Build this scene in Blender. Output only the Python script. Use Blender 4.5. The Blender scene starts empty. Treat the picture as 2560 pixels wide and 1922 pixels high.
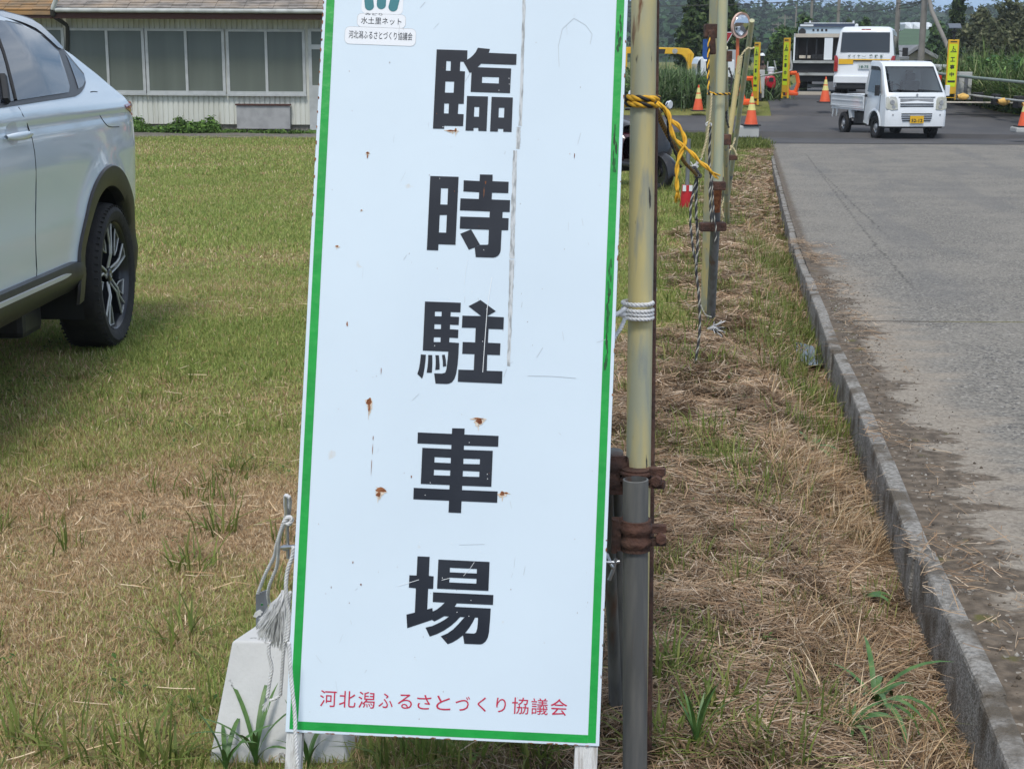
import bpy, bmesh, math, random
import numpy as np
from mathutils import Vector, Matrix
rng = np.random.default_rng(7); random.seed(7)
SC = bpy.context.scene; COL = SC.collection
# ---------------------------------------------------------------- camera
EYE = 1.42; PITCH = math.radians(12.5); ROLL = math.radians(0.3); FPX = 3700.0
cam = bpy.data.cameras.new('camera'); camo = bpy.data.objects.new('camera', cam); COL.objects.link(camo)
fw = Vector((0, math.cos(PITCH), -math.sin(PITCH))); up0 = Vector((0, math.sin(PITCH), math.cos(PITCH))); rt0 = Vector((1, 0, 0))
rt = rt0*math.cos(ROLL)+up0*math.sin(ROLL); up = up0*math.cos(ROLL)-rt0*math.sin(ROLL)
camo.matrix_world = Matrix(((rt.x, up.x, -fw.x, 0), (rt.y, up.y, -fw.y, 0), (rt.z, up.z, -fw.z, EYE), (0, 0, 0, 1)))
cam.sensor_width = 36.0; cam.lens = FPX/2560*36.0; cam.clip_end = 6000; cam.clip_start = 0.05
SC.camera = camo
# ---------------------------------------------------------------- world, sun, exposure
SUN_EL = math.radians(58); SUN_AZ = math.radians(192)
world = bpy.data.worlds.new("World"); SC.world = world; world.use_nodes = True
wn = world.node_tree.nodes; wl = world.node_tree.links
bg = wn['Background']
sky = wn.new('ShaderNodeTexSky'); sky.sky_type = 'NISHITA'; sky.sun_disc = False
sky.sun_elevation = SUN_EL; sky.sun_rotation = SUN_AZ; sky.air_density = 1.0; sky.dust_density = 1.2; sky.ozone_density = 2.0
wtc = wn.new('ShaderNodeTexCoord'); wsep = wn.new('ShaderNodeSeparateXYZ'); wl.new(wtc.outputs['Generated'], wsep.inputs[0])
wmx = wn.new('ShaderNodeMath'); wmx.operation = 'MAXIMUM'; wmx.inputs[1].default_value = 0.06; wl.new(wsep.outputs[2], wmx.inputs[0])
wvd = wn.new('ShaderNodeVectorMath'); wvd.operation = 'DIVIDE'; wl.new(wtc.outputs['Generated'], wvd.inputs[0])
wcm = wn.new('ShaderNodeCombineXYZ')
for i in range(3): wl.new(wmx.outputs[0], wcm.inputs[i])
wl.new(wcm.outputs[0], wvd.inputs[1])
wno = wn.new('ShaderNodeTexNoise'); wno.inputs['Scale'].default_value = 0.9; wno.inputs['Detail'].default_value = 6; wno.inputs['Roughness'].default_value = .55
wl.new(wvd.outputs[0], wno.inputs['Vector'])
wr = wn.new('ShaderNodeValToRGB'); wr.color_ramp.elements[0].position = .36; wr.color_ramp.elements[1].position = .62
wl.new(wno.outputs[0], wr.inputs[0])
wel = wn.new('ShaderNodeMapRange'); wel.inputs[1].default_value = .05; wel.inputs[2].default_value = .25; wel.inputs[3].default_value = 0.08; wel.inputs[4].default_value = .8
wl.new(wsep.outputs[2], wel.inputs[0])
wmu = wn.new('ShaderNodeMath'); wmu.operation = 'MULTIPLY'; wl.new(wr.outputs[0], wmu.inputs[0]); wl.new(wel.outputs[0], wmu.inputs[1])
wmix = wn.new('ShaderNodeMixRGB'); wmix.inputs[2].default_value = (8.6, 9.3, 10.2, 1)
wl.new(wmu.outputs[0], wmix.inputs[0]); wl.new(sky.outputs[0], wmix.inputs[1]); whr = wn.new('ShaderNodeMapRange'); whr.inputs[1].default_value = 0.; whr.inputs[2].default_value = .22; whr.inputs[3].default_value = .85; whr.inputs[4].default_value = 0.; wl.new(wsep.outputs[2], whr.inputs[0])
wm2 = wn.new('ShaderNodeMixRGB'); wm2.inputs[2].default_value = (2.9, 4.9, 8.2, 1); wl.new(whr.outputs[0], wm2.inputs[0]); wl.new(wmix.outputs[0], wm2.inputs[1]); wl.new(wm2.outputs[0], bg.inputs[0])
bg.inputs[1].default_value = 0.115
sl = bpy.data.lights.new('sun', 'SUN'); so = bpy.data.objects.new('sun', sl); COL.objects.link(so)
sl.energy = 2.1; sl.angle = math.radians(13); sl.color = (1.0, .95, .87)
sd = Vector((math.sin(SUN_AZ)*math.cos(SUN_EL), math.cos(SUN_AZ)*math.cos(SUN_EL), math.sin(SUN_EL)))
so.rotation_euler = sd.to_track_quat('Z', 'Y').to_euler(); so.location = (0, -5, 30)
SC.view_settings.view_transform = 'Standard'; SC.view_settings.look = 'None'; SC.view_settings.exposure = 0.15; SC.view_settings.gamma = 1
SC.render.film_transparent = False
# ---------------------------------------------------------------- helpers: places
CAMP = Vector((0, 0, EYE))
def ray(x, y): return fw+rt*((x-1280)/FPX)+up*((961-y)/FPX)
def PY(x, y, Y):
    r = ray(x, y); return CAMP+r*(Y/r.y)
def sm(a, b, v):
    t = np.clip((v-a)/(b-a), 0, 1); return t*t*(3-2*t)
def kerbx(y):
    return np.interp(y, [-3, 0, 2.92, 4.12, 5.39, 7.43, 8.93, 11.74, 14.8, 28, 60], [.2, .66, 1.07, 1.21, 1.39, 1.64, 1.86, 2.27, 2.75, 4.85, 9.9])
def hbase(x, y):
    hl = np.interp(y, [-50, 8, 30, 60], [0, 0, -.2, -.2])
    hr = np.interp(y, [-50, 8, 30, 36, 39, 41.5, 44, 50, 80], [0, 0, -.36, -.42, -.30, -.08, .12, .22, .25])
    t = sm(-3, 4.5, x)
    return hl*(1-t)+hr*t
def hground(x, y):
    z = hbase(x, y); s = kerbx(y)-x            # s>0: grass side
    z = z-.17*np.exp(-(np.clip(s-.10, 0, 9)/.20)**2)*sm(-.02, .02, s)*(1-sm(22, 29, y))
    z = np.where((s < .02) & (y < 31.5), z-.10, z)
    return z
def vnoise(x, y, sc, seed=0):
    x = np.asarray(x, float)*sc+seed*17.3; y = np.asarray(y, float)*sc+seed*9.1
    xi = np.floor(x).astype(int); yi = np.floor(y).astype(int); fx = x-xi; fy = y-yi
    fx = fx*fx*(3-2*fx); fy = fy*fy*(3-2*fy)
    def hsh(a, b):
        n = (a*374761393+b*668265263+seed*1442695) & 0x7fffffff
        n = ((n ^ (n >> 13))*1274126177) & 0x7fffffff
        return ((n ^ (n >> 16)) & 0xffff)/65535.
    a = hsh(xi, yi); b = hsh(xi+1, yi); c = hsh(xi, yi+1); d = hsh(xi+1, yi+1)
    return (a*(1-fx)+b*fx)*(1-fy)+(c*(1-fx)+d*fx)*fy
def fnoise(x, y, sc, seed=0):
    return (vnoise(x, y, sc, seed)+.5*vnoise(x, y, sc*2.1, seed+1)+.25*vnoise(x, y, sc*4.3, seed+2))/1.75
def G(px, py):                                  # ground point seen at a photo pixel
    r = ray(px, py); z = 0.
    for _ in range(30):
        p = CAMP+r*((z-EYE)/r.z); z = float(hbase(p.x, p.y))
    return p
# ---------------------------------------------------------------- helpers: materials
def mk(name):
    m = bpy.data.materials.new(name); m.use_nodes = True; return m, m.node_tree.nodes, m.node_tree.links, m.node_tree.nodes['Principled BSDF']
def lin(c):
    return tuple(((v/255)/12.92 if v/255 <= .04045 else ((v/255+.055)/1.055)**2.4) for v in c)+(1,)
def M(name, c1, c2=None, scale=6., rough=.6, metal=0., bump=0., bscale=None, stretch=(1, 1, 1), c3=None, scale3=1., lo=.4, hi=.62, lo3=.58, hi3=.68, coat=0., detail=5, spec=.5):
    m, n, l, b = mk(name)
    b.inputs['Roughness'].default_value = rough; b.inputs['Metallic'].default_value = metal; b.inputs['Coat Weight'].default_value = coat
    b.inputs['Coat Roughness'].default_value = .04; b.inputs['Specular IOR Level'].default_value = spec
    if len(c1) == 3: c1 = c1+(1,)
    b.inputs['Base Color'].default_value = c1
    tc = n.new('ShaderNodeTexCoord'); mp = n.new('ShaderNodeMapping'); mp.inputs['Scale'].default_value = stretch; l.new(tc.outputs['Object'], mp.inputs[0])
    out = None
    if c2:
        if len(c2) == 3: c2 = c2+(1,)
        no = n.new('ShaderNodeTexNoise'); no.inputs['Scale'].default_value = scale; no.inputs['Detail'].default_value = detail; l.new(mp.outputs[0], no.inputs['Vector'])
        mr = n.new('ShaderNodeMapRange'); mr.inputs[1].default_value = lo; mr.inputs[2].default_value = hi; l.new(no.outputs[0], mr.inputs[0])
        mx = n.new('ShaderNodeMixRGB'); mx.inputs[1].default_value = c1; mx.inputs[2].default_value = c2; l.new(mr.outputs[0], mx.inputs[0]); out = mx.outputs[0]
    if c3:
        if len(c3) == 3: c3 = c3+(1,)
        no = n.new('ShaderNodeTexNoise'); no.inputs['Scale'].default_value = scale3; no.inputs['Detail'].default_value = 8; l.new(mp.outputs[0], no.inputs['Vector'])
        mr = n.new('ShaderNodeMapRange'); mr.inputs[1].default_value = lo3; mr.inputs[2].default_value = hi3; l.new(no.outputs[0], mr.inputs[0])
        mx = n.new('ShaderNodeMixRGB'); mx.inputs[2].default_value = c3; mx.inputs[1].default_value = c1
        if out: l.new(out, mx.inputs[1])
        l.new(mr.outputs[0], mx.inputs[0]); out = mx.outputs[0]
    if out: l.new(out, b.inputs['Base Color'])
    if bump:
        no = n.new('ShaderNodeTexNoise'); no.inputs['Scale'].default_value = bscale or scale*4; no.inputs['Detail'].default_value = 4; l.new(mp.outputs[0], no.inputs['Vector'])
        bp = n.new('ShaderNodeBump'); bp.inputs['Strength'].default_value = bump; bp.inputs['Distance'].default_value = .01; l.new(no.outputs[0], bp.inputs['Height']); l.new(bp.outputs[0], b.inputs['Normal'])
    return m
def Mattr(name, rough=.8, spec=.2, trans=0.):     # colour from the mesh's own colour attribute "Col"
    m, n, l, b = mk(name); a = n.new('ShaderNodeVertexColor'); a.layer_name = 'Col'; l.new(a.outputs[0], b.inputs['Base Color'])
    b.inputs['Roughness'].default_value = rough; b.inputs['Specular IOR Level'].default_value = spec
    if trans:
        t = n.new('ShaderNodeBsdfTranslucent'); l.new(a.outputs[0], t.inputs[0]); ms = n.new('ShaderNodeMixShader'); ms.inputs[0].default_value = trans
        l.new(b.outputs[0], ms.inputs[1]); l.new(t.outputs[0], ms.inputs[2]); l.new(ms.outputs[0], n['Material Output'].inputs[0])
    return m
# ---------------------------------------------------------------- helpers: objects
def tag(o, label=None, cat=None, group=None, kind=None):
    if label: o['label'] = label
    if cat: o['category'] = cat
    if group: o['group'] = group
    if kind: o['kind'] = kind
    return o
def thing(name, label, cat, loc=(0, 0, 0), rz=0., group=None):
    o = bpy.data.objects.new(name, None); COL.objects.link(o); o.location = loc; o.rotation_euler = (0, 0, rz); o.empty_display_size = .1
    return tag(o, label, cat, group)
def inv(root):
    return (Matrix.Translation(root.location) @ root.rotation_euler.to_matrix().to_4x4()).inverted()
class MB:
    def __init__(s): s.v = []; s.f = []; s.m = []; s.cm = 0; s.T = None
    def add(s, vs, fs, m=None):
        k = len(s.v)
        if s.T is not None: vs = [s.T @ Vector(p) for p in vs]
        s.v += [tuple(p) for p in vs]; s.f += [tuple(i+k for i in f) for f in fs]; s.m += [s.cm if m is None else m]*len(fs); return s
    def box(s, x0, x1, y0, y1, z0, z1, m=None):
        return s.add([(x0, y0, z0), (x1, y0, z0), (x1, y1, z0), (x0, y1, z0), (x0, y0, z1), (x1, y0, z1), (x1, y1, z1), (x0, y1, z1)],
                     [(0, 3, 2, 1), (4, 5, 6, 7), (0, 1, 5, 4), (1, 2, 6, 5), (2, 3, 7, 6), (3, 0, 4, 7)], m)
    def prism(s, pts, d, m=None):              # polygon of 3D points extruded by vector d
        n = len(pts); d = Vector(d); a = [Vector(p) for p in pts]; b = [p+d for p in a]
        nn = sum(((a[i]-a[0]).cross(a[(i+1) % n]-a[0]) for i in range(1, n-1)), Vector())
        fl = nn.dot(d) > 0
        fs = [tuple(range(n))[::-1] if fl else tuple(range(n)), tuple(range(n, 2*n)) if fl else tuple(range(n, 2*n))[::-1]]
        for i in range(n):
            j = (i+1) % n; fs.append((i, j, n+j, n+i) if fl else (j, i, n+i, n+j))
        return s.add(a+b, fs, m)
    def tube(s, path, r, n=10, m=None, cap=True, closed=False):
        P = [Vector(p) for p in path]; K = len(P); R = r if hasattr(r, '__len__') else [r]*K
        vs = []; prev = None
        for i, p in enumerate(P):
            a = P[i-1] if (i > 0 or closed) else P[0]; b = P[(i+1) % K] if (i < K-1 or closed) else P[-1]
            t = (b-a); t = t.normalized() if t.length > 1e-9 else Vector((0, 0, 1))
            if prev is None:
                u = t.orthogonal().normalized()
            else:
                u = (prev-t*prev.dot(t)); u = u.normalized() if u.length > 1e-6 else t.orthogonal().normalized()
            prev = u; w = t.cross(u)
            for k in range(n):
                an = 2*math.pi*k/n; vs.append(p+u*(R[i]*math.cos(an))+w*(R[i]*math.sin(an)))
        fs = []
        for i in range(K if closed else K-1):
            j = (i+1) % K
            for k in range(n):
                k2 = (k+1) % n; fs.append((i*n+k, i*n+k2, j*n+k2, j*n+k))
        if cap and not closed:
            fs.append(tuple(range(n))[::-1]); fs.append(tuple((K-1)*n+k for k in range(n)))
        return s.add(vs, fs, m)
    def lathe(s, prof, c=(0, 0, 0), axis="z", n=24, m=None, caps=True):     # prof: (radius, height)
        vs = []; fs = []; K = len(prof); c = Vector(c)
        for r, h in prof:
            for k in range(n):
                a = 2*math.pi*k/n; p = (r*math.cos(a), r*math.sin(a), h)
                if axis == 'x': p = (h, p[0], p[1])
                if axis == 'y': p = (p[1], h, p[0])
                vs.append(c+Vector(p))
        for i in range(K-1):
            for k in range(n):
                k2 = (k+1) % n; fs.append((i*n+k, i*n+k2, (i+1)*n+k2, (i+1)*n+k))
        loop = prof[0] == prof[-1] or not caps
        if prof[0][0] > 1e-6 and not loop: fs.append(tuple(range(n))[::-1])
        if prof[-1][0] > 1e-6 and not loop: fs.append(tuple((K-1)*n+k for k in range(n)))
        return s.add(vs, fs, m)
    def grid(s, rows, m=None, closed=False):
        R = len(rows); Cn = len(rows[0]); vs = [p for r in rows for p in r]; fs = []
        for i in range(R-1):
            for j in range(Cn if closed else Cn-1):
                j2 = (j+1) % Cn; fs.append((i*Cn+j, i*Cn+j2, (i+1)*Cn+j2, (i+1)*Cn+j))
        return s.add(vs, fs, m)
    def merge(s, o, m):
        k = len(s.v); s.v += o.v; s.f += [tuple(i+k for i in f) for f in o.f]; s.m += [m+q for q in o.m]
    def build(s, name, mats, parent=None, bevel=0, smooth=0, world=True, seg=2, weld=False):
        me = bpy.data.meshes.new(name); vs = s.v
        if parent is not None and world: Ti = inv(parent if parent.parent is None else parent.parent); vs = [Ti @ Vector(p) for p in vs]
        me.from_pydata([tuple(p) for p in vs], [], s.f)
        mats = mats if isinstance(mats, (list, tuple)) else [mats]
        for q in mats: me.materials.append(q)
        if len(mats) > 1: me.polygons.foreach_set('material_index', s.m)
        bm = bmesh.new(); bm.from_mesh(me)
        if weld: bmesh.ops.remove_doubles(bm, verts=bm.verts, dist=1e-5)
        bmesh.ops.recalc_face_normals(bm, faces=bm.faces)
        if bevel:
            es = [e for e in bm.edges if len(e.link_faces) == 2 and e.calc_face_angle(0) > math.radians(32)]
            bmesh.ops.bevel(bm, geom=es, offset=bevel, segments=seg, affect='EDGES', clamp_overlap=True, profile=.6)
        bm.to_mesh(me); bm.free()
        o = bpy.data.objects.new(name, me); COL.objects.link(o)
        if parent is not None: o.parent = parent
        if smooth: me.shade_smooth() if smooth >= 180 else me.set_sharp_from_angle(angle=math.radians(smooth)) or me.polygons.foreach_set('use_smooth', [True]*len(me.polygons))
        return o
def np_mesh(name, V, F, mats, cols=None, parent=None, fm=None, smooth=False):   # V (n,3); F (m,k) all same size or list
    me = bpy.data.meshes.new(name); V = np.asarray(V, np.float32)
    if isinstance(F, np.ndarray): F = [F]
    li = np.concatenate([f.ravel() for f in F]).astype(np.int32); tot = np.concatenate([np.full(len(f), f.shape[1], np.int32) for f in F])
    me.vertices.add(len(V)); me.vertices.foreach_set('co', V.ravel()); me.loops.add(len(li)); me.loops.foreach_set('vertex_index', li)
    me.polygons.add(len(tot)); st = np.concatenate([[0], np.cumsum(tot)[:-1]]).astype(np.int32)
    me.polygons.foreach_set('loop_start', st); me.polygons.foreach_set('loop_total', tot)
    for q in (mats if isinstance(mats, (list, tuple)) else [mats]): me.materials.append(q)
    if fm is not None: me.polygons.foreach_set('material_index', fm.astype(np.int32))
    if smooth: me.polygons.foreach_set('use_smooth', np.ones(len(tot), bool))
    me.update(calc_edges=True)
    if cols is not None:
        a = me.color_attributes.new('Col', 'FLOAT_COLOR', 'POINT'); c = np.ones((len(V), 4), np.float32); c[:, :3] = cols; a.data.foreach_set('color', c.ravel())
    o = bpy.data.objects.new(name, me); COL.objects.link(o)
    if parent is not None: o.parent = parent
    return o
def copy_tree(o, parent=None):
    c = o.copy(); COL.objects.link(c); c.parent = parent
    for ch in list(o.children): copy_tree(ch, c)
    return c
def text_mesh(s, size, off=0., sx=1., ext=0.):   # (verts, faces) in the xy plane, origin at left of baseline
    cu = bpy.data.curves.new('lettering', 'FONT'); cu.body = s; cu.size = size; cu.offset = off; cu.resolution_u = 3
    o = bpy.data.objects.new('lettering', cu); COL.objects.link(o); bpy.context.view_layer.update()
    me = bpy.data.meshes.new_from_object(o.evaluated_get(bpy.context.evaluated_depsgraph_get()))
    vs = [(v.co.x*sx, v.co.y) for v in me.vertices]; fs = [tuple(p.vertices) for p in me.polygons]
    bpy.data.objects.remove(o); bpy.data.curves.remove(cu); bpy.data.meshes.remove(me); return vs, fs
def poly_mesh(polys):                            # even-odd filled outlines -> (verts2d, faces)
    cu = bpy.data.curves.new('lettering', 'CURVE'); cu.dimensions = '2D'; cu.fill_mode = 'BOTH'
    for p in polys:
        sp = cu.splines.new('POLY'); sp.points.add(len(p)-1); sp.use_cyclic_u = True
        for q, c in zip(sp.points, p): q.co = (c[0], c[1], 0, 1)
    o = bpy.data.objects.new('lettering', cu); COL.objects.link(o); bpy.context.view_layer.update()
    me = bpy.data.meshes.new_from_object(o.evaluated_get(bpy.context.evaluated_depsgraph_get()))
    vs = [(v.co.x, v.co.y) for v in me.vertices]; fs = [tuple(p.vertices) for p in me.polygons]
    bpy.data.objects.remove(o); bpy.data.curves.remove(cu); bpy.data.meshes.remove(me); return vs, fs
def put_text(mb, s, T, size, off=0., sx=1., center=True, m=None, fit=None):   # T: matrix of the plane the text lies in
    vs, fs = text_mesh(s, size, off, sx)
    if not vs: return
    xs = [v[0] for v in vs]; ys = [v[1] for v in vs]; x0, x1, y0, y1 = min(xs), max(xs), min(ys), max(ys)
    if fit: vs = [((x-x0)/(x1-x0)*fit[0]-fit[0]/2, (y-y0)/(y1-y0)*fit[1]-fit[1]/2) for x, y in vs]
    elif center: vs = [(x-(x0+x1)/2, y-(y0+y1)/2) for x, y in vs]
    mb.add([T @ Vector((x, y, 0)) for x, y in vs], fs, m)
def frame(o, xd, yd):                            # matrix with local x, y along xd, yd
    xd = Vector(xd).normalized(); yd = Vector(yd); yd = (yd-xd*yd.dot(xd)).normalized(); zd = xd.cross(yd); o = Vector(o)
    return Matrix(((xd.x, yd.x, zd.x, o.x), (xd.y, yd.y, zd.y, o.y), (xd.z, yd.z, zd.z, o.z), (0, 0, 0, 1)))
def smooth_path(pts, n=8):
    P = [Vector(p) for p in pts]; out = []
    for i in range(len(P)-1):
        a = P[max(i-1, 0)]; b = P[i]; c = P[i+1]; d = P[min(i+2, len(P)-1)]
        for k in range(n):
            t = k/n; out.append(.5*((2*b)+(c-a)*t+(2*a-5*b+4*c-d)*t*t+(3*b-a-3*c+d)*t**3))
    out.append(P[-1]); return out
def rope(mb, pts, r, ms=(0,), strands=3, pitch=.045, n=6, k=8, sm_=True):        # twisted rope of strands
    P = smooth_path(pts, k) if sm_ else [Vector(p) for p in pts]
    L = [0.]
    for i in range(1, len(P)): L.append(L[-1]+(P[i]-P[i-1]).length)
    step = max(pitch/10, .0015); N = max(int(L[-1]/step), 4); Q = []
    j = 0
    for i in range(N+1):
        s_ = L[-1]*i/N
        while j < len(L)-2 and L[j+1] < s_: j += 1
        t = (s_-L[j])/max(L[j+1]-L[j], 1e-9); Q.append((P[j].lerp(P[j+1], min(max(t, 0), 1)), s_))
    prev = None; fr = []
    for i in range(len(Q)):
        t = (Q[min(i+1, N)][0]-Q[max(i-1, 0)][0]).normalized()
        u = t.orthogonal().normalized() if prev is None else (prev-t*prev.dot(t)).normalized()
        prev = u; fr.append((u, t.cross(u)))
    for q in range(strands):
        path = []
        for (p, s_), (u, w) in zip(Q, fr):
            a = 2*math.pi*(s_/pitch+q/strands); path.append(p+(u*math.cos(a)+w*math.sin(a))*r*.5)
        mb.tube(path, r*.56, n=n, m=ms[q % len(ms)])

# ================================================================ ground, roads, kerb
def ground_cols(x, y):
    n1 = fnoise(x, y, .9, 3); n2 = fnoise(x, y, 4., 5); s = kerbx(y)-x
    green = np.array([.13, .155, .04]); yel = np.array([.24, .225, .08]); tan = np.array([.33, .25, .155]); soil = np.array([.085, .062, .042])
    dry = dryness(x, y)
    c = green+(yel-green)*np.clip(n2*1.4-.2, 0, 1)[..., None]
    c = c+(tan-c)*np.clip(dry, 0, 1)[..., None]
    v = verge(x, y)[..., None]; c = c*(1-v)+(soil*(.7+.9*n2[..., None]))*v
    d = (np.exp(-((s-.1)/.2)**2)*(y < 31))[..., None]; c = c*(1-.5*d)  # ditch shadow painted into the ground colour along the kerb
    return c
def verge(x, y):                                  # 1 where the ground is cut hay over soil
    s = kerbx(y)-x
    w = np.interp(y, [0, 3, 6, 8, 12, 20, 32], [1.9, 1.35, 1.35, 1.0, 1.1, .9, .5])
    return sm(0, .35, w-s+(fnoise(x, y, 2., 11)-.5)*.9)*(y < 33)
def dryness(x, y):
    n = fnoise(x, y, .8, 21)*1.5+fnoise(x, y, 2.9, 31)*.7-.98
    g = 0
    for cx, cy, rx, ry, a in [(-1.05, 4.55, .55, .55, .75), (-.6, 4.3, .45, .5, .6), (-.75, 6.1, .6, .5, .35), (-1.3, 3.4, .6, .45, .3), (-.6, 9.5, 1.2, .6, .1), (-2.9, 16, 1.8, 1.0, .16), (-5.2, 25, 3, 2.2, .22), (-1.2, 22, 1.5, 1.2, .15), (-3.6, 12.5, .8, 1.2, .12), (-.9, 7.4, .6, .4, -.5), (-1.3, 12, 1.5, 1.5, -.25), (-.5, 3.3, .3, .4, -.3)]:
        g = g+a*np.exp(-((x-cx)/rx)**2-((y-cy)/ry)**2)
    return np.clip(n*.75*np.interp(y, [5, 12, 25], [1, .7, .35])+g+np.interp(y, [4.6, 6.5], [.12, .03]), 0, 1)
m_ground = Mattr('soil and turf', rough=.95, spec=.1)
nn, ll = m_ground.node_tree.nodes, m_ground.node_tree.links
tc = nn.new('ShaderNodeTexCoord'); no = nn.new('ShaderNodeTexNoise'); no.inputs['Scale'].default_value = 28; no.inputs['Detail'].default_value = 8; ll.new(tc.outputs['Object'], no.inputs['Vector'])
mr = nn.new('ShaderNodeMapRange'); mr.inputs[1].default_value = .3; mr.inputs[2].default_value = .7; mr.inputs[3].default_value = .55; mr.inputs[4].default_value = 1.5; ll.new(no.outputs[0], mr.inputs[0])
vm = nn.new('ShaderNodeVectorMath'); vm.operation = 'SCALE'; ll.new(nn['Color Attribute'].outputs[0], vm.inputs[0]); ll.new(mr.outputs[0], vm.inputs['Scale']); ll.new(vm.outputs[0], nn['Principled BSDF'].inputs['Base Color'])
bp = nn.new('ShaderNodeBump'); bp.inputs['Strength'].default_value = .8; bp.inputs['Distance'].default_value = .03; ll.new(no.outputs[0], bp.inputs['Height']); ll.new(bp.outputs[0], nn['Principled BSDF'].inputs['Normal'])
def sheet(name, xs_fn, ys, ncol, zf, mat, cols=None, uvf=None, kind='structure'):
    rows = []
    for y in ys:
        xs = xs_fn(y, ncol); rows.append(np.stack([xs, np.full(len(xs), y), zf(xs, np.full(len(xs), y))], 1))
    V = np.array(rows); R, Cn = V.shape[:2]; idx = np.arange(R*Cn).reshape(R, Cn)
    F = np.stack([idx[:-1, :-1], idx[:-1, 1:], idx[1:, 1:], idx[1:, :-1]], -1).reshape(-1, 4); V = V.reshape(-1, 3)
    o = np_mesh(name, V, F, mat, cols(V[:, 0], V[:, 1]) if cols else None, smooth=True)
    if uvf:
        uv = o.data.uv_layers.new(name='UVMap'); q = uvf(V[:, 0], V[:, 1])[F.ravel()]; uv.data.foreach_set('uv', q.astype(np.float32).ravel())
    tag(o, kind=kind); return o
sL = np.concatenate([[-880, -400, -150, -60, -30, -15, -8, -4, -2, -1, -.5, -.2, -.02], np.arange(.02, .8, .04), np.arange(.8, 3, .1), np.arange(3, 12, .4), np.geomspace(12, 860, 26)])
yL = np.concatenate([[-880, -300, -80, -20, -8], np.arange(-4, 2, .5), np.arange(2, 10, .1), np.arange(10, 34, .35), np.arange(34, 62, .8), np.geomspace(62, 880, 34)])
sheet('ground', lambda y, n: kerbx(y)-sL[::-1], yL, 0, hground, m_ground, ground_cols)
# concrete-grey road beside the kerb, dirt fingers and cracks in its shader
mroad, n, l, b = mk('worn grey road'); b.inputs['Roughness'].default_value = .85; b.inputs['Specular IOR Level'].default_value = .3
tc = n.new('ShaderNodeTexCoord'); sp = n.new('ShaderNodeSeparateXYZ'); l.new(tc.outputs['UV'], sp.inputs[0])
def noise(vec, sc, det=4, stretch=None, rough=.5):
    if stretch:
        mp = n.new('ShaderNodeMapping'); mp.inputs['Scale'].default_value = stretch; l.new(vec, mp.inputs[0]); vec = mp.outputs[0]
    q = n.new('ShaderNodeTexNoise'); q.inputs['Scale'].default_value = sc; q.inputs['Detail'].default_value = det; q.inputs['Roughness'].default_value = rough; l.new(vec, q.inputs['Vector']); return q.outputs[0]
def mrange(v, a, b_, c=0., d=1.):
    q = n.new('ShaderNodeMapRange'); q.interpolation_type = 'SMOOTHSTEP'
    for i, z in enumerate((a, b_, c, d)): q.inputs[i+1].default_value = z
    l.new(v, q.inputs[0]); return q.outputs[0]
def math_(op, a, b_=None):
    q = n.new('ShaderNodeMath'); q.operation = op
    for i, z in enumerate((a, b_)):
        if z is None: continue
        if isinstance(z, (int, float)): q.inputs[i].default_value = z
        else: l.new(z, q.inputs[i])
    return q.outputs[0]
def mixc(f, a, b_):
    q = n.new('ShaderNodeMixRGB')
    if isinstance(f, (int, float)): q.inputs[0].default_value = f
    else: l.new(f, q.inputs[0])
    for i, z in ((1, a), (2, b_)):
        if isinstance(z, tuple): q.inputs[i].default_value = z if len(z) == 4 else z+(1,)
        else: l.new(z, q.inputs[i])
    return q.outputs[0]
UV = tc.outputs['UV']; S_, Y_ = sp.outputs[0], sp.outputs[1]
vor = n.new('ShaderNodeTexVoronoi'); vor.inputs['Scale'].default_value = 85; l.new(UV, vor.inputs['Vector'])
agg = n.new('ShaderNodeSeparateColor'); l.new(vor.outputs['Color'], agg.inputs[0])
c = mixc(mrange(agg.outputs[0], 0, 1), (.12, .112, .098), (.285, .268, .235))
c = mixc(mrange(agg.outputs[1], .955, .985), c, (.40, .385, .35))
c = mixc(mrange(agg.outputs[2], .93, .96), c, (.05, .05, .055))
c = mixc(math_('MULTIPLY', mrange(noise(UV, 9, 5), .35, .7), .35), c, (.14, .135, .125))
c = mixc(math_('MULTIPLY', mrange(noise(UV, 1.1, 6), .42, .62), .35), c, (.27, .25, .215))
c = mixc(math_('MULTIPLY', mrange(noise(UV, .7, 3, (2.2, .35, 1)), .5, .62), .35), c, (.125, .125, .125))
fing = noise(UV, 1., 8, (1.5, 4.4, 1), .64)
near = mrange(Y_, 7.5, 12.5, 1., .12)
bound = math_('ADD', math_('MULTIPLY', mrange(fing, .38, .74, .06, .34), near), .05)
sand = mrange(math_('SUBTRACT', S_, math_('ADD', bound, .22)), -.1, .12, 1., 0.)
c = mixc(math_('MULTIPLY', math_('MULTIPLY', sand, near), .8), c, mixc(agg.outputs[0], (.24, .205, .165), (.34, .30, .245)))
dirt = mrange(math_('SUBTRACT', S_, math_('ADD', bound, .02)), -.035, .03, 1., 0.)
dc = mixc(mrange(noise(UV, 22, 8), .35, .68), (.075, .058, .042), (.17, .135, .10))
dc = mixc(mrange(noise(UV, 6, 5), .62, .72), dc, (.10, .095, .02))
dc = mixc(mrange(agg.outputs[1], .975, .985), dc, (.3, .27, .23))
c = mixc(math_('MULTIPLY', dirt, .93), c, dc)
wob = math_('MULTIPLY', math_('SUBTRACT', noise(UV, 5, 6), .5), .12)
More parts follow.
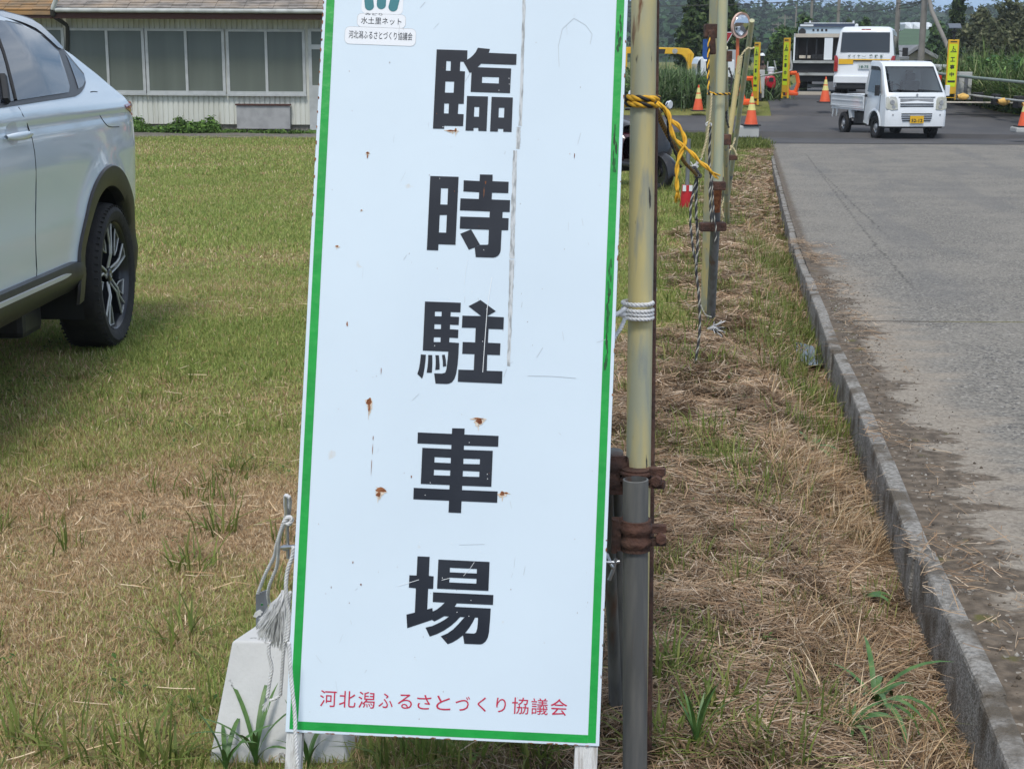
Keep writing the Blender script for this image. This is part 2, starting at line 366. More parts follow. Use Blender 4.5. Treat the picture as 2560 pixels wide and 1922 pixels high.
def crackS(s0, k, w, y0, y1, st):
    d = math_('ABSOLUTE', math_('SUBTRACT', math_('SUBTRACT', S_, math_('MULTIPLY', Y_, k)), math_('ADD', wob, s0)))
    a = math_('MULTIPLY', mrange(d, w*.3, w, 1., 0.), math_('MULTIPLY', mrange(Y_, y0-.5, y0+.5), mrange(Y_, y1-1, y1+1, 1., 0.)))
    return math_('MULTIPLY', a, math_('MULTIPLY', mrange(noise(UV, 12, 4), .35, .6), st))
CR = [(2016, 388, 2277, 717), (2040, 420, 2215, 590)]
for a0, b0, a1, b1 in CR:
    p, q = G(a0, b0), G(a1, b1); s0, s1 = p.x-float(kerbx(p.y)), q.x-float(kerbx(q.y)); k = (s1-s0)/(q.y-p.y)
    c = mixc(crackS(s0-k*p.y, k, .016, q.y, p.y, .7), c, (.05, .047, .042))
yc = G(2200, 806).y
d = math_('ABSOLUTE', math_('SUBTRACT', Y_, math_('ADD', math_('MULTIPLY', wob, .6), yc)))
c = mixc(math_('MULTIPLY', mrange(d, .008, .022, 1., 0.), mrange(S_, 1.1, 1.5, .9, 0.)), c, mixc(mrange(S_, .5, .8), (.06, .045, .03), (.13, .12, .03)))
l.new(c, b.inputs['Base Color'])
bp = n.new('ShaderNodeBump'); bp.inputs['Strength'].default_value = .5; bp.inputs['Distance'].default_value = .004; l.new(vor.outputs['Distance'], bp.inputs['Height']); l.new(bp.outputs[0], b.inputs['Normal'])
sheet('road', lambda y, n_: kerbx(y)+np.concatenate([np.linspace(.014, 1.5, 12), np.linspace(1.8, 9.5, 14)]), np.concatenate([np.linspace(-4, 8, 40), np.linspace(8.4, 32.3, 60)]), 0,
      lambda x, y: hbase(x, y)+.006, mroad, uvf=lambda x, y: np.stack([x-kerbx(y), y], 1))
m_asph = M('dark asphalt', (.062, .062, .066), (.085, .083, .084), scale=.9, rough=.85, bump=.3, bscale=90, c3=(.13, .115, .10), scale3=.35, lo3=.60, hi3=.72)
def jx(y, ncol):
    if 35. <= y <= 40.8: xl = -60.
    else: xl = float(np.interp(y, [32.0, 35, 40.8, 45, 50, 61, 90], [5.45, 5.3, 7.0, 7.6, 8.3, 11.0, 17.5]))
    xr = float(np.interp(y, [32.0, 36, 40, 42.5, 50, 61, 90], [40, 26, 14.4, 13.3, 14.0, 16.6, 24]))
    return np.linspace(xl, xr, ncol)
def junction():
    ys = [32.0, 33, 34, 34.999, 35., 36, 37, 38, 39, 40, 40.799, 40.8001, 42, 43, 44, 46, 48, 50, 55, 61, 75, 90]
    return sheet('junction_road', jx, ys, 60, lambda x, y: hbase(x, y)+.014, m_asph)
junction()
m_grav = M('gravel strip', (.20, .185, .165), (.12, .11, .09), scale=14, rough=.95, bump=.6, bscale=60, c3=(.10, .13, .04), scale3=1.5, lo3=.6, hi3=.7)
sheet('gravel_path', lambda y, n_: np.linspace(-30, 3.2, 60), np.linspace(29.6, 31.9, 8), 0, lambda x, y: hbase(x, y)+.012+.01*np.sin(x*3), m_grav)
# kerb of concrete blocks
m_kerb = M('kerb concrete', (.36, .345, .32), (.20, .19, .17), scale=70, rough=.9, bump=1., bscale=150, c3=(.12, .10, .075), scale3=7, lo3=.47, hi3=.62)
mb = MB(); y = -.9; k = 0
while y < 30:
    y1 = y+1.0; j = (rng.random(4)-.5)*.014
    P = []
    for yy, a in ((y+.004, j[0]), (y1-.004, j[1])):
        x = float(kerbx(yy))+a; z = float(hbase(x, yy))-.03*float(sm(8.5, 11, yy)); P.append([(x-.047, yy, z-.34), (x-.036, yy, z+.022+j[2]), (x+.022, yy, z+.024+j[2]), (x+.035, yy, z-.3)])
    K_ = len(mb.v); mb.v += P[0]+P[1]
    for i in range(4): i2 = (i+1) % 4; mb.f.append((K_+i, K_+i2, K_+4+i2, K_+4+i)); mb.m.append(0)
    mb.f += [(K_, K_+1, K_+2, K_+3), (K_+7, K_+6, K_+5, K_+4)]; mb.m += [0, 0]
    y = y1
tag(mb.build('kerb', m_kerb, bevel=.012), kind='structure')
# puddle in the ditch
m_water, n_, l_, b_ = mk('puddle water'); b_.inputs['Base Color'].default_value = (.03, .035, .03, 1); b_.inputs['Roughness'].default_value = .03
p = G(2003, 845); mb = MB(); mb.add([(p.x+.04+.09*math.cos(a)*(1+.2*math.sin(3*a)), p.y+.1+.32*math.sin(a), p.z-.10) for a in np.linspace(0, 6.28, 24)[:-1]], [tuple(range(23))])
tag(mb.build('puddle_water', m_water), kind='structure')

# ================================================================ grass, hay and weeds
m_grass = Mattr('grass blades', rough=.6, spec=.3, trans=.3)
m_straw = Mattr('dry straw', rough=.75, spec=.2, trans=.15)
def zground(x, y): return hground(x, y)
def blades(name, x, y, h, w, az, lean, cols, z=None, droop=.25, mat=None, parent=None, kind='stuff'):
    N = len(x); z = zground(x, y)-.004 if z is None else z
    dx, dy = np.cos(az), np.sin(az); pa = az+np.pi/2+rng.normal(0, .5, N); wx, wy = np.cos(pa)*w/2, np.sin(pa)*w/2
    V = np.zeros((N, 7, 3)); 
    for i, (t, ww) in enumerate(((0, 1.), (.38, .9), (.72, .6))):
        o = h*lean*t**1.6; zz = h*(t-droop*t**2.5*np.clip(lean, 0, 1.5))*np.sqrt(1/(1+.35*lean**2))
        cx, cy, cz = x+dx*o, y+dy*o, z+zz
        V[:, 2*i] = np.stack([cx-wx*ww, cy-wy*ww, cz], 1); V[:, 2*i+1] = np.stack([cx+wx*ww, cy+wy*ww, cz], 1)
    o = h*lean; V[:, 6] = np.stack([x+dx*o, y+dy*o, z+h*(1-droop*np.clip(lean, 0, 1.5))*np.sqrt(1/(1+.35*lean**2))], 1)
    b = (np.arange(N)*7)[:, None]
    Q = np.concatenate([b+np.array([[0, 1, 3, 2]]), b+np.array([[2, 3, 5, 4]])]); T = b+np.array([[4, 5, 6]])
    C_ = np.repeat(cols, 7, axis=0)
    o = np_mesh(name, V.reshape(-1, 3), [Q, T], mat or m_grass, C_, parent=parent)
    return tag(o, kind=kind) if kind else o
def scatter(n, y0, y1, xl, xr, keep):
    y = np.sqrt(rng.random(n)*(y1**2-y0**2)+y0**2); a = xl(y); b = xr(y); x = a+(b-a)*rng.random(n); k = rng.random(n) < keep(x, y)
    return x[k], y[k]
greens = np.array([[.225, .305, .08], [.31, .375, .105], [.40, .43, .14], [.49, .475, .19], [.58, .50, .26]])
tans = np.array([[.52, .36, .205], [.62, .46, .28], [.44, .29, .16], [.33, .21, .115], [.72, .58, .40]])
def lawncol(x, y, extra=0):
    N = len(x); d = dryness(x, y)+extra; u = rng.random(N)
    g = greens[np.clip((rng.random(N)*2.6+d*2.2).astype(int), 0, 4)]; t = tans[rng.integers(0, 5, N)]
    c = np.where((u < .06+d*1.05)[:, None], t, g); return c*(.8+.4*rng.random(N))[:, None]
xl = lambda y: -.40*y-.1; xk = lambda y: kerbx(y)-.04
notv = lambda x, y: 1-verge(x, y)*.85
for (n_, y0, y1, h, w, kk) in ((260000, 2.5, 5.5, .020, .0024, 1), (270000, 5.5, 10, .020, .0036, 1), (240000, 10, 19, .024, .0065, 1), (150000, 19, 30, .03, .011, 1)):
    x, y = scatter(n_, y0, y1, xl, xk, notv); N = len(x); d = dryness(x, y)
    hh = h*(.5+rng.random(N))*(1.25-.35*d)*(.7+.9*fnoise(x, y, 1.7, 41))
    blades('lawn_grass', x, y, hh, w*(.6+.8*rng.random(N)), rng.random(N)*6.28, rng.gamma(2., .28, N)+d*.25, lawncol(x, y))
# clippings lying on the lawn
x, y = scatter(7000, 2.5, 9, xl, xk, lambda x, y: (.15+dryness(x, y))*(1-verge(x, y))*1.0); N = len(x)
def straws(name, x, y, L, w, lift, cols, az=None, tilt=.12, kind='stuff', zf=None):
    N = len(x); az = rng.random(N)*6.28 if az is None else az; z = (zf or zground)(x, y)+lift*rng.random(N)**1.3
    t = rng.normal(0, tilt, N); dx, dy, dz = np.cos(az)*np.cos(t), np.sin(az)*np.cos(t), np.sin(t); bend = rng.normal(0, .12, N)
    V = np.zeros((N, 6, 3)); wa = rng.random(N)*.9+.1
    for i, s_ in enumerate((-.5, 0., .5)):
        bx = bend*L*(.25-s_*s_)*4*.35
        cx = x+dx*L*s_-dy*bx; cy = y+dy*L*s_+dx*bx; cz = z+np.abs(dz*L*.5)+dz*L*s_+(0 if i == 1 else 0)+.002
        wx, wy, wz = -np.sin(az)*w/2*np.sqrt(1-wa**2*.6), np.cos(az)*w/2*np.sqrt(1-wa**2*.6), w/2*wa
        V[:, 2*i] = np.stack([cx-wx, cy-wy, cz-wz*0], 1); V[:, 2*i+1] = np.stack([cx+wx, cy+wy, cz+wz], 1)
    b = (np.arange(N)*6)[:, None]; Q = np.concatenate([b+np.array([[0, 1, 3, 2]]), b+np.array([[2, 3, 5, 4]])])
    return tag(np_mesh(name, V.reshape(-1, 3), Q, m_straw, np.repeat(cols, 6, axis=0)), kind=kind)
def tancol(N, a=1.): return tans[rng.integers(0, 5, N)]*(a*(.55+.75*rng.random(N)))[:, None]
straws('grass_clippings', x, y, .03+.06*rng.random(N), .0022+.001*rng.random(N), .03, tancol(N))
hay = np.array([.88, .88, .96])
for (n_, y0, y1, L, w) in ((150000, 2.4, 4.6, .055, .0021), (130000, 4.6, 7.5, .07, .003), (110000, 7.5, 13, .09, .005), (60000, 13, 31, .13, .011)):
    x, y = scatter(n_, y0, y1, lambda y: kerbx(y)-2.0, xk, lambda x, y: verge(x, y)*(.12+1.3*np.clip(fnoise(x, y, 4.2, 51)*2.6-.75, 0, 1))); N = len(x)
    br = .45+.75*fnoise(x, y, 5., 61); clump = (vnoise(x, y, 7, 71)*6.28*1.5)
    straws('hay_litter', x, y, L*(.4+1.3*rng.random(N)**1.6), w*(.6+.8*rng.random(N)), .035, tancol(N)*br[:, None]*hay, az=clump+rng.normal(0, .8, N))
x, y = scatter(9000, 2.5, 12, lambda y: kerbx(y)-.06, lambda y: kerbx(y)+.30, lambda x, y: np.clip(fnoise(x, y, 3., 57)*3-1.3, .03, 1)*np.clip(1.1-(x-kerbx(y))*3.2, 0, 1)); N = len(x)
straws('hay_litter', x, y, .06*(.4+1.3*rng.random(N)), .0024*np.ones(N), .012, tancol(N)*hay*.9, zf=lambda x, y: hbase(x, y)+.028*(x < kerbx(y)+.06)+.01)
# grit and small stones on the dirt strip between kerb and road
x, y = scatter(5200, 2.5, 10, lambda y: kerbx(y)+.055, lambda y: kerbx(y)+.55, lambda x, y: np.clip(1-(x-kerbx(y)-.05)*2.6, 0, 1)**1.5); N = len(x); rs_ = .0022+.006*rng.random(N)**4
oc = np.array([[1, 0, 0], [0, 1, 0], [-1, 0, 0], [0, -1, 0], [0, 0, 1], [0, 0, -1]], float)
V_ = np.stack([x, y, hbase(x, y)+.007], 1)[:, None, :]+oc[None]*rs_[:, None, None]*(.6+.8*rng.random((N, 6, 1))); F_ = np.array([[0, 1, 4], [1, 2, 4], [2, 3, 4], [3, 0, 4], [1, 0, 5], [2, 1, 5], [3, 2, 5], [0, 3, 5]])
gc = np.array([[.24, .22, .19], [.17, .14, .11], [.10, .08, .06], [.32, .30, .27]])[rng.integers(0, 4, N)]*(.7+.5*rng.random(N))[:, None]
tag(np_mesh('grit', V_.reshape(-1, 3), (F_[None]+(np.arange(N)*6)[:, None, None]).reshape(-1, 3), Mattr('grit stone', rough=.9), np.repeat(gc, 6, axis=0)), kind='stuff')
# standing dry grass along the ditch, leaning towards the kerb
for (n_, y0, y1, h, w) in ((15000, 2.5, 6, .12, .0030), (12000, 6, 14, .12, .0055)):
    x, y = scatter(n_, y0, y1, lambda y: kerbx(y)-.42, lambda y: kerbx(y)-.05, lambda x, y: np.clip(fnoise(x, y, 4.2, 81)*3.2-1.35, 0, 1)); N = len(x); cl = vnoise(x, y, 9, 83)*9.4
    blades('ditch_dry_grass', x, y, h*(.3+1.1*rng.random(N)**1.5), w*(.6+.7*rng.random(N)), cl+rng.normal(0, .9, N), .2+rng.random(N)*2.0, tancol(N, .9), mat=m_straw)
# green tufts in the verge and along the ditch
def tufts(name, cx, cy, n, h, w, spread, cset=greens[:4], leanm=.5, droop=.3):
    cset = cset*np.array([.58, .60, .52])
    K = len(cx); x = np.repeat(cx, n)+rng.normal(0, spread, K*n); y = np.repeat(cy, n)+rng.normal(0, spread, K*n); hh = np.repeat(h, n)*(.45+.7*rng.random(K*n))
    az = np.arctan2(y-np.repeat(cy, n), x-np.repeat(cx, n))+rng.normal(0, .6, K*n)
    c = cset[rng.integers(0, len(cset), K*n)]*(.7+.6*rng.random(K*n))[:, None]; N = K*n
    return blades(name, x, y, hh, w*(.6+.8*rng.random(N)), az, rng.gamma(2., leanm/2, N), c, droop=droop)
x, y = scatter(1700, 2.5, 14, lambda y: kerbx(y)-1.9, xk, lambda x, y: verge(x, y)*np.clip(fnoise(x, y, 1.3, 91)*3-1.15, 0, 1)); tufts('verge_green_grass', x, y, 26, .05+.07*rng.random(len(x)), .0035, .03)
x, y = scatter(900, 5.5, 31, lambda y: kerbx(y)-1.9, xk, lambda x, y: np.clip(.2+fnoise(x, y, .6, 95), 0, 1)); tufts('verge_green_grass', x, y, 22, .07+.07*rng.random(len(x)), .008, .07)
x, y = scatter(260, 5., 12, lambda y: kerbx(y)-.35, lambda y: kerbx(y)-.06, lambda x, y: np.clip(fnoise(x, y, 1., 97)*2.2-.5, 0, 1)); tufts('ditch_green_grass', x, y, 26, .10+.08*rng.random(len(x)), .006, .05, cset=greens[:3])
x = np.concatenate([3.2+2.3*rng.random(1500), -2+7.3*rng.random(2600)]); y = np.concatenate([29+5.7*rng.random(1500), 32.8+2.0*rng.random(2600)]); kk_ = x < np.interp(y, [29, 32, 35], [4.9, 5.4, 5.2]); x = x[kk_]; y = y[kk_]
tufts('verge_green_grass', x, y, 16, .10+.08*rng.random(len(x)), .02, .10, cset=greens[:3]*.8)
x, y = scatter(800, 2.5, 8, xl, lambda y: kerbx(y)-.5, lambda x, y: np.clip(fnoise(x, y, 1.6, 131)*3-1.45, 0, 1)); N = len(x); n9 = 9; cx9 = np.repeat(x, n9)+rng.normal(0, .022, N*n9); cy9 = np.repeat(y, n9)+rng.normal(0, .022, N*n9); NN = N*n9
az9 = rng.random(NN)*6.28; sz = .004+.007*rng.random(NN); z9 = zground(cx9, cy9)+.012+.025*rng.random(NN); ux, uy = np.cos(az9)*sz, np.sin(az9)*sz; tl9 = rng.normal(0, .5, NN)*sz
V9 = np.stack([np.stack([cx9-ux, cy9-uy, z9-tl9], 1), np.stack([cx9+uy*.55, cy9-ux*.55, z9+.002], 1), np.stack([cx9+ux, cy9+uy, z9+tl9], 1), np.stack([cx9-uy*.55, cy9+ux*.55, z9+.002], 1)], 1).reshape(-1, 3)
tag(np_mesh('clover_leaves', V9, np.arange(NN*4).reshape(NN, 4), m_grass, np.repeat((np.array([[.06, .13, .03], [.09, .17, .04], [.12, .20, .05]])[rng.integers(0, 3, NN)])*(.7+.6*rng.random(NN))[:, None], 4, axis=0)), kind='stuff')
x, y = scatter(500, 2.5, 7, xl, lambda y: kerbx(y)-1.2, lambda x, y: np.clip(fnoise(x, y, 1.1, 99)*3-1.3, 0, 1)*np.clip(4.2-y, .25, 1)); tufts('lawn_weeds', x, y, 20, .05+.06*rng.random(len(x)), .0042, .028, cset=greens[:3])
pts = [G(a, b_) for a, b_ in ((1800, 1150), (1850, 1185), (1905, 1225), (1760, 1100), (1655, 720), (1690, 690), (1620, 700), (1860, 860), (1890, 880), (1640, 640))]
tufts('verge_green_grass', np.array([p.x for p in pts]), np.array([p.y for p in pts]), 60, np.full(len(pts), .15), .0045, .05, cset=greens[:3])
# strip of long blades at the foot of the sign and the weight
pts = [G(a, b_) for a, b_ in ((1100, 1905), (1180, 1915), (990, 1910), (1320, 1900), (1390, 1905), (1620, 1880), (1700, 1890), (1760, 1820), (1880, 1870), (1950, 1900), (1810, 1760), (1640, 1700), (200, 1880), (60, 1850), (330, 1900), (420, 1915), (460, 1600), (480, 1420), (560, 1330), (1700, 1680), (2040, 1780))]
tufts('verge_green_grass', np.array([p.x for p in pts]), np.array([p.y for p in pts]), 34, np.full(len(pts), .13), .0062, .035, cset=greens[:3], leanm=.8)
# countable weeds: broad leaved blades one can point at
m_leaf = M('weed leaf', (.05, .13, .03), (.10, .19, .05), scale=30, rough=.5)
def weed(label, px, py, nl, L, w, lean, az0=0., spread=6.28, base=None, group=None, seed=0, cat='weed'):
    r_ = random.Random(seed); p = base or G(px, py); p = Vector((p.x, p.y, float(hground(p.x, p.y))-.005)); t = thing('grass_weed', label, cat, p, 0, group)
    for i in range(nl):
        a = az0+spread*(i+r_.random()*.6)/nl; LL = L*(.6+.5*r_.random()); ln = lean*(.5+r_.random()); mb = MB(); rows = []
        for k in range(9):
            s_ = k/8; hor = LL*math.sin(min(ln*s_, 1.9))*s_*.9; ver = LL*s_*math.cos(min(ln*s_*.9, 1.75)); ww = 1.35*w*(.55+1.2*s_)*(1-s_**3)*.75
            c0 = p+Vector((math.cos(a)*hor, math.sin(a)*hor, ver)); q = Vector((-math.sin(a), math.cos(a), .15))*ww*.5
            rows.append([c0-q, c0+Vector((0, 0, -ww*.12)), c0+q])
        mb.grid(rows); mb.build('leaf', m_leaf, t, smooth=180)
    return t
weed('tuft of long green grass blades growing in front of the concrete weight', 640, 1918, 9, .20, .010, .8, seed=3)
weed('short green grass blades at the left corner of the concrete weight', 565, 1935, 7, .15, .010, .7, seed=5)
weed('green grass blades under the sign beside its white left leg', 770, 1925, 6, .16, .010, .6, seed=6)
weed('broad leaved green weed with long leaves beside the kerb ditch at lower right', 2190, 1690, 17, .22, .013, 1.7, seed=8)
weed('leafy green weed at the foot of the kerb face halfway down the verge', 2160, 1395, 12, .12, .016, 1.4, seed=21)
weed('small green weed tuft against the kerb face in the middle distance', 2030, 1075, 10, .13, .016, 1.3, seed=22)
weed('low green weed beside the ditch near the bottom right corner', 2130, 1790, 12, .13, .010, 1.2, seed=23)
weed('upright green grass clump to the right of the steel pipe at the bottom edge', 1740, 1880, 8, .22, .009, .5, seed=9)
weed('thin green weed growing on the dirt between kerb and road', 2285, 1180, 5, .10, .008, .7, base=G(2290, 1190), seed=10)
weed('small green weed growing by the end of the kerb at lower right', 2440, 1850, 6, .12, .010, .9, base=G(2470, 1860), seed=12)

# ================================================================ the sign
KANJI={
'A':[[(209.4,1223.4),(264.9,1223.7),(265.1,1207.0),(259.4,1202.9),(252.9,1203.0),(252.9,1185.4),(262.2,1185.2),(262.6,1126.1),(253.1,1125.7),(252.8,1107.2),(263.3,1107.1),(263.2,1085.5),(229.3,1084.9),(229.4,1079.3),(209.3,1079.0)],[(227.8,1202.9),(235.9,1202.9),(236.1,1185.2),(227.8,1185.1)],[(227.8,1165.7),(243.6,1165.9),(243.5,1145.4),(227.8,1145.0)],[(227.5,1125.5),(236.0,1125.7),(236.1,1107.3),(227.8,1107.2)],[(283.4,1229.2),(305.4,1227.7),(303.2,1220.7),(353.7,1220.5),(353.7,1200.8),(290.2,1200.4),(284.6,1193.7),(345.0,1193.7),(344.8,1148.7),(273.9,1148.4),(274.0,1184.1),(270.5,1182.9),(264.5,1193.2),(258.8,1202.2),(259.6,1202.8),(265.3,1206.7),(270.5,1210.4),(275.5,1215.3),(279.9,1221.3)],[(293.6,1176.6),(323.9,1177.0),(323.8,1165.4),(293.6,1165.3)],[(267.8,1140.5),(305.6,1141.1),(305.7,1078.1),(290.9,1078.0),(290.7,1083.5),(282.2,1083.1),(282.2,1077.9),(267.9,1077.6)],[(282.0,1121.4),(290.8,1121.4),(290.9,1103.5),(281.9,1103.3)],[(312.1,1140.7),(350.3,1140.9),(350.6,1078.4),(335.8,1078.2),(335.5,1083.5),(326.0,1083.3),(325.9,1078.0),(312.0,1077.9)],[(326.0,1121.6),(335.8,1121.8),(335.9,1103.7),(326.0,1103.6)]],
'B':[[(208.5,992.8),(259.4,993.3),(259.3,870.7),(228.9,870.5),(228.9,859.3),(208.5,859.3)],[(228.7,971.6),(241.4,971.9),(241.6,942.3),(228.9,942.2)],[(228.7,923.2),(241.5,923.7),(241.6,891.7),(228.7,891.6)],[(297.3,999.2),(320.1,999.6),(320.4,987.9),(349.4,987.9),(349.5,967.5),(320.4,967.1),(320.3,954.8),(353.4,954.9),(353.5,933.4),(340.9,933.3),(340.9,922.4),(352.2,922.2),(352.3,900.8),(340.5,900.3),(340.4,864.7),(339.7,860.5),(338.0,856.8),(335.6,853.8),(332.1,851.6),(327.5,850.4),(296.4,850.1),(293.8,867.0),(303.4,872.4),(315.6,873.0),(317.4,873.6),(317.8,875.2),(317.7,900.2),(288.1,900.0),(265.5,900.2),(265.5,921.8),(317.8,922.3),(317.9,933.1),(264.3,933.0),(264.4,954.6),(297.3,954.7),(297.4,967.0),(269.0,967.4),(268.8,987.4),(297.2,987.1)],[(267.0,890.8),(286.0,899.5),(303.0,872.7),(293.5,867.2),(283.5,862.7)]],
'C':[[(209.6,766.9),(273.5,767.2),(273.5,750.1),(256.3,749.9),(256.2,741.9),(271.7,741.8),(271.4,727.3),(256.1,727.4),(256.2,719.1),(271.4,718.9),(271.4,704.0),(256.1,704.3),(256.0,695.9),(273.4,695.3),(273.5,675.9),(272.8,657.4),(271.0,640.8),(268.3,631.4),(264.0,625.0),(259.0,622.3),(254.9,621.6),(235.1,621.5),(231.8,639.5),(245.9,639.7),(251.4,641.5),(253.2,647.3),(254.2,659.7),(254.8,669.0),(255.2,679.3),(209.7,679.3)],[(228.1,749.8),(240.2,750.1),(240.3,741.5),(228.3,741.3)],[(228.2,727.0),(240.1,727.3),(240.2,718.7),(228.4,718.5)],[(228.3,703.9),(240.3,704.1),(240.5,695.5),(228.4,695.2)],[(206.6,672.2),(215.6,671.8),(215.3,660.1),(214.2,646.7),(212.6,635.3),(210.8,629.3),(202.0,637.2),(204.4,646.2),(205.9,657.6)],[(219.8,671.6),(227.0,671.9),(227.8,659.6),(227.9,649.3),(227.7,640.5),(218.4,640.1),(219.5,650.0),(220.0,661.3)],[(232.4,672.0),(238.8,672.0),(240.1,662.2),(241.0,654.0),(241.1,646.7),(233.5,645.7),(233.8,654.7),(233.5,662.9)],[(244.2,672.7),(249.2,673.6),(251.4,664.7),(252.6,653.2),(246.8,651.8),(246.2,661.4)],[(308.3,773.6),(336.7,754.6),(320.7,744.9),(351.3,744.5),(351.4,722.9),(325.0,722.7),(324.9,697.9),(347.2,697.8),(347.3,676.8),(324.7,676.5),(325.0,648.0),(352.9,648.3),(353.0,626.2),(274.5,626.3),(274.4,647.9),(301.8,648.3),(301.8,676.6),(280.0,676.4),(280.0,697.4),(302.1,697.5),(302.0,723.4),(277.3,722.8),(277.4,744.3),(310.9,744.9),(287.5,761.5)]],
'D':[[(268.2,543.6),(290.4,544.0),(290.4,533.3),(351.0,533.5),(351.1,514.4),(290.5,513.8),(290.6,506.4),(341.9,506.8),(342.1,443.3),(290.6,443.1),(290.6,435.4),(353.6,435.6),(353.6,415.7),(290.6,415.8),(290.7,394.9),(268.4,395.0),(268.5,415.7),(205.3,415.5),(205.1,435.6),(268.2,435.5),(268.3,443.2),(217.2,443.2),(217.0,506.8),(268.2,506.7),(268.2,514.3),(208.0,514.2),(207.8,533.6),(268.2,533.6)],[(239.4,491.5),(268.2,491.4),(268.4,481.8),(239.6,481.8)],[(290.6,491.0),(319.9,491.2),(319.8,482.0),(290.7,481.5)],[(239.4,469.2),(268.3,469.1),(268.3,459.6),(239.5,459.3)],[(290.6,469.3),(320.0,469.3),(319.9,459.7),(290.7,459.3)]],
'E':[[(217.4,315.8),(238.8,315.8),(239.0,282.6),(247.5,282.0),(247.7,260.2),(238.8,260.0),(238.9,223.9),(247.8,226.7),(248.7,221.0),(248.1,206.1),(205.2,189.7),(202.7,213.3),(217.3,217.4),(217.2,259.9),(204.7,260.5),(204.7,282.1),(217.4,282.2)],[(254.5,311.8),(344.8,311.5),(345.0,260.9),(254.4,260.9)],[(275.5,298.4),(323.0,298.2),(323.1,290.3),(275.5,290.4)],[(275.5,281.2),(323.2,281.0),(323.1,272.6),(275.4,272.7)],[(247.7,254.3),(354.0,254.1),(354.0,236.8),(290.3,236.8),(286.8,230.6),(350.4,230.4),(350.0,210.2),(349.1,189.0),(347.5,179.8),(343.8,172.6),(338.9,168.4),(334.9,167.2),(306.7,167.0),(303.7,181.6),(294.9,174.5),(286.0,168.6),(277.6,165.0),(264.7,178.2),(276.2,183.7),(286.0,191.2),(294.7,200.7),(301.0,208.5),(305.1,213.2),(297.2,213.4),(290.5,205.5),(281.7,197.1),(269.9,188.5),(258.0,181.9),(245.5,176.8),(237.3,192.1),(249.2,195.6),(261.1,201.7),(270.0,207.1),(277.7,213.2),(269.2,213.4),(260.8,208.3),(252.4,203.6),(248.2,206.0),(248.8,220.8),(256.0,224.7),(262.8,230.5),(269.2,237.1),(248.0,237.3)],[(323.5,213.5),(328.8,213.5),(328.7,203.2),(328.1,194.1),(326.3,187.5),(322.9,185.5),(307.4,185.6),(314.3,195.5),(319.5,204.8)]],
}

m_board = M('white enamel', (.635, .745, .835), (.60, .705, .795), scale=1.6, rough=.4, bump=.10, bscale=5, c3=(.60, .62, .62), scale3=26, lo3=.70, hi3=.76, spec=.4)
m_green = M('green tape', (.004, .34, .045), (.003, .29, .04), scale=20, rough=.4, bump=.25, bscale=30)
m_black = M('black film letters', (.012, .016, .026), (.02, .025, .036), scale=8, rough=.5, spec=.3)
m_red = M('red film letters', (.52, .025, .07), rough=.5, spec=.3)
m_rust = M('rust', (.16, .05, .02), (.33, .13, .05), scale=60, rough=.9, bump=.4)
m_rustd = M('rusted steel', (.095, .044, .030), (.05, .028, .022), scale=22, rough=.85, bump=.6, bscale=90, c3=(.17, .085, .055), scale3=14, lo3=.55, hi3=.75)
m_res = M('tape residue', (.55, .58, .60), (.30, .32, .33), scale=60, rough=.8, stretch=(3, 3, .7), lo=.45, hi=.6)
m_dark = M('dark tape residue', (.012, .05, .02), (.004, .16, .03), scale=40, rough=.7)
m_oldw = M('peeling white wood', (.66, .67, .66), (.30, .26, .22), scale=14, rough=.8, stretch=(6, 6, .6), bump=.6, bscale=60, lo=.52, hi=.66)
m_teal = M('teal film', (.015, .17, .20), rough=.45)
m_stk = M('sticker film', (.76, .79, .83), rough=.4); m_edge = M('sticker edge', (.42, .44, .46), rough=.5)
RS = Matrix(((.9992, .01392, .03761), (-.02383, .96033, .27784), (-.03225, -.27851, .95989)))
sign = thing('standing_sign', 'tall white standing sign with green border and large black kanji', 'sign', (-.3940516, 2.3987, .26321))
sign.rotation_euler = RS.to_euler(); H = 1.40
def SB(): return MB()
def sbuild(mb, name, mats, parent=sign, **k): return mb.build(name, mats, parent, world=False, **k)
def flat(mb, pts, y, m=None): mb.add([(x/1000, y, z/1000) for x, z in pts], [tuple(range(len(pts)))], m)
bdm = MB(); bdm.box(0, .55, 0, .0035, 0, H)
mb = MB(); mb.box(.001, .549, .0036, .022, .001, .028); mb.box(.001, .549, .0036, .022, H-.03, H-.001); mb.box(.0005, .028, .0036, .0225, .0285, H-.0305); mb.box(.522, .5495, .0036, .0225, .0285, H-.0305); mb.box(.0285, .5215, .004, .021, .68, .71)
sbuild(mb, 'back_frame', m_rustd, bevel=.001)
mb = MB()
flat(mb, [(7.2, 5.5), (21.6, 5.5), (21.6, 700), (20.5, 1393), (5.8, 1393), (6.6, 700)], -.0006)
flat(mb, [(529.8, 5.5), (543.6, 5.5), (543.6, 1393), (529.6, 1393)], -.0006)
flat(mb, [(21.7, 5.2), (529.7, 4.8), (529.7, 18.8), (21.7, 19.6)], -.0006); flat(mb, [(20.6, 1378), (529.5, 1378), (529.5, 1393), (20.6, 1393)], -.0006)
sbuild(mb, 'border', m_green)
for k in 'ABCDE':
    vs, fs = poly_mesh(KANJI[k]); mb = MB(); mb.add([(x/1000, -.0009, z/1000) for x, z in vs], fs); sbuild(mb, 'character', m_black)
TS = lambda x, z, y, a=0.: Matrix.Translation((x/1000, y, z/1000)) @ Matrix.Rotation(math.radians(90), 4, 'X') @ Matrix.Rotation(a, 4, 'Z')
mb = MB(); txt = '河北潟ふるさとづくり協議会'
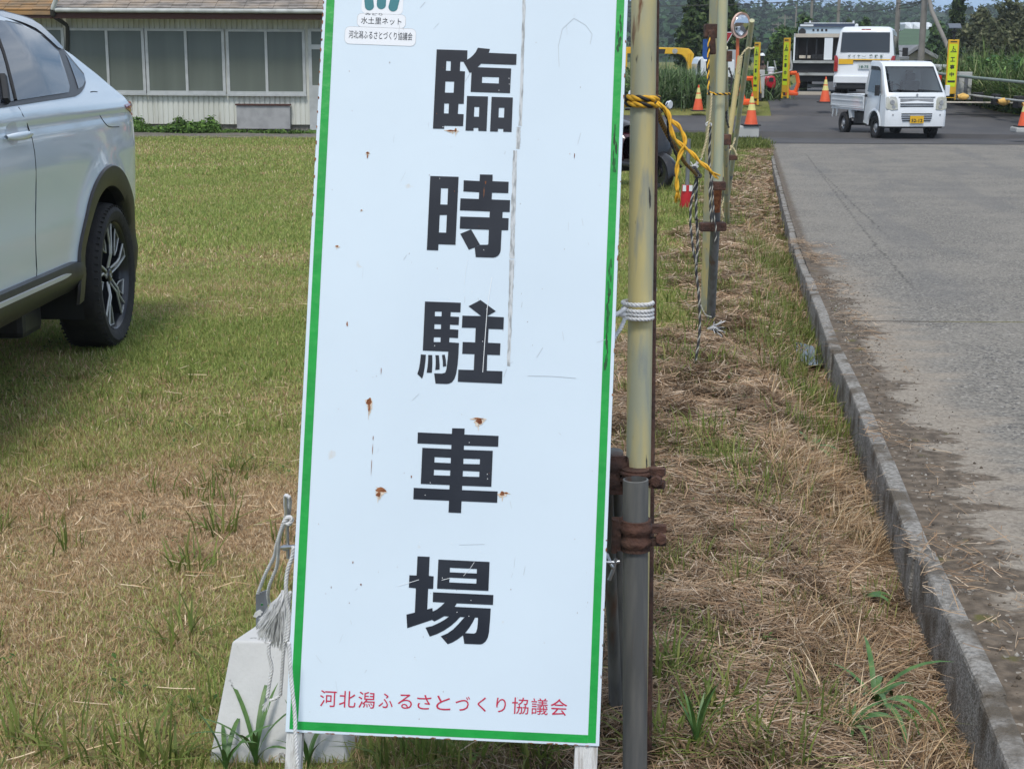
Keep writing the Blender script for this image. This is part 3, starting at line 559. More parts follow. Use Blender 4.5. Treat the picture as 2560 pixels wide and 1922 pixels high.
for i, ch in enumerate(txt):
    h_ = 28.5 if ch not in 'ふるさとづくり' else 25.0; w_ = {'く': 15, 'り': 17}.get(ch, 29 if ch not in 'ふるさとづ' else 25)
    put_text(mb, ch, TS(72.5+i*33.7, 61.5+i*.26, -.0009), .03, fit=(w_/1000, h_/1000), off=.0)
red = sbuild(mb, 'lettering', m_red)
# sticker with the association's name and the marks above it
def rrect(x0, z0, x1, z1, r, n=5):
    out = []
    for cx, cz, a0 in ((x1-r, z1-r, 0), (x0+r, z1-r, 90), (x0+r, z0+r, 180), (x1-r, z0+r, 270)):
        for k in range(n+1):
            a = math.radians(a0+90*k/n); out.append((cx+r*math.cos(a), cz+r*math.sin(a)))
    return out
mb = MB(); flat(mb, rrect(42.4, 1227.5, 170.8, 1259.5, 9), -.0004, 0); flat(mb, rrect(63.5, 1259.6, 151, 1284.5, 8), -.0004, 0); flat(mb, rrect(70, 1284.6, 145, 1345, 8), -.0004, 0)
for q in (rrect(42.4, 1227.5, 170.8, 1259.5, 9), rrect(63.5, 1259.6, 151, 1284.5, 8)):
    mb.tube([(x/1000, -.0004, z/1000) for x, z in q], .00028, n=4, m=1, closed=True)
stk = sbuild(mb, 'sticker', [m_stk, m_edge])
mb = MB(); put_text(mb, txt, TS(107, 1245, -.0009), .02, fit=(.115, .0145)); put_text(mb, '水土里ネット', TS(107, 1271.5, -.0009), .02, fit=(.073, .0125)); put_text(mb, 'みどり', TS(93, 1283.5, -.0009), .01, fit=(.031, .004))
sbuild(mb, 'lettering', m_black, stk)
mb = MB()
for x0, x1, zb, sl_ in ((73, 89.5, 1290, -3), (97.4, 113.9, 1293, 0), (122.6, 139.7, 1289.6, 4)):
    w = (x1-x0)/2; cx = (x0+x1)/2; pts = [(cx+w*math.cos(a)-sl_, zb+w+w*math.sin(a)) for a in np.linspace(math.pi, 2*math.pi, 12)]+[(cx+w+sl_, 1338), (cx-w+sl_, 1338)]; flat(mb, pts, -.0009)
sbuild(mb, 'emblem', m_teal, stk)
r_ = random.Random(4)
def blob(mb, x, z, rx, rz, y, m=None, n=14, ir=.35):
    ph = [r_.random()*6.28 for _ in range(3)]
    flat(mb, [(x+rx*math.cos(a)*(1+ir*math.sin(2*a+ph[0])*.6+ir*.6*math.sin(5*a+ph[1])), z+rz*math.sin(a)*(1+ir*.7*math.sin(3*a+ph[2]))) for a in np.linspace(0, 2*math.pi, n+1)[:-1]], y, m)
mb = MB()
seg = [(1393, 1090, 362.2, 2.4, 2.8), (1088, 1048, 363, 3.6, 3.2), (1045, 850, 358.6, 3.4, 4.2), (848, 658, 361, 4.3, 2.6)]
for z1, z0, x, w0, w1 in seg:
    L_ = []; R_ = []
    for k in range(25):
        t = k/24; z = z1+(z0-z1)*t; w = w0+(w1-w0)*t; xx = x+(363.5-x)*0+(z1-z)*.012; L_.append((xx-w+r_.uniform(-.7, .5), z)); R_.append((xx+w+r_.uniform(-.5, .7), z))
    for k in range(24): flat(mb, [L_[k], R_[k], R_[k+1], L_[k+1]], -.0005)
bdm.merge(mb, 1)
mb = MB()
for x, z, rx, rz in ((118.4, 583.9, 4.2, 7), (119.5, 573, 2, 6), (315.4, 557.7, 5.2, 4.5), (314, 562.5, 8, 1.5), (147.3, 429.2, 8, 4.4), (143, 421, 4, 4), (361.9, 431.9, 4.6, 3.6), (369, 433.5, 3.5, 1.4), (242.5, 1076.3, 7, 1.5), (250, 1077.5, 1.8, 3.6), (94, 1030, 3, 2), (94.2, 1024, 1, 4), (47.6, 859.6, 2.6, 1.6), (72.8, 720.8, 1.4, 4), (129, 500, .5, 9), (128.5, 470, .4, 14), (129, 520, .7, 4), (306, 967, .5, 9), (308, 985, 1, 3), (200, 455, 1.2, 2.2), (137.5, 640, .5, 6), (88, 926, 1.6, 1), (465, 1040, .6, 5), (120, 262, 1.2, 1.8), (68, 255, .7, 1.8), (104, 300, 1, 2)):
    blob(mb, x, z, rx, rz, -.0010)
    if rx > 1.5: blob(mb, x+.5, z-rz*.35, rx*1.45, rz*1.5, -.0008, 4, ir=.5); blob(mb, x+r_.uniform(-.4, .4)*rx, z-rz*2.0, rx*.22, rz*1.6, -.0008, 4)
for k in range(60): blob(mb, r_.uniform(25, 525), r_.uniform(30, 1300), r_.uniform(.25, .7), r_.uniform(.3, 1.3), -.0010, n=7)
for k in range(22):
    z = 1330-k*k*.75-k*4; blob(mb, r_.uniform(.2, 1.2), z, r_.uniform(.5, 1.5), r_.uniform(1.5, 4), -.0010)
for k in range(14): blob(mb, 549.4-r_.uniform(0, 1), r_.uniform(10, 1300), r_.uniform(.5, 1.3), r_.uniform(1, 5), -.0010)
for k in range(20): blob(mb, r_.uniform(10, 540), r_.uniform(.6, 1.6), r_.uniform(2, 6), r_.uniform(.5, 1.2), -.0010)
bdm.merge(mb, 2)
mb = MB()
for z in np.arange(1290, 660, -13.): 
    if 1225 < z < 1300 or 1010 < z < 1100 or z < 860: blob(mb, 536.5+r_.uniform(-2, 3)-(860 > z)*1.2, z, r_.uniform(1.2, 3.2), r_.uniform(5, 11), -.0011)
bdm.merge(mb, 3)
m_scr = M('scratches', (.45, .48, .5), rough=.6); m_scw = M('white chips', (.78, .82, .85), rough=.6); mb = MB()
def scr(pts, w, y=-.0007, m=0):
    for a, b_ in zip(pts[:-1], pts[1:]):
        dx, dz = b_[0]-a[0], b_[1]-a[1]; L_ = math.hypot(dx, dz) or 1; nx, nz = -dz/L_*w/2, dx/L_*w/2
        flat(mb, [(a[0]-nx, a[1]-nz), (b_[0]-nx, b_[1]-nz), (b_[0]+nx, b_[1]+nz), (a[0]+nx, a[1]+nz)], y, m)
scr([(398, 641.8), (440, 643), (484, 641.3)], .7); scr([(431, 1200), (428, 1238), (434, 1270), (454, 1290), (476, 1278), (488, 1262), (485, 1244)], .6); scr([(290, 339), (335, 342)], .5)
scr([(327, 815), (321, 760), (319, 690), (318, 645)], 1.0, -.0012, 1); scr([(185, 262), (222, 275)], .8, -.0012, 1); scr([(262, 276), (276, 280)], .8, -.0012, 1); scr([(318, 310), (312, 300), (300, 285)], .6, -.0012, 1); scr([(282, 845), (279, 815), (278, 800)], .5, -.0012, 1)
for k in range(45):
    x, z = r_.uniform(30, 520), r_.uniform(40, 1300); a = r_.gauss(1.57, .5); L_ = r_.uniform(3, 22); scr([(x, z), (x+L_*math.cos(a), z+L_*math.sin(a))], r_.uniform(.25, .6))
for k in range(40): blob(mb, r_.uniform(210, 345), r_.uniform(200, 1220), .6, 1.0, -.0012, 1, n=6)
bdm.merge(mb, 4); sbuild(bdm, 'board', [m_board, m_res, m_rust, m_dark, m_scr, m_scw, M('rust bleed', (.62, .50, .38), (.68, .62, .54), scale=90, rough=.7)], bevel=.0012)
for x0 in (.0015, .508):
    mb = MB(); mb.box(x0, x0+.028 if x0 < .1 else x0+.040, .004, .03, -.285, -.0005); sbuild(mb, 'leg', m_oldw, bevel=.002)
iv = inv(sign)
for xl_ in (.03, .53):
    t0 = iv @ Vector(((RS @ Vector((xl_, .035, 1.25)))+sign.location)); wp = (RS @ Vector((xl_, 0, 0)))+sign.location; t1 = iv @ Vector((wp.x+.02, 3.42, 0.0))
    d_ = (t1-t0); mb = MB(); mb.tube([t0, t1], .013, n=4); sbuild(mb, 'rear_leg', m_oldw)

# ================================================================ scaffold pipes behind and beside the sign
def painted(name, a, b_, seed, pch=0.):
    m, n, l, b = mk(name); b.inputs['Roughness'].default_value = .62; tc = n.new('ShaderNodeTexCoord')
    mp = n.new('ShaderNodeMapping'); mp.inputs['Scale'].default_value = (14, 14, 2.2); mp.inputs['Location'].default_value = (seed, seed*.7, seed*1.3); l.new(tc.outputs['Object'], mp.inputs[0])
    def nz(sc, d=4): 
        q = n.new('ShaderNodeTexNoise'); q.inputs['Scale'].default_value = sc; q.inputs['Detail'].default_value = d; l.new(mp.outputs[0], q.inputs['Vector']); return q.outputs[0]
    def mr(v, x0, x1):
        q = n.new('ShaderNodeMapRange'); q.inputs[1].default_value = x0; q.inputs[2].default_value = x1; l.new(v, q.inputs[0]); return q.outputs[0]
    def mx(f, c1, c2):
        q = n.new('ShaderNodeMixRGB'); l.new(f, q.inputs[0])
        for i, z in ((1, c1), (2, c2)):
            if isinstance(z, tuple): q.inputs[i].default_value = z
            else: l.new(z, q.inputs[i])
        return q.outputs[0]
    c = mx(mr(nz(1.4), .42, .58), a, b_); c = mx(mr(nz(.8, 6), .57+pch, .63+pch), c, (.20, .245, .27, 1)); c = mx(mr(nz(6, 8), .68, .73), c, (.045, .045, .04, 1)); c = mx(mr(nz(2.3, 6), .69, .74), c, (.17, .075, .035, 1))
    l.new(c, b.inputs['Base Color']); return m
m_pole = painted('weathered cream paint', (.55, .475, .22, 1), (.38, .39, .28, 1), 1, .045)
m_pole2 = painted('weathered pale paint', (.38, .42, .31, 1), (.48, .46, .28, 1), 5, .06)
m_pole3 = painted('weathered yellow paint', (.60, .49, .22, 1), (.47, .42, .24, 1), 9, .12)
m_steel = M('dull galvanised pipe', (.21, .23, .245), (.15, .16, .165), scale=5, rough=.45, metal=.2, stretch=(8, 8, 1), c3=(.16, .08, .04), scale3=3, lo3=.62, hi3=.74)
m_darks = M('dark stained pipe', (.115, .12, .12), (.18, .18, .17), scale=5, rough=.6, metal=.2, stretch=(8, 8, 1), c3=(.12, .06, .035), scale3=3, lo3=.55, hi3=.7)
m_zinc = M('bright zinc', (.55, .57, .6), (.4, .42, .44), scale=20, rough=.3, metal=.9)
R48 = .0243
def pipe(mb, a, b_, r=R48, open_top=False, n=20, m=None):
    a, b_ = Vector(a), Vector(b_)
    if not open_top: mb.tube([a, b_], r, n=n, m=m); return
    d = (b_-a).normalized()
    mb.tube([a, a+d*.001, a+d*.04, b_], [r-.003, r, r, r], n=n, m=m, cap=False); mb.tube([a+d*.0, a+d*.05], [r-.003, r-.003], n=n, m=m, cap=False); mb.tube([a+d*.05, a+d*.051], r-.003, n=n, m=m)
def clamp(mb, c, ax, r=R48, h=.055, bolt=1, side=Vector((1, 0, 0))):        # swivel coupler: two ribbed half shells, hinge, eye bolt
    c = Vector(c); ax = Vector(ax).normalized(); s_ = (side-ax*side.dot(ax)).normalized(); f_ = ax.cross(s_)
    prof = [(r+.001, -h/2), (r+.006, -h/2), (r+.0055, -h*.36), (r+.010, -h*.28), (r+.0095, -h*.14), (r+.005, -.06*h), (r+.005, .08*h), (r+.0095, .15*h), (r+.010, .30*h), (r+.0055, h*.38), (r+.006, h/2), (r+.001, h/2)]
    T = Matrix(((s_.x, f_.x, ax.x, c.x), (s_.y, f_.y, ax.y, c.y), (s_.z, f_.z, ax.z, c.z), (0, 0, 0, 1))); mb.T = T
    mb.lathe(prof, n=28); k = bolt
    mb.box(k*(r+.004), k*(r+.034), -.012, .004, .006, .020); mb.box(k*(r+.004), k*(r+.034), -.012, .004, -.020, -.006)
    mb.tube([(k*(r+.022), -.030, 0), (k*(r+.022), .022, 0)], .0055, n=8); mb.lathe([(.001, -.034), (.010, -.034), (.0115, -.030), (.0115, -.022), (.008, -.021)], c=(k*(r+.022), 0, 0), axis='y', n=6)
    mb.box(-k*(r+.004), -k*(r+.020), -.016, .018, -h*.48, h*.48); mb.tube([(-k*(r+.016), -.012, -h*.55), (-k*(r+.016), -.012, h*.55)], .006, n=8)
    mb.T = None
post = thing('scaffold_post', 'cream painted scaffold pipe clamped to a grey steel stake right beside the sign', 'post', G(1585, 1990))
p0, p1 = PY(1611, -60, 2.885), PY(1586, 1995, 2.775)
mb = MB(); pipe(mb, p0, p1); mb.build('painted_pipe', m_pole, post, smooth=40)
s0, s1 = PY(1589, 1197, 2.705), PY(1587, 2030, 2.70)
mb = MB(); pipe(mb, s0, s1, open_top=True); mb.build('steel_stake', m_darks, post, smooth=40)
mb = MB(); pipe(mb, s0+Vector((0, 0, .0002)), PY(1589, 1330, 2.705), r=R48+.0004, open_top=False); 
mb = MB(); mb.tube([PY(1625, -60, 2.93), PY(1606, 1990, 2.82)], .0185, n=14); mb.build('rusty_pipe', m_rustd, post, smooth=40)
mb = MB(); clamp(mb, PY(1588, 1335, 2.705), (0, 0, 1), h=.060); mb.build('clamp', m_rustd, post, bevel=0, smooth=50)
mb = MB(); clamp(mb, PY(1590, 1188, 2.80), (0, 0, 1), h=.030, side=Vector((1, -.3, 0))); mb.build('clamp', m_rustd, post, smooth=50)
mb = MB(); mb.tube([PY(1580, 1200, 2.84), PY(1420, 1192, 2.86)], R48, n=18); mb.build('cross_pipe', m_pole2, post, smooth=40)
mb = MB(); clamp(mb, PY(1528, 1185, 2.82), (0.05, .2, 1), h=.075, bolt=-1); mb.build('clamp', m_rustd, post, smooth=50)
mb = MB(); mb.tube([PY(1534, 1130, 2.90), PY(1545, 1800, 3.05)], .020, n=14); mb.tube([PY(1516, 1200, 2.88), PY(1542, 1790, 3.02)], .013, n=10); mb.build('brace_pipe', m_darks, post, smooth=40)
mb = MB(); mb.tube(smooth_path([PY(1516, 1405, 2.6), PY(1535, 1405, 2.6), PY(1549, 1403, 2.6)]), .0035, n=8); mb.tube(smooth_path([PY(1518, 1385, 2.62), PY(1528, 1410, 2.6), PY(1533, 1425, 2.6), PY(1522, 1449, 2.6)]), .0032, n=8)
mb.tube([PY(1540, 1396, 2.6), PY(1534, 1420, 2.6), PY(1523, 1449, 2.6)], .0036, n=8); tag(mb.build('bent_wire_hook', m_zinc, smooth=60), 'bright bent wire hook between the sign edge and the steel stake', 'hook')
# second group of pipes
def T3(a, b_): return (1550+a/4.337, b_/4.337)
def T5(a, b_): return (1540+a/4.614, 200+b_/4.614)
def T6(a, b_): return (1500+a/4.1525, 500+b_/4.1525)
def T7(a, b_): return (1740+a/5.19, 240+b_/5.19)
g2 = thing('scaffold_post', 'pair of pale painted pipes clamped to a short grey stake behind the yellow rope ends', 'post', G(1777, 800))
Y2 = 7.45
mb = MB(); pipe(mb, PY(1809, -40, Y2), PY(1794, 470, Y2), n=14); mb.build('painted_pipe', m_pole2, g2, smooth=40)
mb = MB(); pipe(mb, PY(1796, 455, Y2+.1), PY(1790, 530, Y2+.12), r=.021, n=12); mb.build('rusty_pipe', m_rust, g2, smooth=40)
mb = MB(); pipe(mb, PY(1790.5, 518, Y2+.12), G(1776, 806)-Vector((0, 0, .05)), n=14); mb.build('steel_stake', m_steel, g2, smooth=40)
mb = MB(); pipe(mb, PY(1787, -40, Y2+.25), G(1762, 792)-Vector((0, 0, .05)), n=14); mb.build('painted_pipe', m_pole, g2, smooth=40)
mb = MB()
for c_ in (PY(1795, 464, Y2), PY(1768, 567, Y2+.13), PY(1797, 566, Y2+.12)):
    mb = MB(); mb.box(c_.x-.040, c_.x+.035, c_.y-.04, c_.y+.04, c_.z-.022, c_.z+.022); mb.build('clamp', m_rustd, g2, bevel=.008)
mb = MB()
c_ = PY(1780, 76, Y2+.2); mb.box(c_.x-.04, c_.x+.045, c_.y-.05, c_.y+.03, c_.z-.04, c_.z+.03); mb.tube([c_+Vector((-.01, -.05, 0)), c_+Vector((.0, -.05, -.12))], .02, n=6); mb.build('clamp', m_rustd, g2, bevel=.008)
g3 = thing('scaffold_post', 'leaning yellow pipe and pale pipe clamped together beside the traffic cone', 'post', G(1812, 514))
Y3 = 13.6
mb = MB(); pipe(mb, PY(1851, 140, Y3), PY(1808, 452, Y3), n=12); mb.build('painted_pipe', m_pole3, g3, smooth=40)
mb = MB(); pipe(mb, PY(1880, 52, Y3+.1), G(1815, 515)-Vector((0, 0, .05)), n=12); mb.build('painted_pipe', m_pole2, g3, smooth=40)
mb = MB(); pipe(mb, PY(1822, 365, Y3+.2), G(1808, 516)-Vector((0, 0, .05)), n=12); mb.build('steel_stake', m_steel, g3, smooth=40)
mb = MB()
for a, b_ in ((1827, 394), (1806, 448), (1812, 368)):
    c_ = PY(a, b_, Y3); mb = MB(); mb.box(c_.x-.055, c_.x+.055, c_.y-.05, c_.y+.05, c_.z-.022, c_.z+.022); mb.build('clamp', m_rustd, g3, bevel=.008)
g4 = thing('scaffold_post', 'dirty grey pipe hung with tangled ropes between the pale pipes', 'post', G(1818, 545))
mb = MB(); pipe(mb, PY(1812, 120, 11.6), G(1818, 560)-Vector((0, 0, .05)), n=12); mb.build('painted_pipe', m_pole2, g4, smooth=40)
mb = MB(); c_ = PY(1814, 346, 11.5); mb.box(c_.x-.05, c_.x+.04, c_.y-.04, c_.y+.04, c_.z-.05, c_.z+.03); mb.build('clamp', m_rustd, g4, bevel=.006); mb = MB(); c_ = PY(1816, 138, 11.5); mb.box(c_.x-.03, c_.x+.04, c_.y-.04, c_.y+.04, c_.z-.05, c_.z+.03); mb.build('clamp', m_rustd, g4, bevel=.006)
# ropes
m_ry = M('yellow rope fibre', (.80, .46, .03), (.66, .36, .03), scale=90, rough=.7); m_rk = M('black rope fibre', (.02, .02, .022), rough=.7)
m_rw = M('white rope fibre', (.74, .75, .76), (.60, .61, .62), scale=60, rough=.8); m_rc = M('cream rope fibre', (.60, .52, .32), rough=.8); m_rg = M('dark grey rope fibre', (.05, .05, .055), rough=.8); m_rgw = M('faded rope fibre', (.42, .42, .37), rough=.8)
def ring_path(px, py, Y, r, turns, dz, ph=0., c=None, tilt=0.):
    c = c or PY(px, py, Y); out = []
    for k in range(int(turns*18)+1):
        a = ph+2*math.pi*k/18; out.append(Vector((c.x+r*math.cos(a), c.y+r*math.sin(a), c.z+dz*k/18+tilt*math.cos(a))))
    return out
r_ = random.Random(8)
ry = thing('tied_rope', 'yellow and black twisted rope knotted round the cream post, loose ends hanging', 'rope', PY(1606, 255, 2.87))
mb = MB(); rope(mb, ring_path(1606, 246, 2.872, R48+.0065, 1.02, .0005, math.pi*.5, tilt=-.001), .0062, (0, 1, 0), pitch=.042, n=7, sm_=False); rope(mb, ring_path(1605, 261, 2.872, R48+.0065, 1.02, .0005, math.pi*.55, tilt=-.001), .0062, (0, 1, 0), pitch=.042, n=7, sm_=False)
mb.build('knot', [m_ry, m_rk], ry, smooth=180)
def p5(L_, Y0, Y1): return [PY(*T5(a, b_), Y0+(Y1-Y0)*i/(len(L_)-1)) for i, (a, b_) in enumerate(L_)]
mb = MB(); A_ = p5([(470, 262), (520, 300), (580, 340), (615, 420), (632, 560), (680, 680), (780, 770), (880, 850), (970, 950), (1040, 1000), (1110, 1070)], 2.82, 2.80); rope(mb, A_, .0044, (0,), strands=2, pitch=.06)
B_ = p5([(560, 330), (600, 400), (645, 475), (720, 530), (780, 640), (797, 740), (750, 840), (712, 950), (700, 1100), (706, 1290)], 2.82, 2.80); rope(mb, B_, .0044, (0,), strands=2, pitch=.06)
for e_, d_ in ((A_, Vector((.01, 0, -.008))), (B_, Vector((.001, 0, -.016)))):
    for k in range(14): mb.tube([e_[-2].lerp(e_[-1], .8)+Vector([r_.uniform(-.002, .002) for _ in range(3)]), e_[-1]+d_+Vector([r_.uniform(-.006, .006) for _ in range(3)])], .0009, n=4, m=0)
mb.build('loose_end', [m_ry, m_rk], ry, smooth=180)
mb = MB(); rope(mb, p5([(450, 262), (500, 300), (570, 390), (598, 480), (605, 640), (655, 780), (700, 880), (715, 960), (750, 1010)], 2.83, 2.86), .0028, (0,), strands=2, pitch=.03); mb.build('loose_end', m_rk, ry, smooth=180)
c5 = p5([(455, 320), (500, 430), (560, 560), (620, 680), (700, 790), (790, 950), (880, 1045), (930, 1100)], 2.93, 6.6)
rb = MB(); rope(rb, c5, .0065, (0, 1, 1, 1), strands=4, pitch=.022, n=5); tag(rb.build('slack_rope', [m_ry, m_rk], smooth=180), 'thin yellow and black braided rope running from the cream post back to the hanging ropes', 'rope')
hr_ = thing('hanging_rope', 'black and grey twisted ropes hanging in front of the pale pipes down to the grass', 'rope', PY(1742, 640, 6.8))
mb = MB(); k5 = [PY(*T5(a, b_), 6.7) for a, b_ in ((905, 1040), (950, 1100), (925, 1150), (890, 1300), (862, 1450), (858, 1600))]+[PY(*T6(a, b_), 6.7) for a, b_ in ((938, 250), (955, 420), (975, 560), (1005, 680))]; rope(mb, k5, .006, (0, 1, 0), pitch=.05); mb.build('strand', [m_rg, m_rgw], hr_, smooth=180)
mb = MB(); k5 = [PY(*T5(a, b_), 6.72) for a, b_ in ((910, 1060), (935, 1150), (925, 1350), (925, 1600))]+[PY(*T6(a, b_), 6.74) for a, b_ in ((1002, 200), (1012, 450), (998, 720), (1022, 950), (1035, 1200), (1030, 1400), (1010, 1560), (985, 1700))]; rope(mb, k5, .0065, (0, 1, 0), pitch=.055); mb.build('strand', [m_rg, m_rgw], hr_, smooth=180)
mb = MB(); k5 = [PY(*T6(a, b_), 6.72) for a, b_ in ((1045, 1090), (1070, 1150), (1100, 1195), (1160, 1215))]; rope(mb, k5, .003, (0, 0), strands=2, pitch=.03); mb.build('strand', m_rgw, hr_, smooth=180)
mb = MB(); c_ = PY(*T6(1200, 1320), 6.7)
for k in range(40): a = PY(*T6(1110, 1335), 6.72); mb.tube([a, a.lerp(c_, .6)+Vector((0, 0, r_.uniform(-.012, .012))), c_+Vector((r_.uniform(-.01, .05), r_.uniform(-.02, .02), r_.uniform(-.05, .03)))], .0016, n=4, m=k % 2)
mb.build('frayed_end', [m_rw, m_rk], hr_)
mb = MB(); rope(mb, [PY(*T5(a, b_), 6.66) for a, b_ in ((880, 1040), (890, 1015), (915, 1012), (925, 1045), (960, 1085), (975, 1110), (940, 1125), (915, 1100))], .008, (0, 0), strands=2, pitch=.05); mb.build('knot', m_rg, hr_, smooth=180); mb = MB(); c_ = PY(*T5(905, 1005), 6.68)
for k in range(26): mb.tube([c_, c_+Vector((r_.uniform(-.02, .03), r_.uniform(-.02, .02), r_.uniform(-.01, .04)))], .0022, n=4)
mb.build('knot', m_rw, hr_)
pr = thing('hanging_rope', 'black and white twisted rope hanging down the left pipe from a white loop', 'rope', PY(1775, 400, 7.35))
mb = MB(); k7 = [PY(*T7(a, b_), 7.36) for a, b_ in ((185, 400), (182, 560), (172, 760), (178, 950), (195, 1060), (180, 1210), (185, 1380), (190, 1520), (200, 1640))]; rope(mb, k7, .0065, (0, 1, 0), pitch=.055)
k7 = [PY(*T7(a, b_), 7.35) for a, b_ in ((195, 1000), (210, 1180), (222, 1380), (232, 1560))]+[PY(*T6(a, b_), 7.35) for a, b_ in ((1190, 200), (1205, 330), (1196, 440))]; rope(mb, k7, .005, (0, 1, 0), pitch=.05); mb.build('strand', [m_rg, m_rgw], pr, smooth=180)
mb = MB(); rope(mb, [PY(*T7(a, b_), 7.33) for a, b_ in ((140, 395), (135, 365), (160, 345), (190, 360), (195, 395))], .006, (0, 0), strands=2, pitch=.03); mb.build('loop', m_rw, pr, smooth=180)
mb = MB(); rope(mb, [PY(*T5(a, b_), 7.3) for a, b_ in ((1100, 160), (1095, 300), (1075, 480), (1040, 700), (985, 900))], .006, (0, 0), strands=2, pitch=.03); tag(mb.build('cream_cord', m_rc, smooth=180), 'cream cord running down the left side of the pale pipe to the knot', 'cord')
mb = MB(); q = PY(1787, 235, Y2); rope(mb, [Vector((q.x+.02+.045*math.cos(a)*1.2, q.y+.06*math.sin(a), q.z)) for a in np.linspace(0, 6.28, 20)], .006, (0, 1), strands=2, pitch=.03); rope(mb, [PY(1785, 232, 7.4), PY(1772, 225, 7.4), PY(1771, 140, 7.5), PY(1773, 90, 7.55)], .007, (0, 1), strands=2, pitch=.06)
tag(mb.build('pipe_binding', [m_ry, m_rk], smooth=180), 'yellow and black rope binding tied round the pale pipe at mid height', 'rope')
mb = MB(); q = PY(1828, 350, Y3)
tcd = thing('tangled_cord', 'cream and grey cords tangled round the leaning pipes', 'cord', PY(1828, 350, Y3))
for (L_, mi) in (([(1868, 122), (1856, 135), (1848, 160), (1846, 185)], 0), ([(1806, 370), (1815, 385), (1830, 368), (1838, 345)], 0), ([(1826, 365), (1836, 375), (1842, 390)], 0), ([(1822, 170), (1830, 200), (1822, 240), (1816, 290), (1822, 320)], 1), ([(1868, 120), (1880, 122), (1886, 119)], 0), ([(1818, 470), (1804, 520), (1810, 545)], 0)):
    mb = MB(); rope(mb, [PY(a, b_, 12.2 if mi else 13.4) for a, b_ in L_], .009, (mi, mi), strands=2, pitch=.06); mb.build('cord', [m_rc, m_rg], tcd, smooth=180)
# white rope round the cream post
wr_ = thing('tied_rope', 'white rope wound four times round the cream post at mid height', 'rope', PY(1595, 775, 2.83))
mb = MB(); mb2 = MB()
for k, (py, rr) in enumerate(((757, .0045), (773, .0042), (782, .0036), (792, .0042))): rope(mb, ring_path(1594.5, py, 2.835, R48+.0045, 1.02, 0, math.pi*.5, tilt=(-.0012 if k else 0)), rr, (0, 0, 0), pitch=.022, n=5, sm_=False)
mb.build('coil', m_rw, wr_, smooth=180)
rope(mb2, [PY(1563, 772, 2.80), PY(1552, 780, 2.78), PY(1542, 786, 2.76), PY(1530, 792, 2.74)], .0045, (0, 0, 0), pitch=.022); rope(mb2, [PY(1562, 788, 2.80), PY(1550, 786, 2.78), PY(1541, 784, 2.76)], .0045, (0, 0, 0), pitch=.022); rope(mb2, [PY(1562, 798, 2.81), PY(1552, 820, 2.79), PY(1540, 838, 2.78), PY(1528, 860, 2.76)], .004, (0, 0, 0), pitch=.022)
mb2.build('loose_end', m_rw, wr_, smooth=180)
# ================================================================ concrete weight, bracket and white rope
def T2(a, b_): return (500+a/2.3, 1200+b_/2.3)
m_conc = M('weight concrete', (.62, .63, .63), (.56, .57, .57), scale=7, rough=.9, bump=.12, bscale=120, c3=(.17, .175, .175), scale3=40, lo3=.66, hi3=.72)
gb = G(700, 1912); wt = thing('concrete_weight', 'tapered pale concrete weight block standing behind the foot of the sign', 'weight', (gb.x, gb.y+.1, 0))
mb = MB(); zt = .232
B0, B1 = G(512, 1922), G(868, 1922); Tl, Tr = PY(580, 1613, 2.885), PY(815, 1613, 2.885)
A = [Vector((B0.x, 2.80, -.01)), Vector((B1.x, 2.80, -.01)), Vector((B1.x+.03, 3.08, -.01)), Vector((B0.x+.05, 3.08, -.01)), Vector((Tl.x, 2.885, zt)), Vector((Tr.x, 2.885, zt)), Vector((Tr.x+.02, 3.0, zt)), Vector((Tl.x+.045, 3.0, zt))]
mb.add(A, [(0, 3, 2, 1), (4, 5, 6, 7), (0, 1, 5, 4), (1, 2, 6, 5), (2, 3, 7, 6), (3, 0, 4, 7)]); mb.build('block', m_conc, wt, bevel=.006, seg=3)
mb = MB(); q0, q1 = PY(*T2(320, 655), 2.95), PY(*T2(385, 630), 2.97); q3, q2 = Vector((q0.x-.002, 2.95, zt)), Vector((q1.x, 2.97, zt))
mb.prism([q0, q1, q2, q3], (0, .004, 0)); mb.tube([q0+Vector((.013, -.003, -.022)), q0+Vector((.013, -.0005, -.022))], .0035, n=8, m=1); mb.build('bracket', [m_steel, m_dark], wt, bevel=.0008)
wr2 = thing('frayed_rope', 'frayed white rope hanging from the left edge of the sign over the concrete weight', 'rope', PY(710, 1500, 2.6))
mb = MB()
def p2(L_, Y0, Y1=None): Y1 = Y1 or Y0; return [PY(*T2(a, b_), Y0+(Y1-Y0)*i/(len(L_)-1)) for i, (a, b_) in enumerate(L_)]
rope(mb, p2([(510, 95), (492, 90), (490, 140), (495, 200), (470, 270), (440, 370), (425, 440), (375, 540), (332, 650)], 2.62, 2.9), .0036, (0, 0, 0), pitch=.02)
rope(mb, p2([(512, 95), (518, 130), (508, 200), (480, 260), (455, 340), (448, 440), (440, 500), (400, 600), (390, 660), (398, 710)], 2.60, 2.85), .0034, (0, 0, 0), pitch=.02)
rope(mb, p2([(480, 250), (505, 212), (528, 225), (515, 250), (495, 250)], 2.58), .0042, (0, 0, 0), pitch=.02)
rope(mb, p2([(537, 380), (530, 440), (508, 500), (495, 580), (497, 680), (515, 800), (500, 930)], 2.57), .0040, (0, 0, 0), pitch=.02)
rope(mb, p2([(520, 640), (505, 760), (482, 960), (472, 1100), (462, 1235)], 2.57, 2.60), .0034, (0, 0, 0), pitch=.02)
rope(mb, p2([(400, 930), (395, 990), (412, 1080), (400, 1160), (386, 1250)], 2.60), .0036, (0, 0, 0), pitch=.02)
rope(mb, p2([(462, 1235), (430, 1255), (400, 1265)], 2.60), .0030, (0, 0, 0), pitch=.02)
mb.build('strand', m_rw, wr2, smooth=180)
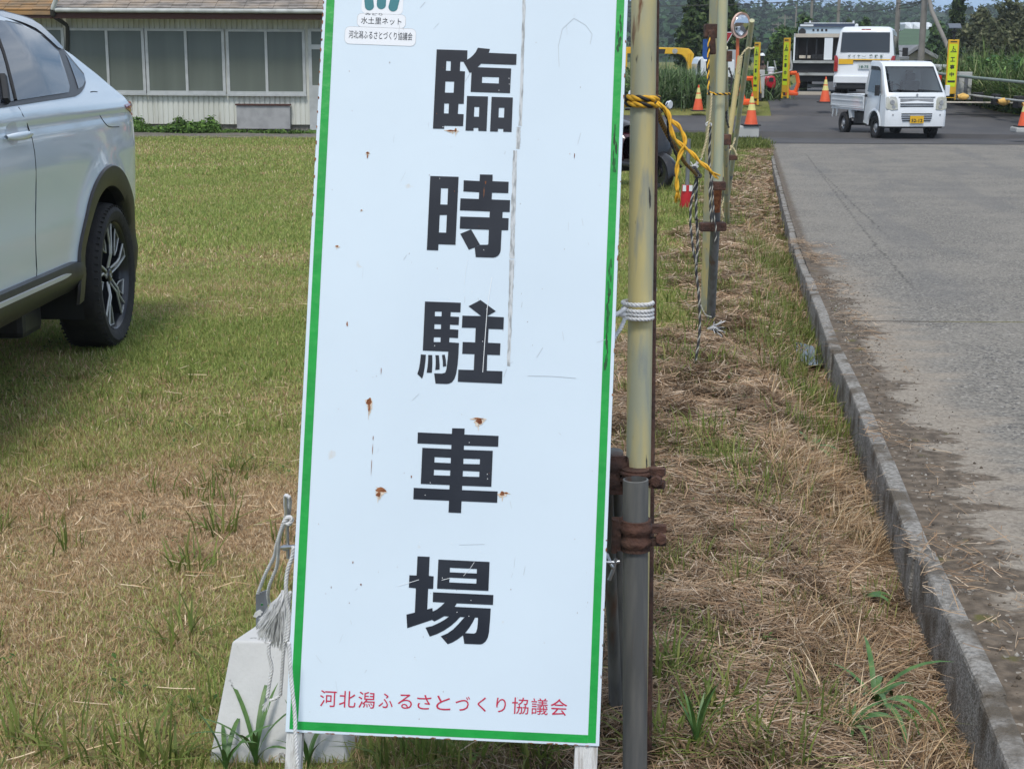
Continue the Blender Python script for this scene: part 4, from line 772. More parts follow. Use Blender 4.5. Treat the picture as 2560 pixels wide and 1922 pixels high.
mb = MB(); rope(mb, p2([(512, 930), (520, 1080), (530, 1200), (545, 1350), (548, 1450), (555, 1560), (560, 1640)], 2.385, 2.37), .0036, (0, 0, 0), pitch=.02); mb.build('strand', m_rw, wr2, smooth=180)
mb = MB()
for k in range(420):
    u = r_.random(); s_ = T2(480+r_.uniform(-12, 25), 640+r_.uniform(-10, 30)); e_ = T2(325+175*u+r_.uniform(-10, 10), 870+90*u+r_.uniform(-90, 45)); Y = 2.62+r_.uniform(-.02, .02)
    md = T2(415+70*u+r_.uniform(-18, 14), 740+r_.uniform(-30, 30)); mb.tube(smooth_path([PY(*s_, Y), PY(*md, Y-.01), PY(*e_, Y)], 3), r_.choice([.0004, .0006, .0009]), n=4)
mb.build('frayed_end', m_rw, wr2); mb = MB()
for k in range(30):
    s_ = T2(398, 1262); mb.tube([PY(*s_, 2.6), PY(*T2(368+r_.uniform(-14, 22), 1310+r_.uniform(-25, 20)), 2.6)], .0008, n=4)
mb.build('frayed_end', m_rw, wr2); mb = MB()
for k in range(24):
    mb.tube([PY(*T2(345+r_.uniform(-8, 14), 760+r_.uniform(-15, 15)), 2.7), PY(*T2(318+r_.uniform(-10, 8), 778+r_.uniform(-15, 8)), 2.7)], .0018, n=4)
mb.build('frayed_end', m_rw, wr2)
eb = MB(); eb.tube([PY(*T2(500, 95), 2.64), PY(*T2(502, 300), 2.64), PY(*T2(506, 450), 2.64)], .0035, n=8); eb.tube([PY(*T2(470, 388), 2.64), PY(*T2(550, 382), 2.62)], .0042, n=8); eb.tube([PY(*T2(478, 388), 2.64), PY(*T2(495, 388), 2.64)], .0062, n=8)
tag(eb.build('eye_bolt', m_zinc, smooth=60), 'bright steel eye bolt and crossbar at the left edge of the sign', 'bolt')

# ================================================================ the white car
CX_, YE = -2.85, 0.
def car_ztop(y): return float(np.interp(y, [3.55, 3.62, 3.8, 4.3, 4.45, 4.85, 5.3, 5.8, 6.3, 6.7, 7.0, 7.25, 7.45, 7.62, 7.76, 7.88, 7.96, 8.0], [.55, .80, .92, 1.10, 1.15, 1.42, 1.585, 1.635, 1.625, 1.585, 1.525, 1.445, 1.36, 1.27, 1.20, 1.12, 1.02, .80]))
def car_plan(y):
    t = max(0., (y-6.3)/1.735); u = max(0., (5.1-y)/1.52)
    return max(0., 1-min(t, 1)**22)**.5*max(0., 1-min(u, 1)**7)**.45
def car_w(y, z):
    zb = 1.22; g = car_plan(y); s_ = .0
    lo_ = np.interp(z, [.20, .34, .44, .50, .56, .7, .95, 1.08, 1.135, 1.155, 1.19, 1.22, 1.30, 1.40, 1.50, 1.56, 1.60], [.83, .86, .872, .865, .868, .888, .899, .893, .884, .892, .888, .872, .835, .785, .722, .672, .615])
    tp = max(0., y-6.5)*.06*max(0., min(1, (z-1.15)/.3))
    if z < 1.1: s_ = -.014*math.exp(-((z-.80)/.14)**2)*math.exp(-((y-5.9)/.9)**2)
    fl = .016*math.exp(-(max(0, abs(math.hypot(y-7.17, z-.37)-.50))/.07)**2)
    return float(lo_+s_+fl-tp)*g
def car_pt(y, z, off=0.): return Vector((CX_+car_w(y, z)+off, y, z))
def PC(px, py, off=0.):
    X = -2.0; r = ray(px, py)
    for _ in range(12): p = CAMP+r*(X/r.x); X = CX_+car_w(p.y, min(max(p.z, .3), 1.6))+off
    p = CAMP+r*(X/r.x); return p
def Z1(a, b_): return (a/2.572, b_/2.572)
def ZB(a, b_): return (a/3.3225, 420+b_/3.3225)
def ZD(a, b_): return (a/5.536, b_/5.536)      # zoom of 0..360 x 0..300
m_paint = M('pearl white paint', (.70, .80, .885), rough=.2, coat=1., spec=.5); m_glass, n_, l_, b_ = mk('privacy glass'); b_.inputs['Base Color'].default_value = (.012, .016, .024, 1); b_.inputs['Roughness'].default_value = .02; b_.inputs['Specular IOR Level'].default_value = .8; b_.inputs['Coat Weight'].default_value = .5; b_.inputs['Coat IOR'].default_value = 1.5; b_.inputs['Coat Roughness'].default_value = .01
m_plas = M('black trim plastic', (.022, .022, .026), (.03, .03, .034), scale=30, rough=.38, bump=.05, bscale=200); m_gloss = M('gloss black trim', (.01, .01, .014), rough=.12, coat=.5); m_chrome = M('satin chrome', (.62, .64, .67), rough=.35, metal=.4); m_vis = M('smoked visor', (.20, .22, .25), rough=.15, coat=.6)
m_tyre = M('tyre rubber', (.014, .014, .016), (.022, .021, .021), scale=20, rough=.75, bump=.3, bscale=60); m_rim = M('dark rim', (.035, .038, .045), rough=.3, metal=.5, coat=.3); m_mach = M('machined rim edge', (.52, .54, .53), rough=.4, metal=.4); m_seam = M('panel gap', (.02, .022, .025), rough=.7); m_lens = M('red lens', (.45, .06, .09), rough=.1, coat=1.)
car = thing('parked_car', 'white compact sport utility car parked on the lawn at the left edge', 'car', (CX_, 5.8, 0))
ys = np.concatenate([np.linspace(3.55, 4.0, 12), np.linspace(4.04, 6.4, 60), np.linspace(6.43, 7.7, 60), np.linspace(7.715, 8.018, 26)])
zs = np.concatenate([np.linspace(.47, 1.10, 34), np.linspace(1.115, 1.22, 9), np.linspace(1.24, 1.56, 16)])
mb = MB(); rows = []
for y in ys:
    zt = car_ztop(y); R_ = []
    zr = min(1.56, zt-.045)
    for z in zs: zz = min(z, zr) if z < zr else zr; zz = z if z < zr else zr; R_.append((y, zz, car_w(y, zz)))
    wr_e = R_[-1][2]; zl = R_[-1][1]
    for k in range(1, 11): a = k/10*math.pi/2; R_.append((y, zl+(zt+.012-zl)*math.sin(a)**.8, wr_e*math.cos(a)**.7 if k < 10 else 0.))
    full = [Vector((CX_+w, y_, z)) for y_, z, w in R_]+[Vector((CX_-w, y_, z)) for y_, z, w in R_[-2::-1]]; rows.append(full)
Cn = len(rows[0]); vs = [p for r in rows for p in r]; fs = []
for i in range(len(rows)-1):
    for j in range(Cn-1):
        q = [i*Cn+j, i*Cn+j+1, (i+1)*Cn+j+1, (i+1)*Cn+j]; c_ = sum((vs[k] for k in q), Vector())/4
        if any(math.hypot(c_.y-yw, c_.z-.37) < .44 for yw in (7.17, 4.57)) and abs(c_.x-CX_) > .5: continue
        fs.append(q)
k_ = len(vs); vs += []; mb.add(vs, fs); body = mb.build('body', m_paint, car, smooth=180, weld=True)
mb = MB(); mb.box(CX_-.74, CX_+.74, 4.0, 7.80, .39, .55)
for yw in (7.17, 4.57):
    for sx in (1, -1):
        R_ = [[Vector((CX_+sx*w_, yw+.44*math.cos(a), .37+.44*math.sin(a))) for a in np.linspace(-.35, math.pi+.35, 24)] for w_ in (.50, .87)]; mb.grid(R_)
        mb.add([Vector((CX_+sx*.50, yw+.44*math.cos(a), .37+.44*math.sin(a))) for a in np.linspace(-.35, math.pi+.35, 24)], [tuple(range(24))])
mb.build('underbody', m_seam, car)
def on_car(poly, off, name, mat, parent=car, th=.0):       # polygon traced on the flank, filled as a curved patch
    P = [PC(*p) for p in poly]; n = len(P)
    def filled(n_=26):
        ysv = [p.y for p in P]; y0, y1 = min(ysv), max(ysv); rows = []
        for k in range(n_+1):
            y = y0+1e-4+(y1-y0-2e-4)*k/n_; zz = []
            for i in range(n):
                a, b_ = P[i], P[(i+1) % n]
                if (a.y-y)*(b_.y-y) <= 0 and abs(a.y-b_.y) > 1e-7: zz.append(a.z+(b_.z-a.z)*(y-a.y)/(b_.y-a.y))
            if len(zz) < 2: continue
            z0, z1 = min(zz), max(zz); rows.append([car_pt(y, z0+(z1-z0)*j/7, off) for j in range(8)])
        return rows
    mb = MB(); mb.grid(filled()); return mb.build(name, mat, parent, smooth=180)
L_in = [(0, 120), (-60, 105)]
top_o = [(-700, 130), (-400, 128), (-150, 128), (0, 135), (200, 190), (350, 230), (450, 265), (520, 310), (620, 400), (750, 540), (850, 650), (950, 770), (1060, 905), (1150, 1015), (1180, 1060), (1180, 1150), (1150, 1240), (1100, 1300), (1040, 1335)]
bot_o = [(900, 1358), (600, 1402), (300, 1450), (0, 1495), (-300, 1540), (-700, 1600)]
on_car([ZD(*p) for p in top_o+bot_o], .003, 'window_surround', m_plas)
glass = [(-700, 250), (-300, 255), (0, 285), (200, 330), (330, 375), (450, 420), (530, 470), (620, 555), (700, 635), (790, 715), (830, 830), (880, 980), (930, 1130), (960, 1275), (600, 1330), (250, 1385), (0, 1420), (-300, 1465), (-700, 1530)]
win = on_car([ZD(*p) for p in glass], .007, 'side_window', m_glass)
on_car([ZD(*p) for p in [(-700, 160), (-300, 150), (0, 160), (200, 208), (380, 262), (480, 310), (600, 400), (720, 530), (840, 660), (810, 690), (700, 590), (590, 490), (480, 400), (330, 330), (150, 270), (0, 232), (-300, 225), (-700, 235)]], .012, 'window_visor', m_vis)
on_car([ZD(*p) for p in [(880, 730), (950, 810), (1060, 945), (1150, 1050), (1165, 1100), (1130, 1190), (1070, 1230)]], .006, 'quarter_window', m_glass)
mb = MB(); mb.tube([car_pt(p.y, p.z, .009) for p in [PC(*ZD(*q)) for q in [(-60, 500), (20, 720), (80, 930), (140, 1170), (190, 1385)]]], .006, n=6); mb.tube([car_pt(p.y, p.z, .009) for p in [PC(*ZD(*q)) for q in [(0, 1060), (30, 1240), (50, 1405)]]], .018, n=6); mb.build('window_pillar', m_seam, car)
mb = MB()
for L_ in ([(118, 690), (145, 740), (175, 800), (205, 890), (222, 980), (230, 1080), (231, 1180), (230, 1286)],):
    P = [PC(*Z1(*q)) for q in L_]; P += [PC(*ZB(*q)) for q in [(295, 400), (293, 560), (297, 700), (305, 850), (300, 920)]]; mb.tube([car_pt(p.y, p.z, -.0005) for p in P], .0028, n=5); mb.build('panel_gap', m_seam, car); mb = MB()
for L_ in ([(640, 740), (680, 800), (712, 817), (765, 816)], [(582, 594), (600, 590), (625, 592)]):
    mb.tube([car_pt(p.y, p.z, .000) for p in smooth_path([PC(*Z1(*q)) for q in L_], 4)], .0025, n=5); mb.build('panel_gap', m_seam, car); mb = MB()
mb.tube([Vector((CX_+car_w(y, 1.0)*1.0, y, z)) for y, z in []] or [car_pt(5.0, .6), car_pt(5.0, 1.1)], .003, n=5)
mb.build('panel_gap', m_seam, car)
# wheel-arch cladding
def arch(yw, sx, name='arch_trim'):
    rows = []
    for a in np.linspace(-.22, math.pi+.12, 40):
        R_ = []
        for r, o in ((.425, -.035), (.43, .012), (.46, .018), (.525, .014), (.53, .002)):
            y = yw+r*math.cos(a); z = .37+r*math.sin(a); y = min(y, 7.93); w = car_w(y, max(z, .3)); R_.append(Vector((CX_+sx*(w+o), y, z)))
        rows.append(R_)
    mb = MB(); mb.grid(rows); mb.build(name, m_plas, car, smooth=60)
for yw in (7.17, 4.57):
    for sx in (1, -1): arch(yw, sx)
# sill cladding with chrome strip
def sill(sx):
    rows = []
    for y in np.linspace(4.98, 6.78, 40):
        e = max(0, (y-6.60)/.18); zt_ = .53-.012*(y-5)-.02*e; zb_ = .37+.035*e; R_ = []
        for t, o in ((0, -.004), (.04, .022), (.42, .026), (.62, .018), (1., -.02)): z = zt_+(zb_-zt_)*t; R_.append(Vector((CX_+sx*(car_w(y, max(z, .34))+o*(1-.6*e)), y, z)))
        R_.append(Vector((CX_+sx*.6, y, zb_))); rows.append(R_)
    mb = MB(); mb.grid(rows); t = mb.build('sill_trim', m_plas, car, smooth=50)
    rows = []
    for y in np.linspace(4.98, 6.50, 30):
        e = max(0, (y-6.43)/.07); zc = .487-.012*(y-5); R_ = []
        for dz in (.011, .009, -.009, -.011): R_.append(Vector((CX_+sx*(car_w(y, zc)+(.0295 if abs(dz) < .01 else .024)), y, zc+dz*(1-.8*e))))
        rows.append(R_)
    mb = MB(); mb.grid(rows); mb.build('chrome_strip', m_chrome, t, smooth=50)
sill(1); sill(-1)
# handle
h0, h1 = PC(*Z1(12, 885)), PC(*Z1(178, 862))
mb = MB(); R_ = []
for t in np.linspace(0, 1, 14):
    p = h0.lerp(h1, t); o = .004+.030*math.sin(math.pi*min(max(t, .04), .96))**.45; c_ = car_pt(p.y, p.z, o); hh = .017*math.sin(math.pi*min(max(t, .03), .97))**.3; R_.append([c_+Vector((dx, 0, dz)) for dx, dz in ((.008*math.cos(a), hh*math.sin(a)) for a in np.linspace(0, 2*math.pi, 11)[:-1])])
mb.grid(R_, closed=True); dh = mb.build('door_handle', m_paint, car, smooth=180)
mb = MB(); c_ = PC(*Z1(75, 850)); rows = [[car_pt(c_.y+.075*r*math.cos(a), c_.z+.045*r*math.sin(a)-.005, .001+.0015*(1-r)) for a in np.linspace(0, 2*math.pi, 22)] for r in (0.01, .5, 1.)]; mb.grid(rows); mb.build('handle_recess_shade', M('recess shade tone', (.50, .54, .58), rough=.3, coat=.5), dh, smooth=180)  # shade of the handle hollow painted as a darker patch on the flank
# tail lamp, wraps the corner
mb = MB(); rows = []
for k in range(10):
    y = 7.60+.36*k/9; hh = .012+.05*k/9; zc = 1.165-.02*k/9; rows.append([Vector((CX_+max(car_w(y, zc+dz), .3)+.004, y+.002, zc+dz)) for dz in (hh*.6, 0, -hh*.6, -hh)])
mb.grid(rows); mb.build('tail_lamp', m_lens, car, smooth=60)
# wheels
def wheel(mats, R, W, rr, name='wheel', spokes=5, parent=None, loc=(0, 0, 0), flip=1, fancy=True):
    w = bpy.data.objects.new(name, None); COL.objects.link(w); w.parent = parent; w.location = loc; w.empty_display_size = .05
    mb = MB(); prof = [(rr, -W*.44), (rr+.012, -W*.49), (R-.04, -W*.52), (R-.018, -W*.46), (R-.004, -W*.36), (R, -W*.2), (R, W*.2), (R-.004, W*.36), (R-.018, W*.46), (R-.04, W*.52), (rr+.012, W*.49), (rr, W*.44), (rr-.012, W*.3), (rr-.012, -W*.3), (rr, -W*.44)]
    mb.lathe(prof, axis='x', n=56)
    for k in range(64):
        a = 2*math.pi*k/64; ca, sa = math.cos(a), math.sin(a)
        for s_ in (-1, 1):
            t = Vector((0, -sa, ca)); rd = Vector((0, ca, sa)); c_ = rd*(R-.0118)+Vector((s_*W*.40, 0, 0)); mb.tube([c_-Vector((W*.09, 0, 0))*1, c_+Vector((W*.09, 0, 0))-rd*.006], .0055, n=4)
    o = mb.build('tyre', mats[0], w, world=False, smooth=40)
    return w
def rim_parts(w, rr, W, f, mats):
    mb = MB(); mb.lathe([(rr-.004, f*W*.44), (rr-.014, f*W*.40), (rr-.022, f*W*.2), (rr-.03, -f*W*.1), (.05, -f*W*.05), (.001, -f*W*.05)], axis='x', n=48, caps=False); 
    r1 = mb.build('rim', mats[1], w, world=False, smooth=40)
    for k in range(5):
        a0 = 2*math.pi*k/5+math.pi/2+.1
        def pt(r, a, x): return Vector((f*x, r*math.cos(a0+a), r*math.sin(a0+a)))
        out = [(.045, -.30), (.11, -.13), (.17, -.15), (rr-.012, -.16), (rr-.012, .12), (.16, .02), (.11, .10), (.045, .35)]
        hole = None
        mb = MB(); x1, x0 = W*.36, W*.22
        P1 = [pt(r, a, x1-(.018 if r < .06 else 0)) for r, a in out]; P0 = [pt(r, a, x0-.02) for r, a in out]; n = len(out); mb.add(P1+P0, [tuple(range(n))]+[(i, (i+1) % n, n+(i+1) % n, n+i) for i in range(n)])
        sp = mb.build('spoke', mats[1], r1, world=False)
        mb = MB(); mb.tube([p+Vector((f*.003, 0, 0)) for p in P1], .0055, n=6, closed=True); mb.build('spoke_edge', mats[2], r1, world=False)
        mb = MB(); out2 = [(.13, .33), (.17, .25), (rr-.02, .30), (rr-.02, .62), (.16, .50)]
        P1 = [pt(r, a, x0+.02) for r, a in out2]; P0 = [pt(r, a, x0-.04) for r, a in out2]; n = 5; mb.add(P1+P0, [tuple(range(n))]+[(i, (i+1) % n, n+(i+1) % n, n+i) for i in range(n)]); mb.build('spoke', mats[1], r1, world=False)
        mb = MB(); mb.tube([p+Vector((f*.002, 0, 0)) for p in P1], .0038, n=6, closed=True); mb.build('spoke_edge', mats[2], r1, world=False)
    mb = MB(); mb.lathe([(.001, f*W*.34), (.026, f*W*.34), (.033, f*W*.31), (.035, f*W*.1)], axis='x', n=20); mb.build('hub_cap', mats[1], r1, world=False, smooth=40)
    mb = MB(); mb.tube([Vector((f*W*.345, .010*math.cos(a), .010*math.sin(a))) for a in np.linspace(0, 6.28, 16)[:-1]], .0018, n=5, closed=True); mb.build('hub_badge', mats[2], r1, world=False)
for yw in (7.17, 4.57):
    for sx in (1, -1):
        w = wheel((m_tyre, m_rim, m_mach), .358, .215, .268, parent=car, loc=(sx*.79, yw-5.8+(.09 if yw > 6 else 0), .352)); rim_parts(w, .268, .215, sx, (m_tyre, m_rim, m_mach))
mb = MB(); mb.box(CX_+.35, CX_+.72, 6.35, 6.62, .20, .33); mb.build('exhaust_box', m_plas, car, bevel=.03)
mb = MB(); P = [Vector((CX_-.70, 4.62, 1.30)), Vector((CX_+.70, 4.62, 1.30)), Vector((CX_+.55, 5.22, 1.575)), Vector((CX_-.55, 5.22, 1.575))]; mb.prism([p+Vector((0, -.03, .03)) for p in P], (0, -.003, .006)); mb.build('windscreen', m_glass, car)
for sx in (1, -1):
    mb = MB(); mb.box(CX_+sx*.92, CX_+sx*1.08, 5.0, 5.10, 1.13, 1.27); mb.build('door_mirror', m_paint, car, bevel=.03)

# ================================================================ the low house behind the lawn
HY = 32.0
def HP(a, b_, Y=HY): return PY(a/2.572, b_/2.572, Y)
m_sid = M('ribbed siding', (.64, .655, .60), (.56, .57, .51), scale=1.2, rough=.6, c3=(.44, .43, .35), scale3=3, lo3=.55, hi3=.75, stretch=(2, 1, .35))
m_roofg = M('weathered shingles', (.30, .27, .245), (.17, .155, .14), scale=7, rough=.9, stretch=(.6, 1, 1), c3=(.38, .30, .22), scale3=1.3, lo3=.5, hi3=.7, bump=.4)
m_roofo = M('orange stained shingles', (.30, .19, .10), (.16, .13, .09), scale=3, rough=.9, stretch=(.6, 1, 1), c3=(.40, .22, .08), scale3=1.6, lo3=.48, hi3=.62, bump=.4)
m_alu = M('aluminium frame', (.50, .52, .52), (.42, .44, .44), scale=6, rough=.45, metal=.2); m_pane, n_, l_, b_ = mk('window glass over pale curtain'); b_.inputs['Roughness'].default_value = .05; b_.inputs['Specular IOR Level'].default_value = .3
tc = n_.new('ShaderNodeTexCoord'); no = n_.new('ShaderNodeTexNoise'); mp = n_.new('ShaderNodeMapping'); mp.inputs['Scale'].default_value = (3.5, 1, .25); l_.new(tc.outputs['Object'], mp.inputs[0]); l_.new(mp.outputs[0], no.inputs['Vector']); no.inputs['Scale'].default_value = 1.2
cr = n_.new('ShaderNodeMixRGB'); cr.inputs[1].default_value = (.10, .118, .106, 1); cr.inputs[2].default_value = (.16, .185, .165, 1); l_.new(no.outputs[0], cr.inputs[0]); l_.new(cr.outputs[0], b_.inputs['Base Color'])
m_darkp = M('dark downpipe', (.035, .035, .032), rough=.5); m_fnd = M('foundation', (.27, .26, .235), (.17, .165, .15), scale=3, rough=.9); m_gut = M('pale gutter', (.50, .53, .52), (.38, .40, .39), scale=4, rough=.6); m_fas = M('dark red fascia', (.075, .03, .024), rough=.7)
m_plq = M('grey board', (.37, .375, .38), (.30, .305, .31), scale=5, rough=.85, bump=.2)
xL_, xR_ = HP(-500, 400).x, HP(3150, 400).x; zB = HP(1400, 800).z; zF = HP(1400, 848).z; zE = HP(1400, 78).z
house = thing('house', 'low single storey house with pale ribbed siding and wide aluminium windows behind the lawn', 'house', ((xL_+xR_)/2, HY+3, zF))
slope = (HP(2000, 800).z-HP(1390, 797).z)/(HP(2000, 800).x-HP(1390, 797).x)*0
mb = MB(); xs = []; x = xL_
while x < xR_: xs += [(x, 0), (x+.072, 0), (x+.080, .018), (x+.100, .018)]; x += .108
top = [Vector((x, HY+d, zE+.15)) for x, d in xs]; bot = [Vector((x, HY+d, zB)) for x, d in xs]
mb.grid([bot, top]); mb.box(xL_, xR_, HY+.03, HY+6, zB, zE+.1); mb.build('wall', m_sid, house)
mb = MB(); mb.box(xL_+.05, xR_-.05, HY+.06, HY+5.9, zF-.5, zB-.002); mb.build('foundation', m_fnd, house)
xV = HP(345, 60, HY-.6).x
def roof(x0, x1, mat, name, ze, dy=0.):
    mb = MB(); ye = HY-.62; n = 34; run = .145; rise = run*math.tan(math.radians(21)); rr_ = random.Random(3)
    for k in range(n):
        y = ye+run*k; z = ze+rise*k; x = x0+(k % 2)*-.0
        while x < x1:
            w = .30; xe = min(x+w-.006, x1); j = rr_.uniform(-.004, .006); mb.prism([(x, y-.01, z+.016+j), (xe, y-.01, z+.016+j), (xe, y+run+.02, z+rise+.006+j), (x, y+run+.02, z+rise+.006+j)], (0, 0, -.018)); x += w
    mb.prism([(x0, ye, ze-.02), (x1, ye, ze-.02), (x1, ye+run*n, ze+rise*n-.02), (x0, ye+run*n, ze+rise*n-.02)], (0, 0, -.08)); mb.build(name, mat, house)
zR = HP(1200, 60, HY-.6).z; roof(xV+.02, xR_+.4, m_roofg, 'roof', zR+.02); roof(xL_-.4, xV-.02, m_roofo, 'roof', zR-.03)
mb = MB(); mb.box(xL_-.4, xR_+.4, HY-.58, HY-.55, zR-.20, zR-.075); mb.build('fascia', m_fas, house)
mb = MB(); mb.tube([Vector((xV+.05, HY-.66, HP(355, 66, HY-.66).z)), Vector((xR_+.4, HY-.66, HP(355, 66, HY-.66).z))], .045, n=10); g_ = mb.build('gutter', m_gut, house, smooth=60)
mb = MB(); mb.tube(smooth_path([HP(372, -30, HY-.72), HP(345, 40, HY-.68), HP(340, 62, HY-.66)], 3), .05, n=8, m=1); mb.tube(smooth_path([HP(338, 60, HY-.66), HP(340, 100, HY-.62)], 3), .055, n=8); mb.tube([HP(340, 92, HY-.6), HP(345, 108, HY-.55), HP(425, 160, HY-.1), HP(434, 182, HY-.05), HP(434, 780, HY-.05)], .042, n=8); mb.build('downpipe', [m_darkp, m_gut], house, smooth=60)
def window(a0, b0, a1, b1, fr=.06, mull=None, name='window'):
    p, q = HP(a0, b1), HP(a1, b0); x0, x1, z0, z1 = p.x, q.x, p.z, q.z; mb = MB(); y0, y1 = HY-.045, HY+.05
    mb.box(x0, x1, y0, y1, z1-fr*.8, z1); mb.box(x0, x1, y0-.02, y1, z0, z0+fr*1.3); mb.box(x0, x0+fr, y0, y1, z0+fr*1.3, z1-fr*.8); mb.box(x1-fr, x1, y0, y1, z0+fr*1.3, z1-fr*.8)
    if mull: m_ = HP(mull, b0).x; mb.box(m_-.028, m_+.028, y0+.005, y1, z0+fr*1.3, z1-fr*.8)
    mb.box(x0-.012, x1+.012, y0-.04, y0-.021, z0-.02, z0+.02)
    w = mb.build(name, m_alu, house); mb = MB(); xm = m_ if mull else x1-fr
    mb.box(x0+fr, xm-.028 if mull else xm, HY-.03, HY-.02, z0+fr*1.3, z1-fr*.8)
    if mull: mb.box(xm+.028, x1-fr, HY-.014, HY-.004, z0+fr*1.3, z1-fr*.8)
    mb.build('pane', m_pane, w); return w
window(448, 185, 925, 604, mull=683); window(950, 188, 1441, 608, mull=1191); window(1466, 192, 1960, 612, mull=1708)
window(190, 180, 410, 604); window(2520, 195, 3000, 615, mull=2760)
window(1996, 188, 2250, 840, fr=.07, name='door')
mb = MB(); p, q = HP(1996, 288), HP(2250, 320); mb.box(p.x, q.x, HY-.06, HY+.055, q.z, p.z); mb.build('door_panel', m_alu, house); mb = MB(); p, q = HP(2005, 550), HP(2250, 840); mb.box(p.x, q.x, HY-.055, HY+.052, q.z, p.z); mb.build('door_panel', m_alu, house)
p, q = HP(1524, 830, HY-.12), HP(1862, 672, HY-.12); mb = MB(); mb.box(p.x, q.x, HY-.12, HY-.02, p.z, q.z-.03); cb = mb.build('floor_vent_board', m_plq, house, bevel=.01); mb = MB(); mb.box(p.x-.02, q.x+.02, HY-.15, HY-.02, q.z-.028, q.z+.005); mb.build('board_cap', m_fas, cb)

# ================================================================ things round the junction
m_cone = M('cone orange', (.80, .12, .04), (.70, .10, .035), scale=5, rough=.5); m_cband = M('cone reflective band', (.78, .70, .22), (.66, .62, .25), scale=12, rough=.4); m_rub = M('black rubber', (.018, .018, .02), rough=.75)
m_wh = M('white vehicle paint', (.78, .82, .85), (.73, .77, .80), scale=2, rough=.3, coat=.6); m_vg, n_, l_, b_ = mk('vehicle glass'); b_.inputs['Base Color'].default_value = (.02, .027, .033, 1); b_.inputs['Roughness'].default_value = .04; b_.inputs['Coat Weight'].default_value = .8; b_.inputs['Coat IOR'].default_value = 1.45
m_yel = M('yellow plastic', (.72, .42, .02), (.62, .36, .03), scale=4, rough=.5); m_lime = M('lime reflective sheet', (.62, .78, .01), (.55, .70, .02), scale=3, rough=.45); m_ink = M('black print', (.03, .03, .025), rough=.6)
m_org = M('orange plastic', (.85, .13, .02), (.72, .10, .02), scale=4, rough=.5); m_pip = M('pale steel pipe', (.50, .52, .50), (.36, .37, .35), scale=3, rough=.45, metal=.3); m_blk = M('black plastic', (.02, .021, .024), rough=.5)
m_cpost = M('pale concrete post', (.46, .47, .46), (.38, .39, .38), scale=2, rough=.85); m_gp = M('grey lens', (.42, .42, .34), (.55, .56, .52), scale=8, rough=.15, coat=.8); m_plate = M('plate yellow', (.78, .46, .02), rough=.5); m_platew = M('plate white', (.62, .66, .66), rough=.5); m_rl = M('lamp red', (.35, .012, .012), rough=.2, coat=.5)
m_dk = M('dark chassis', (.03, .03, .032), (.05, .045, .04), scale=6, rough=.8); m_wheel = M('steel wheel', (.48, .49, .50), (.36, .37, .38), scale=8, rough=.4, metal=.5)
def cone(label, p):
    t = thing('traffic_cone', label, 'traffic cone', p, 0, 'traffic cones')
    def q(name, prof, m, par): mb = MB(); mb.lathe(prof, n=20); return mb.build(name, m, par, world=False, smooth=40)
    mb = MB(); mb.box(-.19, .19, -.19, .19, 0, .03); mb.build('base', m_rub, t, world=False, bevel=.01)
    r = lambda z: .145*(1-z/.74)+.006
    c_ = q('cone_body', [(r(.03), .03), (r(.70), .70), (.001, .702)], m_cone, t)
    for z0, z1 in ((.33, .46), (.49, .62)): q('reflective_band', [(r(z0)+.0025, z0), (r(z1)+.0025, z1)], m_cband, t)
    return t
c1 = PY(1745, 278, 41); cone('orange cone with two pale bands standing before the reeds left of the post group', c1)
c2 = PY(1877.5, 314.5, 32.6); cone('orange cone standing on a small concrete block at the corner of the verge', c2)
c3 = PY(2062, 257, 41.5); cone('orange cone half hidden behind the flat bed of the small white truck', c3)
c4 = PY(2561, 318, 33.2); cone('orange cone cut off by the right edge of the picture', c4)
mb = MB(); mb.box(c2.x-.32, c2.x+.16, c2.y-.15, c2.y+.2, c2.z-.25, c2.z-.002); tag(mb.build('kerb_end_block', m_cpost, bevel=.03), 'pale rough concrete block under the cone at the verge corner', 'block')
mb = MB(); mb.box(c4.x-.24, c4.x+.3, c4.y-.2, c4.y+.25, c4.z-.12, c4.z-.002); tag(mb.build('kerb_end_block', m_cpost, bevel=.03), 'pale concrete block under the cone at the right edge', 'block')
# ---- small flat-bed truck
def V(local, root): return root.matrix_world @ Vector(local)
tr = thing('small_truck', 'small white flat bed truck with yellow number plate turning at the junction', 'truck', (0, 0, 0), math.radians(-170.5))
fwd = Vector((math.sin(math.radians(170.5)), math.cos(math.radians(170.5)), 0)); rg = Vector((fwd.y, -fwd.x, 0))   # rg: vehicle right side
pf = PY(2192, 334, 34.8); ctr = pf-fwd*1.08-rg*.66; tr.location = (ctr.x, ctr.y, float(hbase(ctr.x, ctr.y))+.016)
def B(mb, name, m, root=tr, par=None, **k): return mb.build(name, m, par or root, world=False, **k)
# cab shell: side profile swept across the width with inset upper part
prof = [(1.70, .30), (1.715, .60), (1.70, .66), (1.665, .98), (1.61, 1.06), (1.16, 1.64), (1.08, 1.70), (.95, 1.745), (.50, 1.765), (.42, 1.73), (.40, 1.2), (.40, .34)]
def wx(z): return .735 if z < 1.0 else .735-.11*(z-1.0)/.765
mb = MB(); rows = []
for y, z in prof:
    w = wx(z); c_ = .07 if z < 1.2 else .05; f_ = .05 if y > 1.5 else 0
    rows.append([(-w, y-f_, z), (-w+c_, y, z), (-w*.5, y+.012*(y > 1), z), (0, y+.016*(y > 1), z), (w*.5, y+.012*(y > 1), z), (w-c_, y, z), (w, y-f_, z)])
mb.grid(rows); n = len(prof); kp_ = [i for i, f in enumerate(mb.f) if not (f[0]//7 == 4 and 0 < f[0] % 7 < 5)]; mb.f = [mb.f[i] for i in kp_]; mb.m = [0]*len(mb.f)
